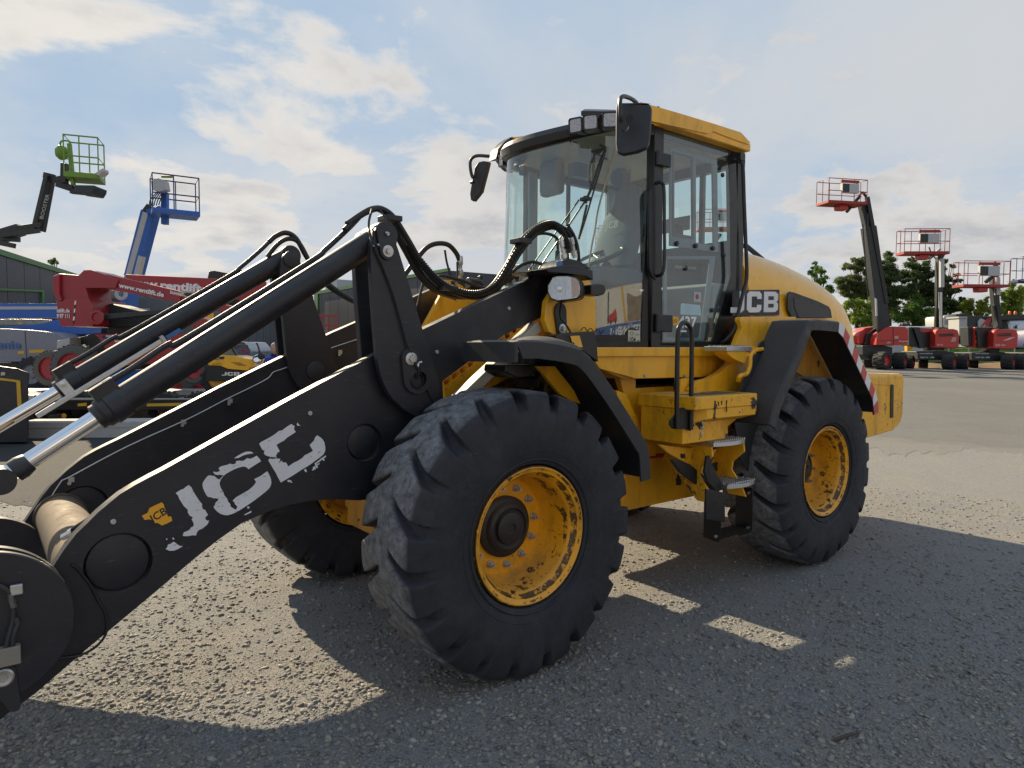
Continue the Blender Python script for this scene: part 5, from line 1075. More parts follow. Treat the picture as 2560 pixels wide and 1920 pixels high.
g = Geo(); g.slab(Yp(zs((450,955),(690,985),(745,965),(770,930),(905,935),(895,1000),(862,1055),(850,1100),(800,1185),(745,1165),(640,1085),(540,1030)), .96), (0,-.02,0)); sp_ = part('step_panel', g, YELC, LD, .004)
def blob(px, Y, seed, k=3):
    r = random.Random(seed); n = len(px); out = []
    for i in range(n):
        a, b = px[i], px[(i+1) % n]
        for j in range(k): t_ = j/k; out.append((a[0]*(1-t_)+b[0]*t_+r.uniform(-1, 1)*5, a[1]*(1-t_)+b[1]*t_+r.uniform(-1, 1)*5))
    return Yp(zs(*out), Y)
for i, (px, Y) in enumerate(([[(715,1015),(745,1010),(762,1040),(752,1075),(725,1080),(708,1050)], .961], [[(742,985),(775,925),(890,930),(898,990),(850,1000),(800,1015),(760,1012)], .961], [[(612,1030),(650,1025),(655,1055),(625,1065)], .961],
    [[(812,1040),(850,1035),(872,1060),(850,1100),(815,1120),(803,1080)], .961], [[(865,1105),(905,1085),(955,1095),(1000,1140),(990,1160),(900,1165),(868,1140)], .902], [[(968,965),(1020,955),(1110,945),(1108,985),(1060,990),(1030,1015),(985,1010)], .902],
    [[(735,755),(765,760),(790,800),(770,850),(735,800)], 1.1015], [[(705,800),(725,798),(728,815),(708,818)], 1.1015], [[(540,790),(560,760),(575,800),(565,830),(545,825)], 1.1015])):
    g = Geo(); g.slab(blob(px, Y, i), (0,.001,0)); part('wear_patch', g, WEAR, sp_, smooth=0)
g = Geo(); r = random.Random(5); g.slab([V(-1.44-.55*i/24, 1.17-.02*r.random()-.06*(i % 3), 1.4008) for i in range(25)]+[V(-1.99+.5*i/16, .90+.10*r.random(), 1.4008) for i in range(17)], (0,0,.0008)); part('wear_patch', g, WEAR, bb, smooth=0)
for i, (x, y) in enumerate(((972,625),(905,632),(880,630),(930,628))):
    g = Geo(); g.slab(blob([(x-5,y-8),(x+6,y-8),(x+4,y+(75 if i == 0 else 25)),(x-1,y+(85 if i == 0 else 30))], 1.2004, 50+i, 2), (0,.0008,0)); part('wear_patch', g, WEAR, bb, smooth=0)
# small upper step and bracket beside the cab
a = onY(1818,866,1.0); b = onY(1900,873,1.0)
g = Geo(); g.box((a.x,.80,a.z), (onY(1880,868,1.0).x,1.0,a.z-.035)); us = part('upper_step', g, GALV, LD, .004)
g = Geo()
for i in range(9):
    for j in range(4): c = V(a.x-.02-.027*i-.01, .83+.045*j, a.z); g.box(c+V(-.005,-.01,-.002), c+V(.005,.01,.009))
tt = part('tread_teeth', g, GALV, us, smooth=0); tt['kind'] = 'stuff'
g = Geo(); g.slab(Yp([(1816,872),(1880,882),(1884,888),(1868,892),(1862,910),(1840,900),(1832,896),(1820,885)], .99), (0,-.12,0)); part('step_bracket', g, YEL, us, .008)
g = Geo(); g.tube([onY(1905,872,.99), onY(1888,876,.99), onY(1876,888,.99), onY(1874,915,.99), onY(1866,934,.99), onY(1850,940,.99), onY(1846,952,.97)], .018, 10, smooth=5); part('grab_loop', g, YEL, us)
g = Geo(); g.slab(Yp([(1880,867),(1912,869),(1914,884),(1884,886)], 1.0), (0,-.06,0)); part('step_lug', g, YELC, us, .006)
# ---- rear mudguards
rp = [(1925,1062),(1938,1010),(1948,985),(1983,905),(2012,826),(2024,800),(2046,797),(2098,803),(2115,822),(2150,895),(2192,985),(2196,1030)]
rpath = xz(rp, 1.27)
for sd in (1, -1):
    mg = guard(rpath, .97, 1.27, .02, .085, PLA, side=sd)
    # apron down to the sill
    g = Geo(); p0_, p1_ = rpath[0], rpath[2]
    g.slab([V(p.x, sd*1.0, p.z) for p in Yp([(1900,858),(1910,850),(1940,1020),(1926,1190),(1890,1205),(1852,1150),(1838,1060),(1848,985)], 1.0)], (0,-.015*sd,0)); part('apron', g, PLA, mg, .003)
    # red and white warning strip along the rear lip
    q = rpath[7:]; P = [V(x, 0, z) for x, z in q]; seg = []; tot = 0
    for i in range(len(P)-1): seg.append((tot, P[i], P[i+1])); tot += (P[i+1]-P[i]).length
    def along(s):
        for t0, a_, b_ in seg:
            if s <= t0+(b_-a_).length+1e-6: return a_.lerp(b_, (s-t0)/(b_-a_).length), (b_-a_).normalized()
        return P[-1], (P[-1]-P[-2]).normalized()
    k = 5
    for i in range(2*k):
        s0, s1 = tot*i/(2*k), tot*(i+1)/(2*k); g = Geo(); Q = []
        for s_, off in ((s0,0),(s1,0),(s1+.03,.082),(s0+.03,.082)):
            pp, dd_ = along(min(tot, s_)); nn2 = V(0,1,0).cross(dd_); nn2 = nn2 if nn2.z < 0 or nn2.x > 0 else -nn2
            nn2 = V(abs(nn2.x), 0, -abs(nn2.z)); Q.append(V(pp.x, sd*1.2712, pp.z)+nn2*off)
        g.slab(Q, (0,sd*.0015,0)); part('warning_strip', g, RED if i % 2 else WHT, mg, smooth=0)
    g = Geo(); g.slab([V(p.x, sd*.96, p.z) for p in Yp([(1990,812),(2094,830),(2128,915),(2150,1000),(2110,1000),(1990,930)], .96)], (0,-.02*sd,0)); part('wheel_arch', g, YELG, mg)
# ---- bonnet
HX = [-2.66,-2.9,-3.2,-3.5,-3.8,-4.05,-4.25,-4.42,-4.52,-4.60,-4.66]
HT = [2.585,2.575,2.55,2.51,2.455,2.40,2.34,2.26,2.17,2.04,1.86]
HW = [.76,.765,.77,.77,.765,.755,.745,.73,.71,.69,.66]
g = Geo(); vs = []; K_ = 22
for x, zt_, hw in zip(HX, HT, HW):
    zb = 1.42; r_ = .26
    for k in range(K_+1):
        s = k/K_*2-1
        # superellipse section
        a = (s+1)/2*math.pi; cy_, sy_ = -math.cos(a), math.sin(a); e_ = .34
        y = hw*math.copysign(abs(cy_)**e_, cy_)*(1 - .10*max(0, sy_)**1.0*abs(cy_)); z = zb+(zt_-zb)*abs(sy_)**(e_*.9)*(1-.0*abs(cy_))
        z = z-.06*(abs(y)/hw)**2*abs(sy_); vs.append(V(x, y, z))
m = K_+1; fs = [(i*m+j, i*m+j+1, (i+1)*m+j+1, (i+1)*m+j) for i in range(len(HX)-1) for j in range(m-1)]+[tuple(range(m)), tuple((len(HX)-1)*m+k for k in range(m))[::-1]]
g.add(vs, fs); HD = part('bonnet', g, YELH, LD, .006, smooth=38)
hy = .772
g = Geo(); g.slab(Yp([(1830,726),(1948,724),(1948,788),(1830,790)], hy), (0,.003,0)); part('decal_plate', g, PLA, HD, smooth=0)
# square-cut brand letters
def jcb(o, h, ex, ey, dep, mat, parent):
    J = [(0,.25),(0,0),(.55,0),(.72,.12),(.72,1),(.46,1),(.46,.25)]
    Cc = [(.86,.15),(1.0,0),(1.55,0),(1.68,.13),(1.68,.36),(1.43,.36),(1.43,.24),(1.12,.24),(1.12,.76),(1.43,.76),(1.43,.64),(1.68,.64),(1.68,.87),(1.55,1),(1.0,1),(.86,.87)]
    B = [(1.82,0),(2.5,0),(2.66,.12),(2.66,.40),(2.56,.50),(2.66,.60),(2.66,.88),(2.5,1),(1.82,1)]
    for L_, hs in ((J, ()), (Cc, ()), (B, ([(2.07,.22),(2.07,.41),(2.38,.41),(2.41,.37),(2.41,.26),(2.38,.22)], [(2.07,.59),(2.07,.78),(2.38,.78),(2.41,.74),(2.41,.63),(2.38,.59)]))):
        f = lambda p: o+ex*(p[0]*h)+ey*(p[1]*h)
        g = Geo(); g.slab([f(p) for p in L_], ex.cross(ey)*dep, [[f(p) for p in hh] for hh in hs]); part('letter', g, mat, parent, smooth=0)
o_ = onY(1826,782,hy+.0035); o2 = onY(1944,780,hy+.0035); hgt = (onY(1900,730,hy).z-onY(1900,782,hy).z)
jcb(o_, hgt, (o2-o_)/2.66/hgt, UP, .0015, WHT, HD)
g = Geo(); g.slab(Yp([(1966,733),(1970,729),(1982,731),(2040,752),(2069,766),(2074,775),(2077,795),(1976,795),(1966,775)], hy-.002), (0,.014,0)); part('side_grille', g, PLA, HD, .006)
g = Geo(); g.slab(Yp([(1985,744),(2040,764),(2068,776),(2070,793),(1996,793),(1985,768)], hy+.012), (0,.004,0)); part('grille_mesh', g, BLKP, HD, .003)
g = Geo(); g.slab(Yp([(1842,812),(1855,820),(1862,840),(1855,862),(1843,868)], .77), (0,.01,0)); part('tank_strap', g, GRIME, HD, .003)
g = Geo(); g.box((-2.66,-.70,1.40), (-4.60,.70,1.60)); part('engine_sill', g, YEL, LD, .01)
# ---- counterweight
cwp = [(2158,937),(2252,934),(2260,941),(2262,950),(2261,1045),(2256,1062),(2246,1070),(2168,1085),(2155,1040)]
P = Yp(cwp, 1.02); zt2, zb2 = P[1].z, P[6].z
g = Geo(); xr = P[3].x
g.slab([V(-3.95,1.02,zt2), V(-3.95,1.02,zb2-.06), V(xr+.20,1.02,zb2-.02), V(xr+.04,1.02,zb2+.05), V(xr,1.02,zb2+.12), V(xr,1.02,zt2-.05), V(xr+.04,1.02,zt2)], (0,-2.04,0)); cw = part('counterweight', g, YELC, LD, .03, seg=3)
g = Geo(); g.slab(Yp([(2226,960),(2233,962),(2232,1044),(2225,1045)], 1.022), (0,.006,0)); part('groove', g, GRIME, cw, .002)
g = Geo(); g.slab(Yp([(2180,957),(2231,960),(2231,964),(2180,961)], 1.022), (0,.004,0)); part('raised_edge', g, YELC, cw, .002)
# ------------------------------------------------------------------ background helpers
def ap(px, D): return [at(u, v, D) for u, v in px]
def fslab(g, px, D, th): g.slab(ap(px, D), FH*th); return g          # front face at distance D, real depth th behind it
def gnd(u, D): p = at(u, 900, D); return V(p.x, p.y, float(gz(p.x, p.y)))
def local(org, yaw):      # right, away, up axes turned by yaw about the vertical
    c, s = math.cos(yaw), math.sin(yaw); ex = RH*c+FH*s; ey = -RH*s+FH*c
    M = Matrix((ex, ey, UP)).transposed().to_4x4(); M.translation = org; return M
def lbox(g, M, a, b): return g.box(a, b, M)
REDP = paint('red_lift_paint', (.48,.028,.018), rough=.4, dust=.12, dustc=(.5,.25,.18), coat=.2)
REDM = paint('crimson_boom_paint', (.30,.014,.024), rough=.4, dust=.2, coat=.2)
DKG = paint('dark_grey_boom', (.020,.024,.028), rough=.45, dust=.25)
GRNL = paint('lime_green_paint', (.14,.26,.03), rough=.45, dust=.2)
REDR = paint('dark_red_rails', (.30,.022,.018), rough=.5, dust=.1)
BLU = paint('blue_lift_paint', (.02,.11,.42), rough=.4, dust=.2)
NAVY = paint('navy_paint', (.012,.02,.12), rough=.45, dust=.2)
GRYH = paint('slate_hood_paint', (.17,.18,.23), rough=.35, dust=.3, coat=.2)
LGR = paint('light_grey_paint', (.42,.43,.44), rough=.45, dust=.2)
TYG = paint('grey_lift_tyre', (.09,.09,.085), rough=.8, dust=.5, dustc=(.25,.23,.2)); TYB = paint('black_lift_tyre', (.02,.02,.022), rough=.8, dust=.3)
CONC = paint('pale_concrete', (.42,.41,.40), rough=.8, dust=.2); YST = flat('yellow_tape', (.62,.36,.02), .5)
WOOD = paint('deck_boards', (.38,.33,.26), rough=.85, dust=.2)
def bgwheel(parent, c, axis, r, wd, tm, rm, nl=16, lug=1.0, rk=.58):
    c = Vector(c); axis = Vector(axis).normalized(); up = UP; e = axis.cross(up).normalized()
    g = Geo(); vs = []; prof = [(r*rk,-wd/2),(r*.9,-wd/2),(r*.985,-wd*.42),(r,-wd*.2),(r,wd*.2),(r*.985,wd*.42),(r*.9,wd/2),(r*rk,wd/2)]
    g.lathe(prof, c, axis, 40)
    wh = part('wheel', g, tm, parent)
    g = Geo()
    for k in range(nl):
        for s in (-1, 1):
            a = 2*math.pi*(k+.25*s)/nl; d = e*math.cos(a)+up*math.sin(a); t_ = -e*math.sin(a)+up*math.cos(a)
            g.beam(c+d*r*1.0+axis*s*wd*.05, c+d*r*1.0+axis*s*wd*.47+t_*.05*s, t_*.05, d*.045*lug)
    lugs = part('tread_blocks', g, tm, wh, smooth=0); lugs['kind'] = 'stuff'
    g = Geo(); g.lathe([(r*rk,wd*.46),(r*(rk-.03),wd*.47),(r*(rk-.06),wd*.36),(r*.24,wd*.33),(r*.22,wd*.42),(.002,wd*.44),(.002,-wd*.2),(r*(rk-.06),-wd*.25),(r*(rk-.03),-wd*.47),(r*rk,-wd*.46)], c, axis, 32); part('rim', g, rm, wh)
    return wh
def cage(parent, M, w_, d_, h, mat, floor_mat, mid=True, r_=.022, box=True, gate=True, few=False):
    """basket: M origin at the floor centre"""
    g = Geo(); T = lambda x, y, z: M @ V(x, y, z); X, Y = w_/2, d_/2
    cor = [(-X,-Y),(X,-Y),(X,Y),(-X,Y)]
    for z in (h, h*.5) if mid else (h,): g.tube([T(x, y, z) for x, y in cor], r_, 6, closed=True)
    for x, y in cor+[(-X*.1,-Y),(X*.1,Y)] if few else cor+[(-X*.33,-Y),(X*.33,-Y),(-X*.33,Y),(X*.33,Y),(-X,0),(X,0)]: g.tube([T(x, y, .08), T(x, y, h)], r_*.85, 6)
    part('guard_rail', g, mat, parent)
    g = Geo(); g.box((-X-.02,-Y-.02,-.02), (X+.02,Y+.02,.13), M); part('platform', g, floor_mat, parent, .01)
    if box:
        g = Geo(); g.box((-X*.35,-Y-.09,h*.42), (X*.52,-Y+.12,h*.80), M); cb = part('control_box', g, LGR, parent, .02)
        g = Geo(); g.box((-X*.34,-Y-.10,h*.44), (X*.0,-Y-.088,h*.78), M); part('panel', g, DKG, cb)
        g = Geo(); g.box((-X*.38,-Y-.05,h*.84), (X*.55,-Y+.05,h*.95), M); part('rail_pad', g, mat, parent, .01)

# ------------------------------------------------------------------ right: row of boom lifts
def red_lift(nm, lab, ub, D, base_v, boom, basket, yaw, txt, hoods, wheels, mat=REDP, grp='red boom lifts parked along the fence'):
    c = gnd(ub, D); T0 = thing('boom_lift', lab, 'boom lift', c, grp); k = D/F_PX
    def P(u, v, dd=0): return at(u, v, D+dd)
    for (u, v, rpx, wpx, dd, ax) in wheels:
        p = P(u, v, dd); p.z = float(gz(p.x, p.y))+rpx*k; vw = (p-CAM); vw.z = 0; vw.normalize(); pr = vw.cross(UP)
        a = pr*math.cos(ax)-vw*math.sin(ax); bgwheel(T0, p, a, rpx*k, wpx*k, TYB, mat, 14)
    g = Geo(); fslab(g, hoods['chassis'], D+.1, 1.7); part('chassis', g, DKG, T0, .04)
    for (nm2, px, dd, th, m_) in hoods['parts']:
        g = Geo(); fslab(g, px, D+dd, th); part(nm2, g, m_, T0, .06 if m_ is mat else .02)
    for (nm2, pts, wd, dd, m_) in boom:
        g = Geo()
        for i in range(len(pts)-1):
            a, b = P(*pts[i], dd), P(*pts[i+1], dd); dr = (b-a).normalized(); g.beam(a, b, FH.cross(dr).normalized()*wd*k, FH*wd*k*.9)
        part(nm2, g, m_, T0, .01)
    (u, v, wpx, hpx, dpx, bdd) = basket
    M = local(P(u, v, bdd), yaw); cage(T0, M, wpx*k, dpx*k, hpx*k, REDR if mat is REDP else mat, REDR if mat is REDP else mat)
    g = Geo(); a = P(u, v, bdd); g.box((-.25,-.2,-.28), (.3,.3,-.02), M); part('platform_mount', g, mat, T0, .03)
    for (tx, u0, v0, u1, hp, dd) in txt:
        o = P(u0, v0, dd); part('lettering', text_geo(tx, o-FH*.01, RH, UP, hp*k, .004, sx=1.1), WHT, T0, smooth=0)
    return T0
def q(x, y): return (2000+x/3.191, 430+y/3.191)
def qs(*a): return [q(x, y) for x, y in a]
# tallest, straight boom
red_lift('a', 'tall red boom lift with straight dark boom and highest basket beside the loader bonnet', 2200, 38, 915,
  [('boom', qs((650,1290),(640,1100),(545,440)), 28, .3, DKG), ('boom_section', qs((560,520),(500,240)), 20, .35, DKG), ('boom_section', qs((690,1050),(575,420),(535,200)), 9, .05, BLK2),
   ('hydraulic_hose', qs((545,300),(530,200),(500,160),(470,190)), 5, .2, BLK2), ('lift_cylinder', qs((630,1290),(628,1150)), 8, -.1, BLK2), ('cylinder_rod', qs((610,1150),(605,1010)), 4, -.1, STL), ('jib_arm', qs((480,190),(420,260),(370,320)), 7, .2, BLK2)],
  (*q(330,265), 105, 58, 46, -.2), .20, [('L20', *q(690,1366), 0, 4, -.42), ('SKYJACK', *q(785,1356), 0, 4, -.42)],
  dict(chassis=qs((500,1385),(640,1375),(740,1400),(735,1500),(560,1500),(500,1460)), parts=[
    ('engine_cover', qs((610,1330),(625,1290),(690,1240),(740,1232),(840,1235),(862,1260),(865,1340),(855,1378),(750,1382),(608,1380)), -.35, 1.0, REDP),
    ('tank_cover', qs((462,1320),(475,1280),(520,1245),(600,1232),(612,1240),(540,1290),(520,1370),(470,1372)), .6, 1.0, REDP),
    ('turntable', qs((520,1375),(540,1290),(610,1240),(700,1240),(740,1280),(740,1385)), .3, 1.2, BLK2)]),
  [(*q(655,1470), 22, 26, -.4, .55), (*q(690,1470), 20, 20, 1.9, .55), (*q(560,1470), 18, 22, 2.2, .3)])
# second: articulated, from the rear
red_lift('b', 'red articulating boom lift seen from behind with middle height basket above its mast', 2360, 38.5, 915,
  [('boom', qs((1110,1250),(1105,900),(1110,680)), 13, .3, DKG), ('boom_section', qs((1130,920),(1130,690)), 9, -.2, LGR), ('boom_section', qs((1090,1240),(1095,1080)), 9, -.1, BLK2), ('jib_arm', qs((1030,695),(1120,612)), 6, -.1, LGR), ('boom_section', qs((1120,1240),(1120,960)), 6, -.3, STL), ('jib_arm', qs((1110,690),(1140,640)), 12, .2, DKG)],
  (*q(975,660), 106, 60, 40, -.2), -.06, [('SJ51AJ', *q(1092,1384), 0, 3.6, -.32), ('www.rentlift.de', *q(952,1452), 0, 3.4, -.32), ('0203 175 - 7388', *q(957,1484), 0, 3.4, -.32)],
  dict(chassis=qs((940,1430),(1160,1428),(1235,1440),(1230,1490),(1130,1500),(940,1498)), parts=[
    ('engine_cover', qs((1080,1300),(1088,1265),(1110,1250),(1230,1252),(1262,1262),(1272,1300),(1268,1395),(1240,1408),(1080,1402)), -.3, 1.1, REDP),
    ('weight_cover', qs((950,1245),(1080,1250),(1080,1400),(960,1400)), .2, 1.0, BLK2), ('cover_band', qs((955,1250),(1085,1252),(1085,1275),(960,1280)), .15, .6, REDP),
    ('side_tray', qs((870,1240),(905,1235),(960,1240),(985,1395),(870,1385)), .0, .7, DKG), ('frame_strut', qs((905,1240),(925,1240),(985,1400),(962,1408)), -.15, .3, BLK2), ('turntable', qs((1040,1400),(1160,1400),(1150,1425),(1050,1425)), .3, .8, BLK2)]),
  [(*q(795,1470), 20, 27, -.1, .2), (*q(870,1475), 17, 22, .8, .2), (*q(985,1490), 14, 22, 1.9, .0), (*q(1190,1490), 19, 25, -.4, .25)])
# third
red_lift('c', 'red articulating boom lift with the lowest red basket in front of a grey tanker', 2480, 39, 915,
  [('boom', qs((1578,1250),(1560,1080),(1545,900),(1555,760)), 15, .3, DKG), ('boom_section', qs((1575,980),(1572,840)), 10, -.2, LGR), ('boom_section', qs((1590,1250),(1552,1060)), 8, -.1, BLK2), ('jib_arm', qs((1480,880),(1575,800),(1560,740),(1545,725)), 8, .1, BLK2)],
  (*q(1440,920), 114, 62, 40, -.2), .03, [('SJ45 AJ+', *q(1556,1388), 0, 5, -.32), ('www.rentlift.de', *q(1398,1452), 0, 3.4, -.32), ('0203 758 - 4388', *q(1400,1484), 0, 3.4, -.32)],
  dict(chassis=qs((1370,1440),(1600,1436),(1690,1450),(1690,1500),(1580,1512),(1375,1500)), parts=[
    ('engine_cover', qs((1545,1330),(1550,1272),(1570,1255),(1700,1254),(1730,1262),(1742,1300),(1735,1400),(1700,1415),(1542,1408)), -.3, 1.1, REDP),
    ('weight_cover', qs((1420,1240),(1550,1245),(1550,1405),(1425,1400)), .2, 1.0, BLK2), ('side_panel', qs((1395,1235),(1425,1240),(1432,1408),(1392,1400)), -.1, .7, REDP),
    ('platform_steps', qs((1340,1235),(1395,1235),(1395,1395),(1345,1385)), .1, .7, DKG), ('frame_strut', qs((1408,1240),(1424,1240),(1440,1402),(1424,1408)), -.25, .2, BLK2), ('reflector', qs((1400,1343),(1423,1343),(1423,1366),(1400,1366)), -.14, .04, flat('orange_reflector', (.75,.10,.03), .3)), ('reflector', qs((1402,1306),(1423,1306),(1423,1318),(1402,1318)), -.14, .04, MATS['orange_reflector']), ('turntable', qs((1500,1405),(1600,1405),(1590,1436),(1510,1436)), .3, .8, BLK2)]),
  [(*q(1290,1490), 19, 28, -.2, .15), (*q(1380,1510), 15, 24, 1.9, .0), (*q(1660,1500), 19, 25, -.4, .2)])
# fourth, mostly past the right edge, blue basket
red_lift('d', 'blue basket boom lift cut off by the right edge of the row', 2590, 39, 915,
  [('boom', qs((1900,1260),(1880,1000),(1850,870)), 15, .3, DKG)],
  (*q(1900,880), 110, 60, 40, -.2), .0, [('www', *q(1752,868), 0, 3.4, -.85)],
  dict(chassis=qs((1800,1440),(2020,1440),(2040,1500),(1800,1500)), parts=[('engine_cover', qs((1820,1300),(1850,1255),(2000,1255),(2010,1400),(1820,1400)), -.3, 1.1, NAVY)]),
  [(*q(1755,1500), 19, 22, -.1, .15), (*q(1960,1500), 19, 24, -.4, .2)], mat=NAVY, grp=None)
def lift_detail(nm, px, D, dd, m_, th=.02): 
    T_ = [o for o in bpy.data.objects if o.get('category') == 'boom lift' and abs((o.location-gnd({'a':2200,'b':2360,'c':2480}[nm[0]], D)).length) < .2][0]
    g = Geo(); fslab(g, px, D+dd, th); return part(nm[1], g, m_, T_, 0)
for y in (1293, 1305): lift_detail(('b','vent_slot'), qs((1110,y),(1215,y-6),(1230,y-3),(1225,y+3),(1110,y+7)), 38.5, -.33, BLKP)
for y in (1290, 1303): lift_detail(('c','vent_slot'), qs((1575,y),(1680,y-5),(1690,y-1),(1685,y+4),(1575,y+7)), 39, -.33, BLKP)
for k_ in range(4): lift_detail(('b','white_flash'), qs((1215-4*k_,1325+k_*9),(1245,1318+k_*9),(1245,1321+k_*9),(1215-4*k_,1328+k_*9)), 38.5, -.33, WHT); lift_detail(('c','white_flash'), qs((1665-14*k_,1325+k_*6),(1712-14*k_,1318+k_*6),(1712-14*k_,1321+k_*6),(1665-14*k_,1328+k_*6)), 39, -.33, WHT)
lift_detail(('a','cover_seam'), qs((742,1240),(745,1240),(750,1380),(747,1380)), 38, -.37, BLKP); lift_detail(('a','cover_step'), qs((612,1345),(862,1335),(862,1340),(612,1351)), 38, -.37, REDR)
for k_ in range(3): lift_detail(('a','white_flash'), qs((755,1312+k_*8),(785,1308+k_*8),(785,1311+k_*8),(755,1315+k_*8)), 38, -.37, WHT)
for nm_, u0, D_, pts_ in (('a',2200,38,[((545,1000),(520,700),(500,420)),((600,1000),(560,640),(540,330))]), ('b',2360,38.5,[((1085,1200),(1098,960),(1090,720)),((1030,600),(1045,640),(1080,690))]), ('c',2480,39,[((1590,1230),(1570,1040),(1560,930)),((1560,760),(1585,800),(1580,860))])):
    T_ = [o for o in bpy.data.objects if o.get('category') == 'boom lift' and (o.location-gnd(u0, D_)).length < .2][0]
    for pp in pts_:
        g = Geo(); g.tube([at(*q(*p_), D_-.25) for p_ in pp], .035, 6, smooth=5); part('hydraulic_hose', g, BLK2, T_)
# lifts standing behind the cab, seen through its glass and past it
def far_lift(lab, u, D, bu, bv, wpx, hpx, boomp, grp='red boom lifts standing behind the cab', yaw=.1):
    T0 = thing('boom_lift', lab, 'boom lift', gnd(u, D), grp); k = D/F_PX
    for s, dd in ((-1,0),(1,0),(-1,2.0),(1,2.0)):
        p = gnd(u, D+dd)+RH*s*1.05+UP*.48; bgwheel(T0, p, RH*s, .48, .4, TYB, REDP, 10)
    M = local(gnd(u, D), 0); g = Geo(); g.box((-.9,-.3,.35), (.9,2.4,.75), M); part('chassis', g, DKG, T0, .04)
    g = Geo(); g.box((.1,-.2,.85), (1.15,2.2,1.75), M); part('engine_cover', g, REDP, T0, .12)
    g = Geo(); g.box((-1.15,-.2,.85), (-.1,2.2,1.65), M); part('tank_cover', g, REDP, T0, .12)
    g = Geo(); P = [M @ V(0,1,1.0)]+[at(a, b, D+.6) for a, b in boomp]
    for i in range(len(P)-1): dr = (P[i+1]-P[i]).normalized(); g.beam(P[i], P[i+1], FH.cross(dr).normalized()*.24, FH*.22)
    part('boom', g, DKG, T0, .01)
    M2 = local(at(bu, bv, D), yaw); cage(T0, M2, wpx*k, 1.0, hpx*k, REDP, REDP)
    return T0
far_lift('red boom lift whose basket shows beside the seat through the rear cab window', 1530, 44, 1590, 572, 106, 52, [(1600,700),(1612,580)])
far_lift('red boom lift with a low basket just below another through the cab glass', 1490, 47, 1542, 620, 100, 50, [(1530,760),(1548,628)])
far_lift('red boom lift with basket corner peeking out right of the cab rear post', 1985, 42, 1795, 576, 100, 48, [(1930,668),(1862,612),(1700,740),(1800,585)], yaw=-.1)

# grass bank, fence and trucks behind the row
def strip(name, prof, mat, u0=1900, u1=2900, n=40, kind='structure'):
    """ground strip: prof = list of (D, z)"""
    g = Geo(); vs = []
    for i in range(n+1):
        u = u0+(u1-u0)*i/n
        for D, z in prof: p = at(u, 870, D); vs.append(V(p.x, p.y, z+.05*math.sin(i*1.7+D)))
    m = len(prof); g.add(vs, [(i*m+j, i*m+j+1, (i+1)*m+j+1, (i+1)*m+j) for i in range(n) for j in range(m-1)])
    o = part(name, g, mat, smooth=60); o['kind'] = kind; return o
DIRT = ground_mat('dry_brown_earth', (.30,.19,.11), (.22,.15,.09), (.33,.24,.15), .2, .5); GRS = ground_mat('meadow_grass', (.085,.13,.022), (.05,.09,.015), (.12,.15,.035), .2, .6)
strip('earth_verge', [(40.6,.60),(41.2,.70),(42.2,.86),(43.5,.92)], DIRT); strip('grass_bank', [(43.2,.90),(45,1.25),(47.5,1.75),(52,1.95),(80,2.1),(240,3)], GRS, 1000, 3000)
def leaf_mesh(name, C, Rr, n, size, seed, flatten=1.0, stretch=1.0):
    """many small leaf-sized quads through the clumps C (centres) of radius Rr"""
    r = np.random.default_rng(seed); C = np.array([tuple(c) for c in C]); Rr = np.array(Rr); w_ = Rr**2/np.sum(Rr**2)
    idx = r.choice(len(C), n, p=w_); d = r.normal(size=(n, 3)); d /= np.linalg.norm(d, axis=1)[:, None]; rad = np.abs(r.normal(.72, .46, n))
    p = C[idx]+d*(rad*Rr[idx])[:, None]*np.array([1, 1, flatten])
    nn = d+r.normal(0, .7, (n, 3)); nn /= np.linalg.norm(nn, axis=1)[:, None]
    a = np.cross(nn, r.normal(size=(n, 3))); a /= np.linalg.norm(a, axis=1)[:, None]; b = np.cross(nn, a); s = size*r.uniform(.5, 1.4, n)[:, None]
    q0 = np.stack([p-a*s*stretch, p-b*s*.6+nn*s*.2, p+a*s*stretch, p+b*s*.6+nn*s*.2], 1).reshape(-1, 3); me = bpy.data.meshes.new(name)
    me.vertices.add(4*n); me.vertices.foreach_set('co', q0.reshape(-1)); me.loops.add(4*n); me.loops.foreach_set('vertex_index', np.arange(4*n, dtype=np.int32))
    me.polygons.add(n); me.polygons.foreach_set('loop_start', np.arange(0, 4*n, 4)); me.polygons.foreach_set('loop_total', np.full(n, 4)); me.update(); return me
def foliage(name, c1, c2):
    t = NT(name); g = t.n('ShaderNodeNewGeometry'); a = t.noise(.5, 3); c = t.mix(g.outputs['Random Per Island'], c1, c2); c = t.mix(t.ramp(a, .35, .65, 0, .5), c, tuple(x*.6 for x in c1))
    t.set(Base_Color=c, Roughness=.7); t.b.inputs['Specular IOR Level'].default_value = .2
    tr = t.n('ShaderNodeBsdfTranslucent'); t.L.new(c, tr.inputs[0]); m = t.n('ShaderNodeMixShader'); m.inputs[0].default_value = .5; t.L.new(t.b.outputs[0], m.inputs[1]); t.L.new(tr.outputs[0], m.inputs[2]); t.out(m.outputs[0]); return t.m
FPINE = foliage('pine_needles', (.075,.12,.045), (.13,.19,.075)); FPIN2 = foliage('yellower_pine_needles', (.10,.13,.045), (.17,.20,.08)); FBUSH = foliage('bright_bush_leaves', (.17,.26,.04), (.30,.36,.08)); FDEC = foliage('mid_green_leaves', (.08,.15,.03), (.16,.24,.06)); FLGT = foliage('lemon_leaves', (.22,.27,.03), (.36,.38,.07))  # the second pine colour is lighter and yellower
BARK = flat('bark', (.09,.065,.045), .9, .4)
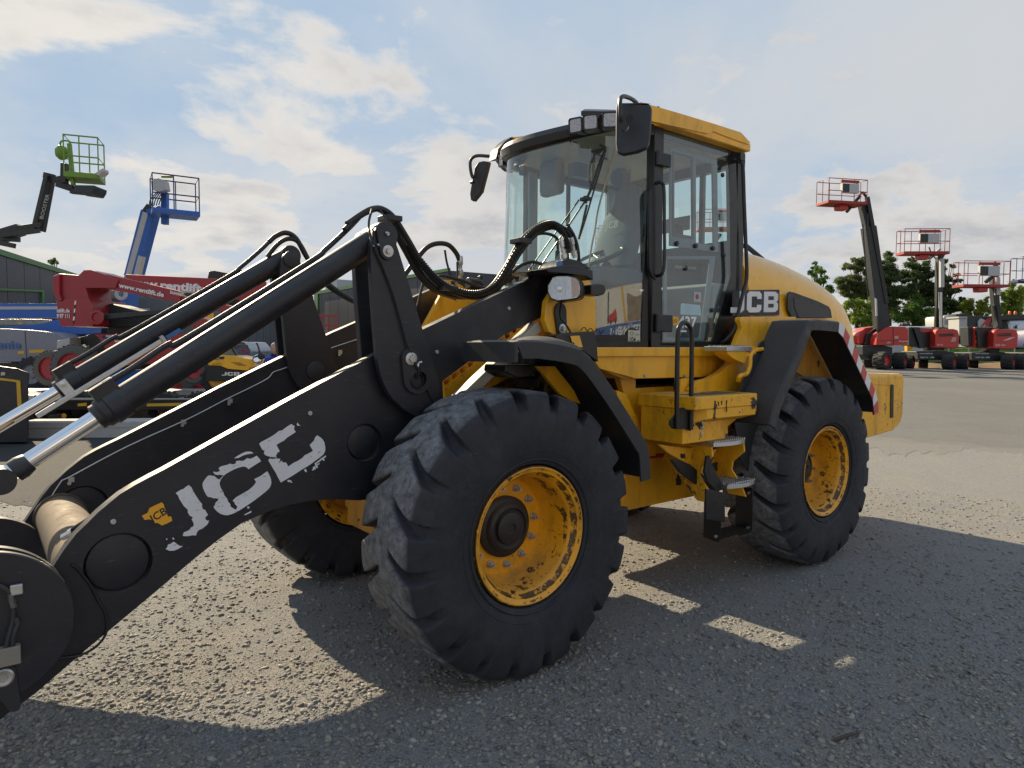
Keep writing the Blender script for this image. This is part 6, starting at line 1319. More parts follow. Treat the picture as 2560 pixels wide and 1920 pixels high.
def tree(nm, lab, blobs, D, base_uv, mat, n, size, seed, cat='tree', flatten=1.0, grp=None, spread=1.2, stretch=1.0):
    k = D/F_PX; r = random.Random(seed); C = []; Rr = []
    for u, v, rp in blobs:
        for j in range(9):
            rr = rp*k*r.uniform(.18, .48); a = r.uniform(0, 6.28); o = rp*k*r.uniform(.05, .98)
            C.append(at(u, v, D+r.uniform(-1, 1)*spread)+RH*math.cos(a)*o+UP*math.sin(a)*o*flatten); Rr.append(rr)
    b = at(*base_uv, D); b.z = min(b.z, 2.0); T0 = thing(nm, lab, cat, b, grp); top = max(C, key=lambda c: c.z)
    g = Geo(); ht = top.z-b.z; g.tube([b-UP*.3, b+UP*ht*.35+RH*.1, b.lerp(top, .7), top], [ht*.028, ht*.02, ht*.012, ht*.003], 8, smooth=3); part('trunk', g, BARK, T0)
    g = Geo()
    for c in C[::4]:
        s = b+UP*max(.3, min(c.z-b.z, ht)*.55); g.tube([s, s.lerp(c, .5)+UP*.1, c], [ht*.010, ht*.006, ht*.002], 5)
    lm = part('limbs', g, BARK, T0, smooth=0); lm['kind'] = 'stuff'
    me = leaf_mesh('crown', [c-b for c in C], Rr, n, size, seed, flatten, stretch); o = link('crown', me, T0, mat); return T0
def qb(*a): return [(*q(x, y), r_/3.191) for x, y, r_ in a]
tree('pine_tree', 'broad dark pine with rounded crown left of the tallest boom', qb((420,760,75),(500,715,55),(370,860,70),(470,860,100),(560,800,75),(390,960,80),(520,960,100),(340,920,50),(440,700,30),(560,720,45)), 60, q(450,1200), FPIN2, 66000, .058, 1, flatten=.7, stretch=1.3)
tree('pine_tree', 'pointed dark pine rising highest between the tall booms', qb((705,640,18),(705,675,35),(700,720,55),(720,780,75),(680,840,80),(770,850,75),(700,930,100),(800,950,80),(650,1000,70),(740,1040,90)), 61, q(705,1200), FPINE, 66000, .058, 2, flatten=.7, stretch=1.3)
tree('pine_tree', 'dark pine behind the middle basket with twin tops', qb((890,700,28),(890,750,55),(860,820,70),(950,830,80),(1010,740,40),(1020,800,65),(960,920,95),(1050,920,80),(880,960,80),(1000,1030,100)), 62, q(930,1200), FPINE, 66000, .058, 3, flatten=.7, stretch=1.3)
tree('pine_tree', 'ragged dark pine with long bare tipped branches right of the middle mast', qb((1150,710,26),(1130,780,50),(1205,755,28),(1180,850,55),(1245,820,22),(1270,870,26),(1160,930,75),(1240,950,45),(1300,1010,30),(1150,1030,85),(1230,1080,70),(1080,1090,80),(1330,1100,40)), 60, q(1150,1200), FPINE, 60000, .058, 4, flatten=.55, stretch=1.6)
tree('leafy_bush', 'bright green bush beyond the tallest lift next to the loader bonnet', qb((360,1080,45),(420,1060,50),(480,1040,45),(560,1050,55),(400,1140,60),(500,1130,70),(580,1140,60),(440,1200,60),(560,1200,60)), 55, q(470,1240), FBUSH, 24000, .065, 5, 'bush')
tree('leafy_bush', 'mid green bush in front of the pines between first and second lifts', qb((780,1120,55),(850,1080,60),(930,1060,60),(900,1150,75),(1000,1130,60),(820,1190,60),(960,1200,70),(1040,1190,50)), 56, q(900,1240), FDEC, 24000, .065, 6, 'bush')
tree('young_tree', 'lemon green sapling between the second and third lifts', qb((1300,1060,45),(1370,1080,50),(1440,1050,45),(1490,1010,22),(1420,1110,50),(1480,1100,45),(1330,1110,40),(1530,1090,35)), 58, q(1400,1240), FLGT, 15000, .065, 7)
tree('young_tree', 'light green tree behind the grey tanker by the right edge', qb((1700,900,40),(1690,960,60),(1640,1010,50),(1740,1000,60),(1680,1070,75),(1760,1080,60),(1620,1090,45),(1790,940,40)), 58, q(1700,1240), FBUSH, 20000, .07, 8)
tree('young_tree', 'thin pale tree top rising behind the loader bonnet', qb((125,730,24),(120,780,36),(165,800,34),(100,820,36),(195,850,28),(150,870,45),(80,900,40),(230,930,40)), 55, q(140,1200), FDEC, 3500, .085, 9)
far = [(u, 800+6*math.sin(u*.11), 26) for u in range(2090, 2700, 26)]
wd_ = tree('hedge', 'low dark hedge running behind the parked lifts', [(u, 838, 20) for u in range(2085, 2700, 18)], 66, (2200, 870), FDEC, 66000, .058, 10, 'hedge')
# wire fence posts
for i, u in enumerate((2233, 2287, 2370, 2420, 2470, 2535)):
    T0 = thing('fence_post', ['slim fence post left of the thick yellow marker post','slim fence post just right of the thick yellow marker post','slim fence post between the second and third red lifts','slim fence post left of the third lift steps','slim fence post showing under the third lift engine cover','slim fence post nearest the right picture edge'][i], 'fence post', at(u, 905, 44), 'fence posts behind the lifts'); p = at(u, 905, 44); g = Geo(); g.box(p+V(-.03,-.03,-.3), p+V(.03,.03,1.5)); o = part('post', g, LGR, T0)
g = Geo(); a = at(2276, 898, 43.6); fslab(g, [(2268,862),(2281,862),(2281,898),(2268,898)], 43.6, .3); tag(part('marker_post', g, YST), 'thick yellow marker post between the first and second red lifts', 'post')
# trucks
def s3(x, y): return (2340+x/9.218, 760+y/9.218)
T0 = thing('box_truck', 'dark truck with pale cab roof and grey body lettered AFB behind the lifts', 'truck', at(2400, 870, 50))
def tp(nm, px, dd, th, m_, bev=.04): g = Geo(); fslab(g, [s3(*p) for p in px], 50+dd, th); return part(nm, g, m_, T0, bev)
tp('cab', [(160,330),(190,280),(300,262),(460,270),(530,310),(530,480),(250,560),(170,520)], 0, 2.2, LGR, .08)
tp('cab_window', [(215,360),(320,345),(430,345),(425,450),(280,480),(205,470)], -.02, .05, GLT, 0); tp('fairing', [(450,240),(640,215),(740,225),(760,300),(520,320)], .05, 2.0, BLK2)
tp('body', [(530,260),(1300,280),(1330,600),(1280,640),(540,640)], .1, 2.3, DKG); tp('tarpaulin', [(980,400),(1040,330),(1180,390),(1300,370),(1300,545),(980,540)], -.05, .15, LGR, .02)
tp('lower_body', [(540,640),(1330,640),(1330,700),(540,700)], .2, 2.0, BLK2)
for x in (620, 1200): g = Geo(); c = at(*s3(x, 760), 50.1); bgwheel(T0, c, -FH, .5, .3, TYB, LGR, 10)
o = at(*s3(1040, 515), 49.92); part('lettering', text_geo('A', o, RH, UP, .62, .01, shear=.3, sx=1.1, bold=.03), RED, T0, smooth=0)
o = at(*s3(1125, 515), 49.92); part('lettering', text_geo('F', o, RH, UP, .62, .01, shear=.3, sx=1.1, bold=.03), RED, T0, smooth=0); o = at(*s3(1195, 515), 49.92); part('lettering', text_geo('B', o, RH, UP, .62, .01, shear=.3, sx=1.1, bold=.03), BLKP, T0, smooth=0)
T0 = thing('cabinet', 'tall pale grey cabinet with lighter lid standing before the dark truck', 'cabinet', at(2408, 870, 48)); g = Geo(); fslab(g, [s3(535,320),(s3(720,320)),s3(720,730),s3(535,730)], 48, 1.2); part('casing', g, LGR, T0, .02)
g = Geo(); fslab(g, [s3(525,290),s3(730,290),s3(725,330),s3(530,330)], 47.9, 1.4); part('lid', g, CONC, T0, .02); g = Geo(); fslab(g, [s3(530,730),s3(800,730),s3(800,790),s3(530,790)], 47.95, 1.4); part('plinth', g, DKG, T0, .02)
T0 = thing('tanker', 'silver grey tanker body with orange beacons on top at the right edge', 'tanker', at(2530, 870, 50))
a, b = at(2497, 827, 50.5), at(2640, 822, 50.5); g = Geo(); g.lathe([(.001,0),(1.0,.02),(1.13,.12),(1.15,.3),(1.15,(b-a).length)], a, (b-a), 40); part('tank', g, metal('brushed_silver', (.55,.56,.57), .45, .15, .15), T0)
g = Geo(); fslab(g, [(2497,788),(2600,784),(2600,796),(2499,800)], 49.5, 1.6); part('walkway', g, DKG, T0, .02)
for u in (2524, 2538): g = Geo(); p = at(u, 786, 50); g.lathe([(.09,0),(.09,.18),(.05,.24),(.001,.25)], p, UP, 14); part('beacon', g, flat('orange_beacon', (.75,.16,.03), .3), T0)
g = Geo(); fslab(g, [(2495,855),(2640,853),(2640,868),(2497,868)], 50, 1.6); part('chassis', g, BLK2, T0)
o = at(2517, 811, 49.30); part('lettering', text_geo('www.tr-line.com', o, RH, UP, .10, .01, shear=.2, sx=1.0), BLKP, T0, smooth=0)
g = Geo(); fslab(g, [s3(1835,490),s3(1895,490),s3(1865,530),s3(1895,565),s3(1832,562)], 49.25, .05); part('emblem', g, BLKP, T0, smooth=0)
T0 = thing('silver_car', 'silver van roof showing behind the tallest lift beside the mudguard', 'van', at(2145, 860, 46)); g = Geo()
fslab(g, [(2120,832),(2150,822),(2200,815),(2330,816),(2340,830),(2342,880),(2118,885)], 46, 1.8); part('body', g, paint('silver_car_paint', (.45,.50,.54), rough=.3, dust=.2, coat=.3), T0, .15)
g = Geo(); fslab(g, [(2126,836),(2152,828),(2180,828),(2180,846),(2124,850)], 45.97, .05); part('window', g, GLT, T0)
# ------------------------------------------------------------------ left: halls
def wallplane(u0, D0, u1, D1):
    a, b = at(u0, 868, D0), at(u1, 868, D1); a.z = b.z = 0; e = (b-a).normalized(); n = e.cross(UP).normalized(); n = n if (CAM-a).dot(n) > 0 else -n
    def W(u, v, off=0): d = ray(u, v); return CAM+d*((a+n*off-CAM).dot(n)/d.dot(n))
    return W, a, b, e, n
CLAD = paint('anthracite_cladding', (.045,.05,.065), rough=.5, dust=.1); CLAD2 = paint('light_grey_cladding', (.16,.17,.185), rough=.5, dust=.1); TRIM = flat('green_trim', (.045,.16,.035), .5)
def hall(lab, u0, D0, u1, D1, v0, v1, clad, n_pan, trims=()):
    W, a, b, e, n = wallplane(u0, D0, u1, D1); T0 = thing('hall', lab, 'hall', a)
    t0, t1 = W(u0, v0), W(u1, v1)
    for i in range(n_pan):
        p0, p1 = i/n_pan, (i+1)/n_pan; A = a.lerp(b, p0)+e*.03; B = a.lerp(b, p1)-e*.03
        g = Geo(); g.slab([A-UP*.5, B-UP*.5, V(B.x, B.y, t0.z+(t1.z-t0.z)*p1), V(A.x, A.y, t0.z+(t1.z-t0.z)*p0)], -n*.12); part('cladding_panel', g, clad, T0, smooth=0)
    g = Geo(); g.slab([a-UP*.5-n*.10, b-UP*.5-n*.10, V(b.x, b.y, t1.z)-n*.10, V(a.x, a.y, t0.z)-n*.10], -n*25); part('wall', g, clad, T0)
    for nm, px, off in trims:
        g = Geo(); g.slab([W(u, v, off) for u, v in px], -n*.2); part(nm, g, TRIM, T0)
    return T0
hall('dark grey hall with green roof edge sloping behind the crimson lift', -220, 27.5, 415, 77, 563, 752, CLAD, 22,
  [('roof_trim', [(-220,556),(0,622),(190,684),(415,747),(415,754),(190,694),(0,636),(-220,572)], .1), ('corner_trim', [(410,750),(419,752),(419,810),(410,810)], .12),
   ('door_frame', [(-100,717),(111,725),(111,800),(106,800),(106,730),(-100,722)], .12)])
hall('dark hall with green trim on its roof and corner seen between the loader cranks', 786, 68, 1120, 46, 732, 676, CLAD, 12,
  [('roof_trim', [(784,729),(1120,670),(1120,678),(784,737)], .1), ('corner_trim', [(785,733),(794,733),(794,800),(785,800)], .12)])
hall('light grey clad hall wall behind the person in blue', 540, 52, 785, 66, 742, 740, CLAD2, 14)
g = Geo(); p = at(862, 712, 66); g.box(p+V(-1.4,-1.4,-1.2), p+V(1.4,1.4,.35)); tag(part('roof_unit', g, LGR, None, .05), 'pale ventilation unit on the hall roof between the cranks', 'roof unit')
g = Geo(); fslab(g, [(420,764),(432,757),(452,756),(462,768),(462,800),(420,800)], 70, 4); tag(part('canopy', g, CONC, None, .1), 'small pale roof beside the green hall corner', 'canopy')
tree('tree_tip', 'tip of a dark tree just showing above the hall roof edge', [(128,655,5),(136,652,6),(142,656,4)], 60, (135,700), FPINE, 500, .14, 30)

# ---- crimson telescopic handler lift on the trailer
def z2(*a): return [(x/3.456, 620+y/3.456) for x, y in a]
DA = 16.0; kA = DA/F_PX
T0 = thing('boom_lift', 'crimson articulated boom lift with white web address standing on the trailer', 'boom lift', gnd(330, DA)); MAG = T0
def rp_(nm, px, dd, th, m_=None, bev=.02): g = Geo(); fslab(g, z2(*px), DA+dd, th); return part(nm, g, m_ or REDM, T0, bev)
rp_('counterweight', [(487,468),(545,462),(548,445),(660,430),(770,440),(800,500),(802,676),(522,676)], -.9, 1.4)
rp_('turret_plate', [(450,245),(512,220),(675,235),(725,188),(790,190),(895,225),(1020,280),(1000,345),(740,345),(765,430),(860,590),(850,612),(810,600),(765,470),(500,460),(455,390)], -.75, .9)
rp_('rear_cover', [(450,245),(510,220),(512,395),(535,455),(500,460),(455,390)], -.83, .08)
rp_('turret_frame', [(800,520),(960,480),(1100,520),(1330,570),(1335,682),(800,678)], -.3, .8, DKG); rp_('engine_cover', [(1330,568),(1560,560),(1640,600),(1640,682),(1335,682)], -.5, 1.1)
rp_('turntable', [(930,682),(1240,682),(1240,735),(940,735)], -.2, .9, BLK2)
def rbeam(nm, a, b, h0, h1, dd, m_, dp=.35):
    A = at(*z2(a)[0], DA+dd); B = at(*z2(b)[0], DA+dd); d = (B-A).normalized(); u_ = FH.cross(d).normalized(); u_ = u_ if u_.z > 0 else -u_; g = Geo()
    g.slab([A-u_*h0*kA/2, B-u_*h1*kA/2, B+u_*h1*kA/2, A+u_*h0*kA/2], FH*dp); return part(nm, g, m_, T0, .015), A, B, d, u_
rbeam('boom', (900,285), (1560,425), 34, 26, -.7, REDM); rbeam('boom_section', (1540,425), (2250,600), 22, 16, -.65, REDM)
_, A, B, d_, u_ = rbeam('boom_stripe', (1020,300), (1540,415), 22, 20, -.705, REDM, .01)
o = at(*z2((1028,338))[0], DA-.72); part('lettering', text_fit('www.rentlift.de', o, d_, u_, 10.5*kA, 108*kA, bold=.04), WHT, T0, smooth=0)
o = at(*z2((1468,392))[0], DA-.73); part('lettering', text_fit('bundesweit', o, d_, u_, 8.5*kA, 52*kA, bold=.03), WHT, T0, smooth=0)
g = Geo(); c = at(*z2((1655,410))[0], DA-.76); g.slab([c+d_*math.cos(a)*.24+u_*math.sin(a)*.075 for a in np.linspace(0, 2*math.pi, 24, endpoint=False)], FH*.02); part('badge', g, flat('cream_badge', (.5,.45,.3), .6), T0, smooth=0)
g = Geo(); g.slab([c-FH*.008+d_*math.cos(a)*.17+u_*math.sin(a)*.05 for a in np.linspace(0, 2*math.pi, 24, endpoint=False)], FH*.006); part('badge', g, DKG, T0, smooth=0)
rbeam('lift_cylinder', (850,600), (1460,545), 13, 11, -.85, DKG, .16); rbeam('hose_track', (1460,520), (1640,530), 16, 16, -.6, BLK2)
o = at(*z2((1130,530))[0], DA-.5); part('lettering', text_geo('bundesweit', o, RH*.98-UP*.05, UP, 6*kA, .004, sx=1.2), WHT, T0, smooth=0)
for tx, x, y, h in (('rentlift.de',410,556,9.5), ('00 97 111',440,605,10), ('MAGNI',915,770,5), ('www.rentlift.de',990,815,7), ('0800 00 97 111',990,858,8), ('0800',1333,620,10), ('97 111',1790,640,10)):
    dd = -.912 if x < 800 else (-.72 if y > 700 else -.52); o = at(*z2((x, y))[0], DA+dd)
    if x < 500: o = at(*z2((max(x, 492), y))[0], DA+dd); tx = {'rentlift.de':'ntlift.de','00 97 111':'9 97 111'}[tx]
    part('lettering', (text_fit(tx, o, RH, UP, h*kA, 30*kA, bold=.03) if x < 500 else text_geo(tx, o, RH, UP, h*kA, .004, sx=1.15, bold=.03)), WHT, T0, smooth=0)
for i in range(6):
    y0 = 458+i*34; g = Geo(); fslab(g, z2((645-i*3,y0),(657-i*3,y0-4),(654-i*3,y0+30),(642-i*3,y0+34)), DA-.905, .004); part('hazard_strip', g, WHT if i % 2 == 0 else BLKP, T0, smooth=0)
rp_('chassis', [(490,800),(620,790),(810,738),(860,736),(1250,742),(1640,760),(1700,900),(1640,1000),(1100,1060),(900,1000),(830,960),(500,900)], -.2, 1.2, DKG)
rp_('body', [(810,742),(1700,742),(1720,880),(1500,990),(1100,1010),(930,960),(900,860),(850,780)], -.68, .4)
rp_('tool_box', [(488,800),(560,785),(602,770),(602,860),(488,870)], -.6, .5, LGR); rp_('badge', [(878,762),(905,752),(1120,756),(1120,778),(885,778)], -.70, .01, NAVY, 0)
def zc(x, y): return z2((x, y))[0]
for x, y, r_, dd in ((665,1035,188,-.8),(470,1040,160,.9),(1705,1045,128,-.6),(1560,1040,120,1.1)):
    p = at(*zc(x, y), DA+dd); vw = (p-CAM); vw.z = 0; vw.normalize(); ax = (-vw)*math.cos(.62)-vw.cross(UP)*math.sin(.62); bgwheel(T0, p, ax, r_/3.456*kA, .34, TYG, REDM, 30, .35, .66)
g = Geo(); c = at(*zc(840,600), DA-.95); g.lathe([(.16,0),(.16,.03),(.11,.035),(.10,.0),(.001,.0)], c, -FH, 24); part('boom_pivot', g, REDM, T0)
# second crimson boom behind with big web address
T0 = thing('boom_lift', 'second crimson boom with large white web address behind the first', 'boom lift', gnd(500, 18.5)); DB = 18.5; kB = DB/F_PX
A = at(*zc(1080,272), DB); B = at(*zc(2260,372), DB); d = (B-A).normalized(); u_ = FH.cross(d); u_ = u_ if u_.z > 0 else -u_; g = Geo()
g.slab([A-u_*.18, B-u_*.32, B+u_*.28, A+u_*.14], FH*.35); part('boom', g, REDM, T0, .015)
o = at(*zc(1075,324), DB-.012); part('lettering', text_fit('www.rentlift.de', o, d, u_, 19*kB, 236*kB, bold=.05), WHT, T0, smooth=0)
M = local(gnd(520, DB), 0); g = Geo(); g.box((-.9,.2,.3), (1.2,1.8,1.3), M); part('chassis', g, REDM, T0, .05)
g = Geo(); g.beam(M @ V(.3,.8,1.2), B-d*.8, RH*.3, FH*.3); part('mast', g, DKG, T0)
for s in (-1, 1): bgwheel(T0, M @ V(s*1.0, .2, .5), -FH, .5, .32, TYG, REDM, 16)
# yellow and black crane head
T0 = thing('loader_crane', 'folded yellow and black crane head above the crimson booms', 'crane', gnd(545, 22)); DC = 22
g = Geo(); fslab(g, z2((1745,300),(1765,272),(1800,262),(1860,300),(1850,330),(1830,420),(1770,430),(1725,410)), DC, .3); part('crane_post', g, YEL, T0, .02)
g = Geo(); fslab(g, z2((1790,265),(1805,200),(1850,195),(1960,215),(2035,190),(2070,185),(2110,215),(2090,260),(2040,290),(1990,300),(1960,265),(1900,300),(1850,285)), DC+.02, .28); part('crane_arm', g, BLK2, T0, .02)
g = Geo(); g.beam(at(*zc(1790,420), DC+.1), gnd(518, DC)+UP*.2, RH*.3, FH*.3); g.box(gnd(518, DC)+V(-.6,-.6,0), gnd(518, DC)+V(.6,.6,.5)); part('crane_base', g, YEL, T0, .02)
# ---- slate hooded lift at the left edge
T0 = thing('boom_lift', 'blue boom lift with rounded slate grey hood at the left edge', 'boom lift', gnd(20, 20)); DG = 19.5; kG = DG/F_PX
def gp(nm, px, dd, th, m_, bev=.03): g = Geo(); fslab(g, z2(*px), DG+dd, th); return part(nm, g, m_, T0, bev)
hd_ = gp('hood', [(-700,735),(-400,700),(-100,695),(60,698),(250,708),(400,722),(500,742),(540,775),(548,830),(530,900),(470,950),(350,975),(100,985),(-700,985)], -.3, 1.3, GRYH, .12)
gp('hood_seam', [(212,706),(216,706),(232,968),(228,968)], -.31, .01, BLKP, 0); gp('lower_skirt', [(-700,940),(470,952),(350,978),(-700,990)], -.34, .05, GRYH, 0)
o = at(*zc(-130,868), DG-.325); part('lettering', text_geo('Genie', o, RH, UP, 20*kG, .004, sx=1.3, bold=.03), flat('brand_blue', (.05,.12,.32), .4), T0, smooth=0)
for px in ([(155,893),(210,890),(210,915),(155,917)], [(252,882),(383,875),(385,902),(254,908)]): gp('warning_label', px, -.31, .004, YST, 0)
gp('warning_label', [(290,1030),(345,1028),(345,1053),(290,1054)], -.06, .004, YST, 0)
gp('chassis', [(-700,985),(420,975),(460,1010),(450,1160),(-700,1160)], -.05, 1.2, BLK2); gp('boom_lower', [(-700,700),(0,680),(330,655),(500,618),(800,628),(785,745),(560,752),(500,740),(0,700)], .5, .5, BLU)
gp('boom_upper', [(-700,478),(520,478),(520,602),(-700,608)], .9, .5, BLU, .01); gp('boom_stripe', [(-700,508),(520,504),(520,530),(-700,534)], .89, .01, LGR, 0)
gp('grab_handle', [(-20,985),(90,988),(90,993),(-20,993)], -.4, .04, CONC, .005)
for x in (-560, 300): p = at(*zc(x, 1090), DG-.4); bgwheel(T0, p, -FH, .48, .34, TYB, GRYH, 14)
T0 = thing('foil_bales', 'two shiny crumpled foil bundles under the blue boom at the left edge', 'foil bundle', at(50, 800, 22))
t = NT('crumpled_foil'); t.set(Base_Color=t.mix(t.noise(3, 4), (.55,.45,.38), (.35,.4,.35)), Metallic=.9, Roughness=.3); t.bump(t.noise(6, 6, .7), 1.0, .15)
g = Geo(); fslab(g, z2((-60,615),(140,612),(120,655),(-60,665)), 22, .5); part('bundle', g, t.m, T0, .04); g = Geo(); fslab(g, z2((155,612),(370,615),(365,652),(200,662)), 22, .5); part('bundle', g, t.m, T0, .04)
# ---- blue and green lifts with raised baskets
def z1(*a): return [(x/3.456, 300+y/3.456) for x, y in a]
T0 = thing('boom_lift', 'blue boom lift with raised blue basket left of the loader arms', 'boom lift', gnd(300, 22)); DD = 22; kD = DD/F_PX
def beamp(a, b, wpx, D, nm, m_, dp=None, k=None):
    A, B = at(*a, D), at(*b, D); d = (B-A).normalized(); u_ = FH.cross(d).normalized(); g = Geo(); w_ = wpx*D/F_PX; g.beam(A+FH*w_/2, B+FH*w_/2, u_*w_, FH*(dp or w_)); return part(nm, g, m_, T0, .01)
beamp((325,693),(368,528), 33, DD, 'boom', BLU); beamp((317,693),(362,530), 14, DD-.05, 'boom_face', LGR, .1); beamp((340,690),(352,640), 12, DD-.1, 'chain_track', LGR, .2); beamp((352,640),(361,622), 5, DD-.1, 'cylinder_rod', BLU, .1)
beamp((325,693),(300,840), 30, DD, 'boom', BLU); g = Geo(); M = local(gnd(300, DD), 0); g.box((-.9,-.2,.3), (.9,1.8,1.3), M); part('chassis', g, BLU, T0, .05)
beamp((366,530),(400,520), 12, DD-.1, 'jib_joint', BLU); beamp((362,532),(375,515), 20, DD, 'jib_joint', DKG); beamp((409,560),(409,480), 14, DD-.2, 'rotator', BLU); g = Geo(); fslab(g, z1((1300,520),(1360,500),(1420,520),(1435,600),(1380,620),(1310,600)), DD-.5, .3); part('control_box', g, LGR, T0, .02)
g = Geo()
for k_ in range(6): a = at(*z1((1380+12*k_, 600))[0], DD-.3); b = at(*z1((1290+20*k_, 740))[0], DD-.3); g.tube([a, a.lerp(b,.5)+RH*(-.12+.02*k_)-UP*.05, b], .016, 6, smooth=4)
part('hose', g, BLK2, T0)
M = local(at(438, 540, DD-.1), .55); cage(T0, M, 1.32, .9, 1.18, NAVY, BLU, box=False, few=True)
g = Geo(); c = at(*z1((1430,490))[0], DD-.3); g.tube([c-RH*.12, c+RH*.22], .04, 8); part('rail_pad', g, GRNL, T0)
g = Geo(); a_ = at(304, 735, DD-.3); g.lathe([(.2,0),(.2,.05),(.1,.06),(.1,0)], a_, -FH, 24); part('slew_ring', g, CONC, T0)
for s in (-1, 1): bgwheel(T0, gnd(300, DD)+RH*s*1.0+UP*.48, -FH, .48, .34, TYG, LGR, 14)
T0 = thing('boom_lift', 'dark jointed boom lift with lime green basket at the top left', 'boom lift', gnd(-60, 20)); DE = 20; kE = DE/F_PX
P1 = z1((-330,1050),(0,985),(150,940),(300,920)); GD = paint('charcoal_boom', (.02,.024,.022), rough=.45, dust=.25)
for i in range(3): beamp(P1[i], P1[i+1], [30, 26, 16][i], DE, 'boom', GD)
beamp(*z1((0,1000),(330,955)), 9, DE-.2, 'boom_link', GD); beamp(*z1((-10,1060),(110,1085)), 12, DE-.1, 'boom_cylinder', GD); beamp(*z1((0,1020),(150,1030)), 12, DE-.05, 'boom_link', GD)
beamp(*z1((300,870),(395,470)), 10, DE-.2, 'jib_arm', GD); beamp(*z1((345,960),(435,480)), 13, DE, 'jib_arm', GD); beamp(*z1((280,880),(350,900)), 22, DE-.1, 'jib_joint', GD); beamp(*z1((370,470),(450,490)), 14, DE-.1, 'jib_joint', GD)
o = at(*z1((372,860))[0], DE-.22); e1 = (at(*z1((430,640))[0], DE-.22)-o).normalized(); part('lettering', text_geo('BOOSTER', o, e1, e1.cross(FH)*1 if e1.cross(FH).dot(RH) < 0 else -e1.cross(FH), .11, .004, sx=1.1), LGR, T0, smooth=0)
beamp(*z1((440,520),(520,500)), 12, DE-.1, 'jib_joint', BLK2); beamp(*z1((540,540),(545,370)), 14, DE-.2, 'rotator', BLK2); beamp(*z1((480,545),(620,590)), 16, DE-.1, 'basket_arm', BLK2); beamp(*z1((600,610),(790,630)), 12, DE-.1, 'scuff_plate', DKG)
beamp(*z1((590,200),(625,560)), 8, DE-.3, 'mast', GRNL, .1)
M = local(at(*z1((735,520))[0], DE), .35); cage(T0, M, .85, .8, 1.15, GRNL, GRNL, box=False, few=True)
g = Geo(); c = at(*z1((532,282))[0], DE-.2); g.lathe([(.001,-.16),(.12,-.14),(.2,-.06),(.21,.02),(.17,.12),(.08,.17),(.001,.18)], c, RH*.8+FH*.3, 24); part('engine_pod', g, GRNL, T0)
g = Geo(); g.tube([at(*z1(p)[0], DE-.2) for p in ((515,240),(525,190),(560,178),(600,190),(612,240))], .025, 8, smooth=4); part('guard_hoop', g, GRNL, T0)
g = Geo(); fslab(g, z1((640,560),(820,565),(815,600),(790,640),(640,620)), DE-.4, .6); part('underframe', g, DKG, T0, .03); g = Geo(); fslab(g, z1((820,460),(885,415),(888,440),(850,480)), DE-.4, .3); part('step_plate', g, LGR, T0, .01)
M = local(gnd(-60, DE), 0); g = Geo(); g.box((-1.2,-.2,.3), (1.2,2.2,1.6), M); part('chassis', g, DKG, T0, .05); g = Geo(); g.beam(M @ V(-.5,1,1.5), at(*P1[0], DE), RH*.4, FH*.35); part('mast', g, GD, T0)
for s in (-1, 1): bgwheel(T0, gnd(-60, DE)+RH*s*1.1+UP*.48, -FH, .48, .34, TYG, GRNL, 14)
# ---- low loader trailer, black ramp unit, concrete beam
T0 = thing('low_loader', 'black low trailer with yellow marked edge and pale deck boards carrying the lifts', 'trailer', gnd(300, 14.5)); DT = 14.0
za = at(300, 999, DT).z
for i, (d0, d1, m_) in enumerate(((14.0,14.55,WOOD),(14.57,15.1,CONC),(15.12,15.35,NAVY),(15.37,16.0,WOOD),(16.02,16.5,CONC),(16.52,17.4,LGR))):
    a, b = at(-500, 900, d0), at(-500, 900, d1); c, d = at(900, 900, d1), at(900, 900, d0); g = Geo(); zt_ = za+.01*i*(i < 3)
    g.slab([V(p.x, p.y, za+.004*i) for p in (a, b, c, d)], (0,0,-.06)); part('deck_board', g, m_, T0)
g = Geo(); fslab(g, [(-480,1001),(600,999),(600,1024),(-480,1026)], DT-.02, .1); part('side_rave', g, BLK2, T0, .01)
for u0, u1 in ((367,463),(194,216),(300,330),(86,108),(500,560)): g = Geo(); fslab(g, [(u0,1009),(u1,1007),(u1,1014.5),(u0,1016)], DT-.03, .01); part('yellow_edge', g, YST, T0, smooth=0)
g = Geo(); fslab(g, [(-480,1024),(600,1022),(600,1045),(-480,1048)], DT+.5, 1.8); part('chassis', g, BLK2, T0)
for u in (-60, 10, 130, 205, 420, 500): p = at(u, 1040, DT+.6); p.z = .36; bgwheel(T0, p, -FH, .36, .28, TYB, DKG, 12)
for u in (160, 405): g = Geo(); p = at(u, 1040, DT-.04); g.lathe([(.055,0),(.05,.02),(.001,.025)], p, -FH, 16); part('side_marker', g, flat('amber_marker', (.7,.3,.03), .3), T0)
g = Geo(); fslab(g, [(120,1040),(150,1034),(152,1062),(128,1075),(112,1070)], DT-.1, .3); part('landing_leg', g, GRIME, T0, .02)
T0 = thing('ramp_unit', 'black boxy machine part with thick yellow border at the left edge', 'machine', gnd(20, 11.6)); DR = 11.6
g = Geo(); fslab(g, [(-300,905),(0,915),(40,920),(74,932),(71,960),(72,1080),(70,1106),(-300,1112)], DR, .001); g = Geo(); g.slab(ap([(-300,905),(0,915),(40,920),(74,932),(71,960),(72,1080),(70,1106),(-300,1112)], DR), (ray(74,1000)*.9)); part('body', g, BLK, T0, .02)
g = Geo(); fslab(g, [(-20,942),(48,951),(41,958),(39,955),(-20,948)], DR-.012, .012); part('yellow_border', g, YST, T0, smooth=0)
g = Geo(); fslab(g, [(41,957),(50,951),(54,1019),(72,1019),(72,1029),(44,1029)], DR-.012, .012); part('yellow_border', g, YST, T0, smooth=0)
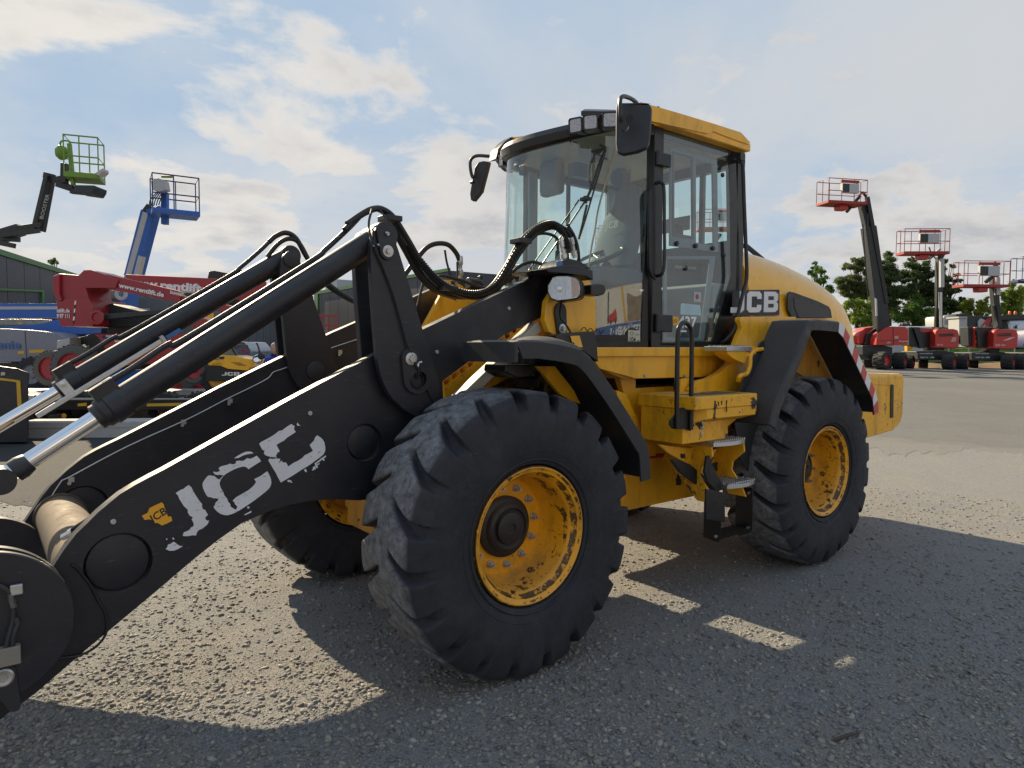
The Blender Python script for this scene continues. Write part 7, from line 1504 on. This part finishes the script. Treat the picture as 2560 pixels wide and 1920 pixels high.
g = Geo(); fslab(g, [(2,931),(12,930),(12,938),(2,939)], DR-.01, .01); part('label', g, flat('cream_label2', (.5,.48,.36), .6), T0, smooth=0)
g = Geo(); fslab(g, [(13,1035),(27,1032),(27,1047),(13,1049)], DR-.01, .01); part('label', g, LGR, T0, smooth=0)
T0 = thing('concrete_beam', 'long pale concrete beam lying on the ground below the trailer', 'concrete beam', gnd(300, 12.4)); A, B = at(60, 1100, 12.35), at(680, 1090, 12.9); A.z = B.z = -.01; e = (B-A).normalized(); nn_ = e.cross(UP); nn_ = nn_ if nn_.dot(FH) > 0 else -nn_
g = Geo(); g.slab([A, A+UP*.30, A+UP*.33+nn_*.03, A+UP*.33+nn_*.4, A+nn_*.42], B-A); part('beam', g, CONC, T0, .01)
g = Geo(); g.slab([A+UP*.20-nn_*.01, A+UP*.22-nn_*.01, A+UP*.22+nn_*.03, A+UP*.20+nn_*.03], B-A); part('ledge', g, CONC, T0)
# ---- small yellow telehandler, car, person, scissor platform
def s4(*a): return [(560+x/5.925, 680+y/5.925) for x, y in a]
T0 = thing('telehandler', 'compact yellow and black telehandler partly hidden behind the loader arms', 'telehandler', gnd(580, 15.4)); DH = 15.2
def hp_(nm, px, dd, th, m_, bev=.01): g = Geo(); fslab(g, px, DH+dd, th); return part(nm, g, m_, T0, bev)
hp_('engine_cover', z2((1790,985),(1840,935),(1900,925),(2010,930),(2190,965),(2180,1010),(2140,1060),(1960,1045),(1900,1020),(1800,1015)), -.4, .8, YEL, .03)
hp_('lower_body', z2((1780,1010),(1900,1022),(1960,1048),(2140,1062),(2190,1070),(2180,1150),(1780,1150)), -.35, .8, BLK2, .02)
hp_('black_flash', z2((1790,945),(1940,938),(1930,960),(1800,965)), -.41, .01, BLKP, 0)
o = at(*zc(1846,958), DH-.425); part('lettering', text_geo('HI-VIZ', o, RH, UP, 3.4*DH/F_PX, .002, sx=1.1, shear=.2), WHT, T0, smooth=0)
for i, tx in enumerate(('www.rentlift.de', '0800 00 97 111')): o = at(*zc(1835,998+i*13), DH-.412); part('lettering', text_geo(tx, o, RH, UP, 2.2*DH/F_PX, .002, sx=1.1), BLKP, T0, smooth=0)
for i in range(4): hp_('vent_slot', s4((110+30*i,1338+14*i),(240+32*i,1342+14*i),(240+32*i,1346+14*i),(110+30*i,1342+14*i)), -.41, .006, BLKP, 0)
jcb(at(*zc(1918,1102), DH-.36), 8.5*DH/F_PX, RH*1.9, UP, .003, WHT, T0)
hp_('window', z2((1915,925),(1990,860),(2015,862),(2035,925)), -.2, .03, GLT, 0); hp_('cab_post', z2((1985,850),(2010,850),(2050,925),(2030,925)), -.22, .05, BLK2, 0); hp_('cab_roof', z2((1860,840),(2010,835),(2010,852),(1860,855)), -.2, .9, BLK2)
g = Geo(); g.tube([at(*s4((430,1310))[0], DH-.5), at(*s4((440,1270))[0], DH-.5), at(*s4((480,1250))[0], DH-.5), at(*s4((520,1230))[0], DH-.5), at(*s4((525,1180))[0], DH-.5), at(*s4((505,1100))[0], DH-.5), at(*s4((480,1050))[0], DH-.5)], .018, 8, smooth=4); part('mirror_arm', g, BLK2, T0)
g = Geo(); c = at(*s4((555,1245))[0], DH-.5); g.lathe([(.001,-.06),(.07,-.05),(.075,.03),(.05,.05),(.001,.05)], c, -FH, 20); part('work_light', g, BLK2, T0); g = Geo(); c = at(*s4((500,1290))[0], DH-.45); g.lathe([(.001,-.06),(.09,-.05),(.10,.03),(.08,.06),(.001,.07)], c, -FH+UP*.3, 20); part('head_lamp', g, CHR, T0)
for u in (552, 612): p = at(u, 955, DH); p.z = za+.38; bgwheel(T0, p, -FH, .38, .3, TYB, YEL, 12)
T0 = thing('parked_car', 'slate blue car with red tail lamp seen past the telehandler', 'car', gnd(600, 19)); DK = 19
CARP = paint('slate_car_paint', (.10,.13,.20), rough=.25, dust=.15, coat=.5)
def kp(nm, px, dd, th, m_, bev=.02): g = Geo(); fslab(g, px, DK+dd, th); return part(nm, g, m_, T0, bev)
kp('body', s4((-60,1110),(60,1060),(150,1040),(230,1030),(300,1040),(350,1100),(390,1150),(400,1200),(395,1420),(380,1700),(-400,1700),(-400,1180),(-200,1150)), 0, 1.7, CARP, .08)
kp('side_window', s4((40,1110),(110,1070),(200,1065),(230,1090),(210,1115),(60,1125)), -.01, .02, GLT, 0); kp('rear_window', s4((270,1045),(300,1045),(360,1110),(375,1135),(330,1120)), -.012, .02, GLT, 0)
kp('tail_lamp', s4((262,1155),(300,1155),(355,1180),(352,1200),(320,1198),(275,1178)), -.02, .03, RED, .005)
for u in (540, 612): p = at(u, 955, DK-.05); p.z = .33; bgwheel(T0, p, -FH, .33, .2, TYB, LGR, 8)
T0 = thing('work_platform', 'small red railed work platform seen between the bell cranks', 'work platform', gnd(815, 26)); M = local(at(812, 838, 26), .3); cage(T0, M, .85, .7, .75, REDM, REDM, box=False)
M2 = local(gnd(812, 26), .3); g = Geo()
for k_ in range(4): g.beam(M2 @ V(-.35, -.2, .4+.38*k_), M2 @ V(.35, -.2, .78+.38*k_), UP*.05, FH*.04); g.beam(M2 @ V(.35, .2, .4+.38*k_), M2 @ V(-.35, .2, .78+.38*k_), UP*.05, FH*.04)
sc_ = part('scissor_arms', g, REDM, T0); sc_['kind'] = 'stuff'; g = Geo(); g.box((-.5,-.4,.12), (.5,.4,.42), M2); part('base', g, REDM, T0, .03)
for x in (-.38, .38): g = Geo(); g.cyl(M2 @ V(x,-.42,.15), M2 @ V(x,-.34,.15), .15, 16); part('wheel', g, TYB, T0)
# ---- person in blue
def person():
    c = gnd(687, 15.2); T0 = thing('person', 'grey haired person in a royal blue shirt standing by the light hall', 'person', c); M = local(c, .5); P = lambda x, y, z: M @ V(x, y, z)
    pts = [((0,0,.95),.15),((0,.0,1.15),.135),((0,.01,1.35),.16),((0,.02,1.47),.075),((0,.0,1.56),.055),((.17,.02,1.41),.07),((.24,.03,1.15),.048),((.26,-.05,.92),.036),((-.17,.02,1.41),.07),((-.24,.03,1.15),.048),((-.26,-.05,.92),.036),((.09,0,.88),.10),((.11,0,.50),.065),((.12,0,.10),.045),((.12,-.14,.05),.04),((-.09,0,.88),.10),((-.11,.02,.50),.065),((-.12,.03,.10),.045),((-.12,-.11,.05),.04)]
    ed = [(0,1),(1,2),(2,3),(3,4),(2,5),(5,6),(6,7),(2,8),(8,9),(9,10),(0,11),(11,12),(12,13),(13,14),(0,15),(15,16),(16,17),(17,18)]
    me = bpy.data.meshes.new('body'); me.from_pydata([tuple(P(*p)-c) for p, r_ in pts], ed, []); o = link('body', me, T0, SHIRT)
    sm = o.modifiers.new('skin', 'SKIN'); sv = me.skin_vertices[0].data
    for i, (p, r_) in enumerate(pts): sv[i].radius = (r_, r_*.75 if i < 4 else r_)
    sv[0].use_root = True; s_ = o.modifiers.new('sub', 'SUBSURF'); s_.levels = 2; s_.render_levels = 2
    g = Geo(); vs = []
    for z, rx, ry, oy in ((1.53,.04,.05,.0),(1.565,.058,.075,-.01),(1.60,.068,.088,-.008),(1.64,.074,.094,0),(1.68,.076,.097,.003),(1.72,.072,.092,.008),(1.755,.055,.072,.01),(1.775,.025,.035,.01)):
        for k in range(14): a = 2*math.pi*k/14; vs.append(P(rx*math.cos(a), oy+ry*math.sin(a)-(.014 if (10 <= k <= 11 and 1.6 < z < 1.66) else 0), z))
    g.add(vs, [(i*14+k, i*14+(k+1) % 14, (i+1)*14+(k+1) % 14, (i+1)*14+k) for i in range(7) for k in range(14)]+[tuple(range(14)), tuple(98+k for k in range(14))]); part('head', g, SKIN, T0, smooth=80)
    g = Geo(); vs = []
    for z, rx, ry, oy in ((1.64,.080,.085,.028),(1.69,.083,.095,.022),(1.735,.076,.094,.010),(1.775,.050,.065,.006),(1.79,.02,.03,.005)):
        vs += [P(rx*math.cos(a), oy+ry*math.sin(a), z) for a in np.linspace(0, 2*math.pi, 14, endpoint=False)]
    g.add(vs, [(i*14+k, i*14+(k+1) % 14, (i+1)*14+(k+1) % 14, (i+1)*14+k) for i in range(4) for k in range(14)]+[tuple(range(14)), tuple(56+k for k in range(14))]); part('hair', g, flat('grey_hair', (.42,.38,.32), .8, .4), T0, smooth=80)
    for s in (-1, 1):
        g = Geo(); g.lathe([(.001,-.008),(.022,-.006),(.024,.0),(.015,.008),(.001,.009)], P(.078*s, .01, 1.645), M.to_3x3() @ V(s,.3,0), 10); part('ear', g, SKIN, T0)
        g = Geo(); g.lathe([(.001,0),(.035,.01),(.042,.05),(.040,.09),(.001,.10)], P(.262*s,-.05,.93), M.to_3x3() @ V(0,-.15,-1), 10)
        for f in range(4): q = P((.262-.024+.016*f)*s, -.07, .85); g.tube([q, q-UP*.04, q-UP*(.07-.008*abs(f-1))+M.to_3x3() @ V(0,.01,0)], [.009,.008,.006], 6)
        q = P(.235*s, -.08, .88); g.tube([q, q+M.to_3x3() @ V(-.015*s,-.01,-.03), q+M.to_3x3() @ V(-.018*s,-.01,-.055)], [.011,.009,.007], 6); hh = part('hand', g, SKIN, T0)
    for s in (-1, 1): g = Geo(); g.lathe([(.001,-.006),(.010,-.003),(.011,.002),(.001,.004)], P(.028*s,-.092,1.66), M.to_3x3() @ V(0,-1,0), 8); part('eye', g, BLKP, T0)
    g = Geo(); g.tube([P(-.025,-.094,1.592), P(0,-.100,1.59), P(.025,-.094,1.592)], .004, 5); part('mouth', g, flat('lip', (.25,.10,.08), .6), T0)
    g = Geo()
    for s in (-1, 1): g.tube([P(.10*s,0,.95), P(.11*s,0,.5), P(.12*s,.01,.10)], [.118,.085,.065], 12)
    g.tube([P(-.06,0,.96), P(.06,0,.96)], .125, 12); part('trousers', g, flat('dark_trousers', (.02,.022,.03), .9), T0)
SHIRT = flat('royal_blue_cloth', (.02,.06,.35), .9); SKIN = flat('skin', (.50,.27,.19), .6, .1); person()
# ---- hoarding behind the photographer, mirrored in the cab glass
T0 = thing('hoarding', 'banner hoarding with blue lettered band behind the viewer, mirrored in the cab glass', 'banner', (.5, 9.0, 0))
g = Geo(); g.box((-2.6,9.0,1.9), (3.4,9.06,3.25)); part('board', g, flat('banner_white', (.62,.62,.60), .7), T0)
for x in (-2.3, 3.1): g = Geo(); g.box((x-.05,9.07,0), (x+.05,9.17,3.3)); part('post', g, DKG, T0)
g = Geo(); g.box((-2.6,8.99,2.24), (3.4,8.998,2.52)); part('blue_band', g, flat('band_blue', (.03,.10,.36), .6), T0)
g = Geo(); g.box((-2.6,8.99,1.9), (3.4,8.997,2.22)); part('sand_band', g, flat('band_sand', (.50,.27,.07), .7), T0)
part('lettering', text_geo('ARBEITSB\u00dcHNEN \u00b7 S', (-1.55,8.988,2.30), V(1,0,0), UP, .165, .002, sx=1.35, bold=.03), WHT, T0, smooth=0)
g = Geo(); g.slab([V(x,8.996,z) for x, z in ((-2.6,2.54),(.05,2.54),(.15,3.1),(-.4,3.0),(-1.0,3.05),(-2.6,2.95))], (0,-.004,0)); part('photo_ground', g, flat('printed_rubble', (.30,.24,.18), .8, .5), T0, smooth=0)
g = Geo(); g.slab([V(x,8.99,z) for x, z in ((.10,2.54),(.26,2.54),(.55,3.25),(.42,3.25))], (0,-.004,0)); part('photo_column', g, YST, T0, smooth=0)
g = Geo(); g.slab([V(x,8.99,z) for x, z in ((.75,2.58),(1.35,2.58),(1.42,2.66),(1.3,2.74),(1.05,2.76),(.9,2.84),(.78,2.74))], (0,-.004,0)); part('photo_truck', g, RED, T0, smooth=0)
for x in (.85, 1.2): g = Geo(); g.cyl((x,8.99,2.59), (x,8.983,2.59), .055, 16); part('photo_wheel', g, BLKP, T0)
g = Geo(); g.slab([V(x,8.99,z) for x, z in ((1.36,2.56),(1.46,2.56),(1.50,3.2),(1.40,3.2))], (0,-.004,0)); part('photo_mast', g, DKG, T0, smooth=0)
# ---- ground litter
g = Geo(); a = onZ(2080, 1853, .004); b = onZ(2148, 1832, .008); g.tube([a, a.lerp(b,.5)+V(.0,.004,.010), b], [.006,.009,.003], 7, smooth=3); tag(part('twig', g, BARK), 'dark twig lying on shaded gravel at lower right', 'twig')
g = Geo(); a = onZ(2408, 1675, .006); b = onZ(2440, 1693, .005); g.slab([a, a.lerp(b,.5)+V(.015,.01,.008), b, a.lerp(b,.5)-V(.012,.012,-.002)], (0,0,.002)); tag(part('dry_leaf', g, BARK), 'curled dark leaf on the shaded gravel near the right edge', 'leaf')
g = Geo(); a = onZ(1120, 1732, .004); b = onZ(1225, 1716, .004); g.tube([a, a.lerp(b,.3)+V(.01,.01,0), a.lerp(b,.7)-V(.01,.0,0), b], .003, 6, smooth=4); tag(part('straw', g, BARK), 'thin dark stem on the gravel under the front tyre', 'stem')
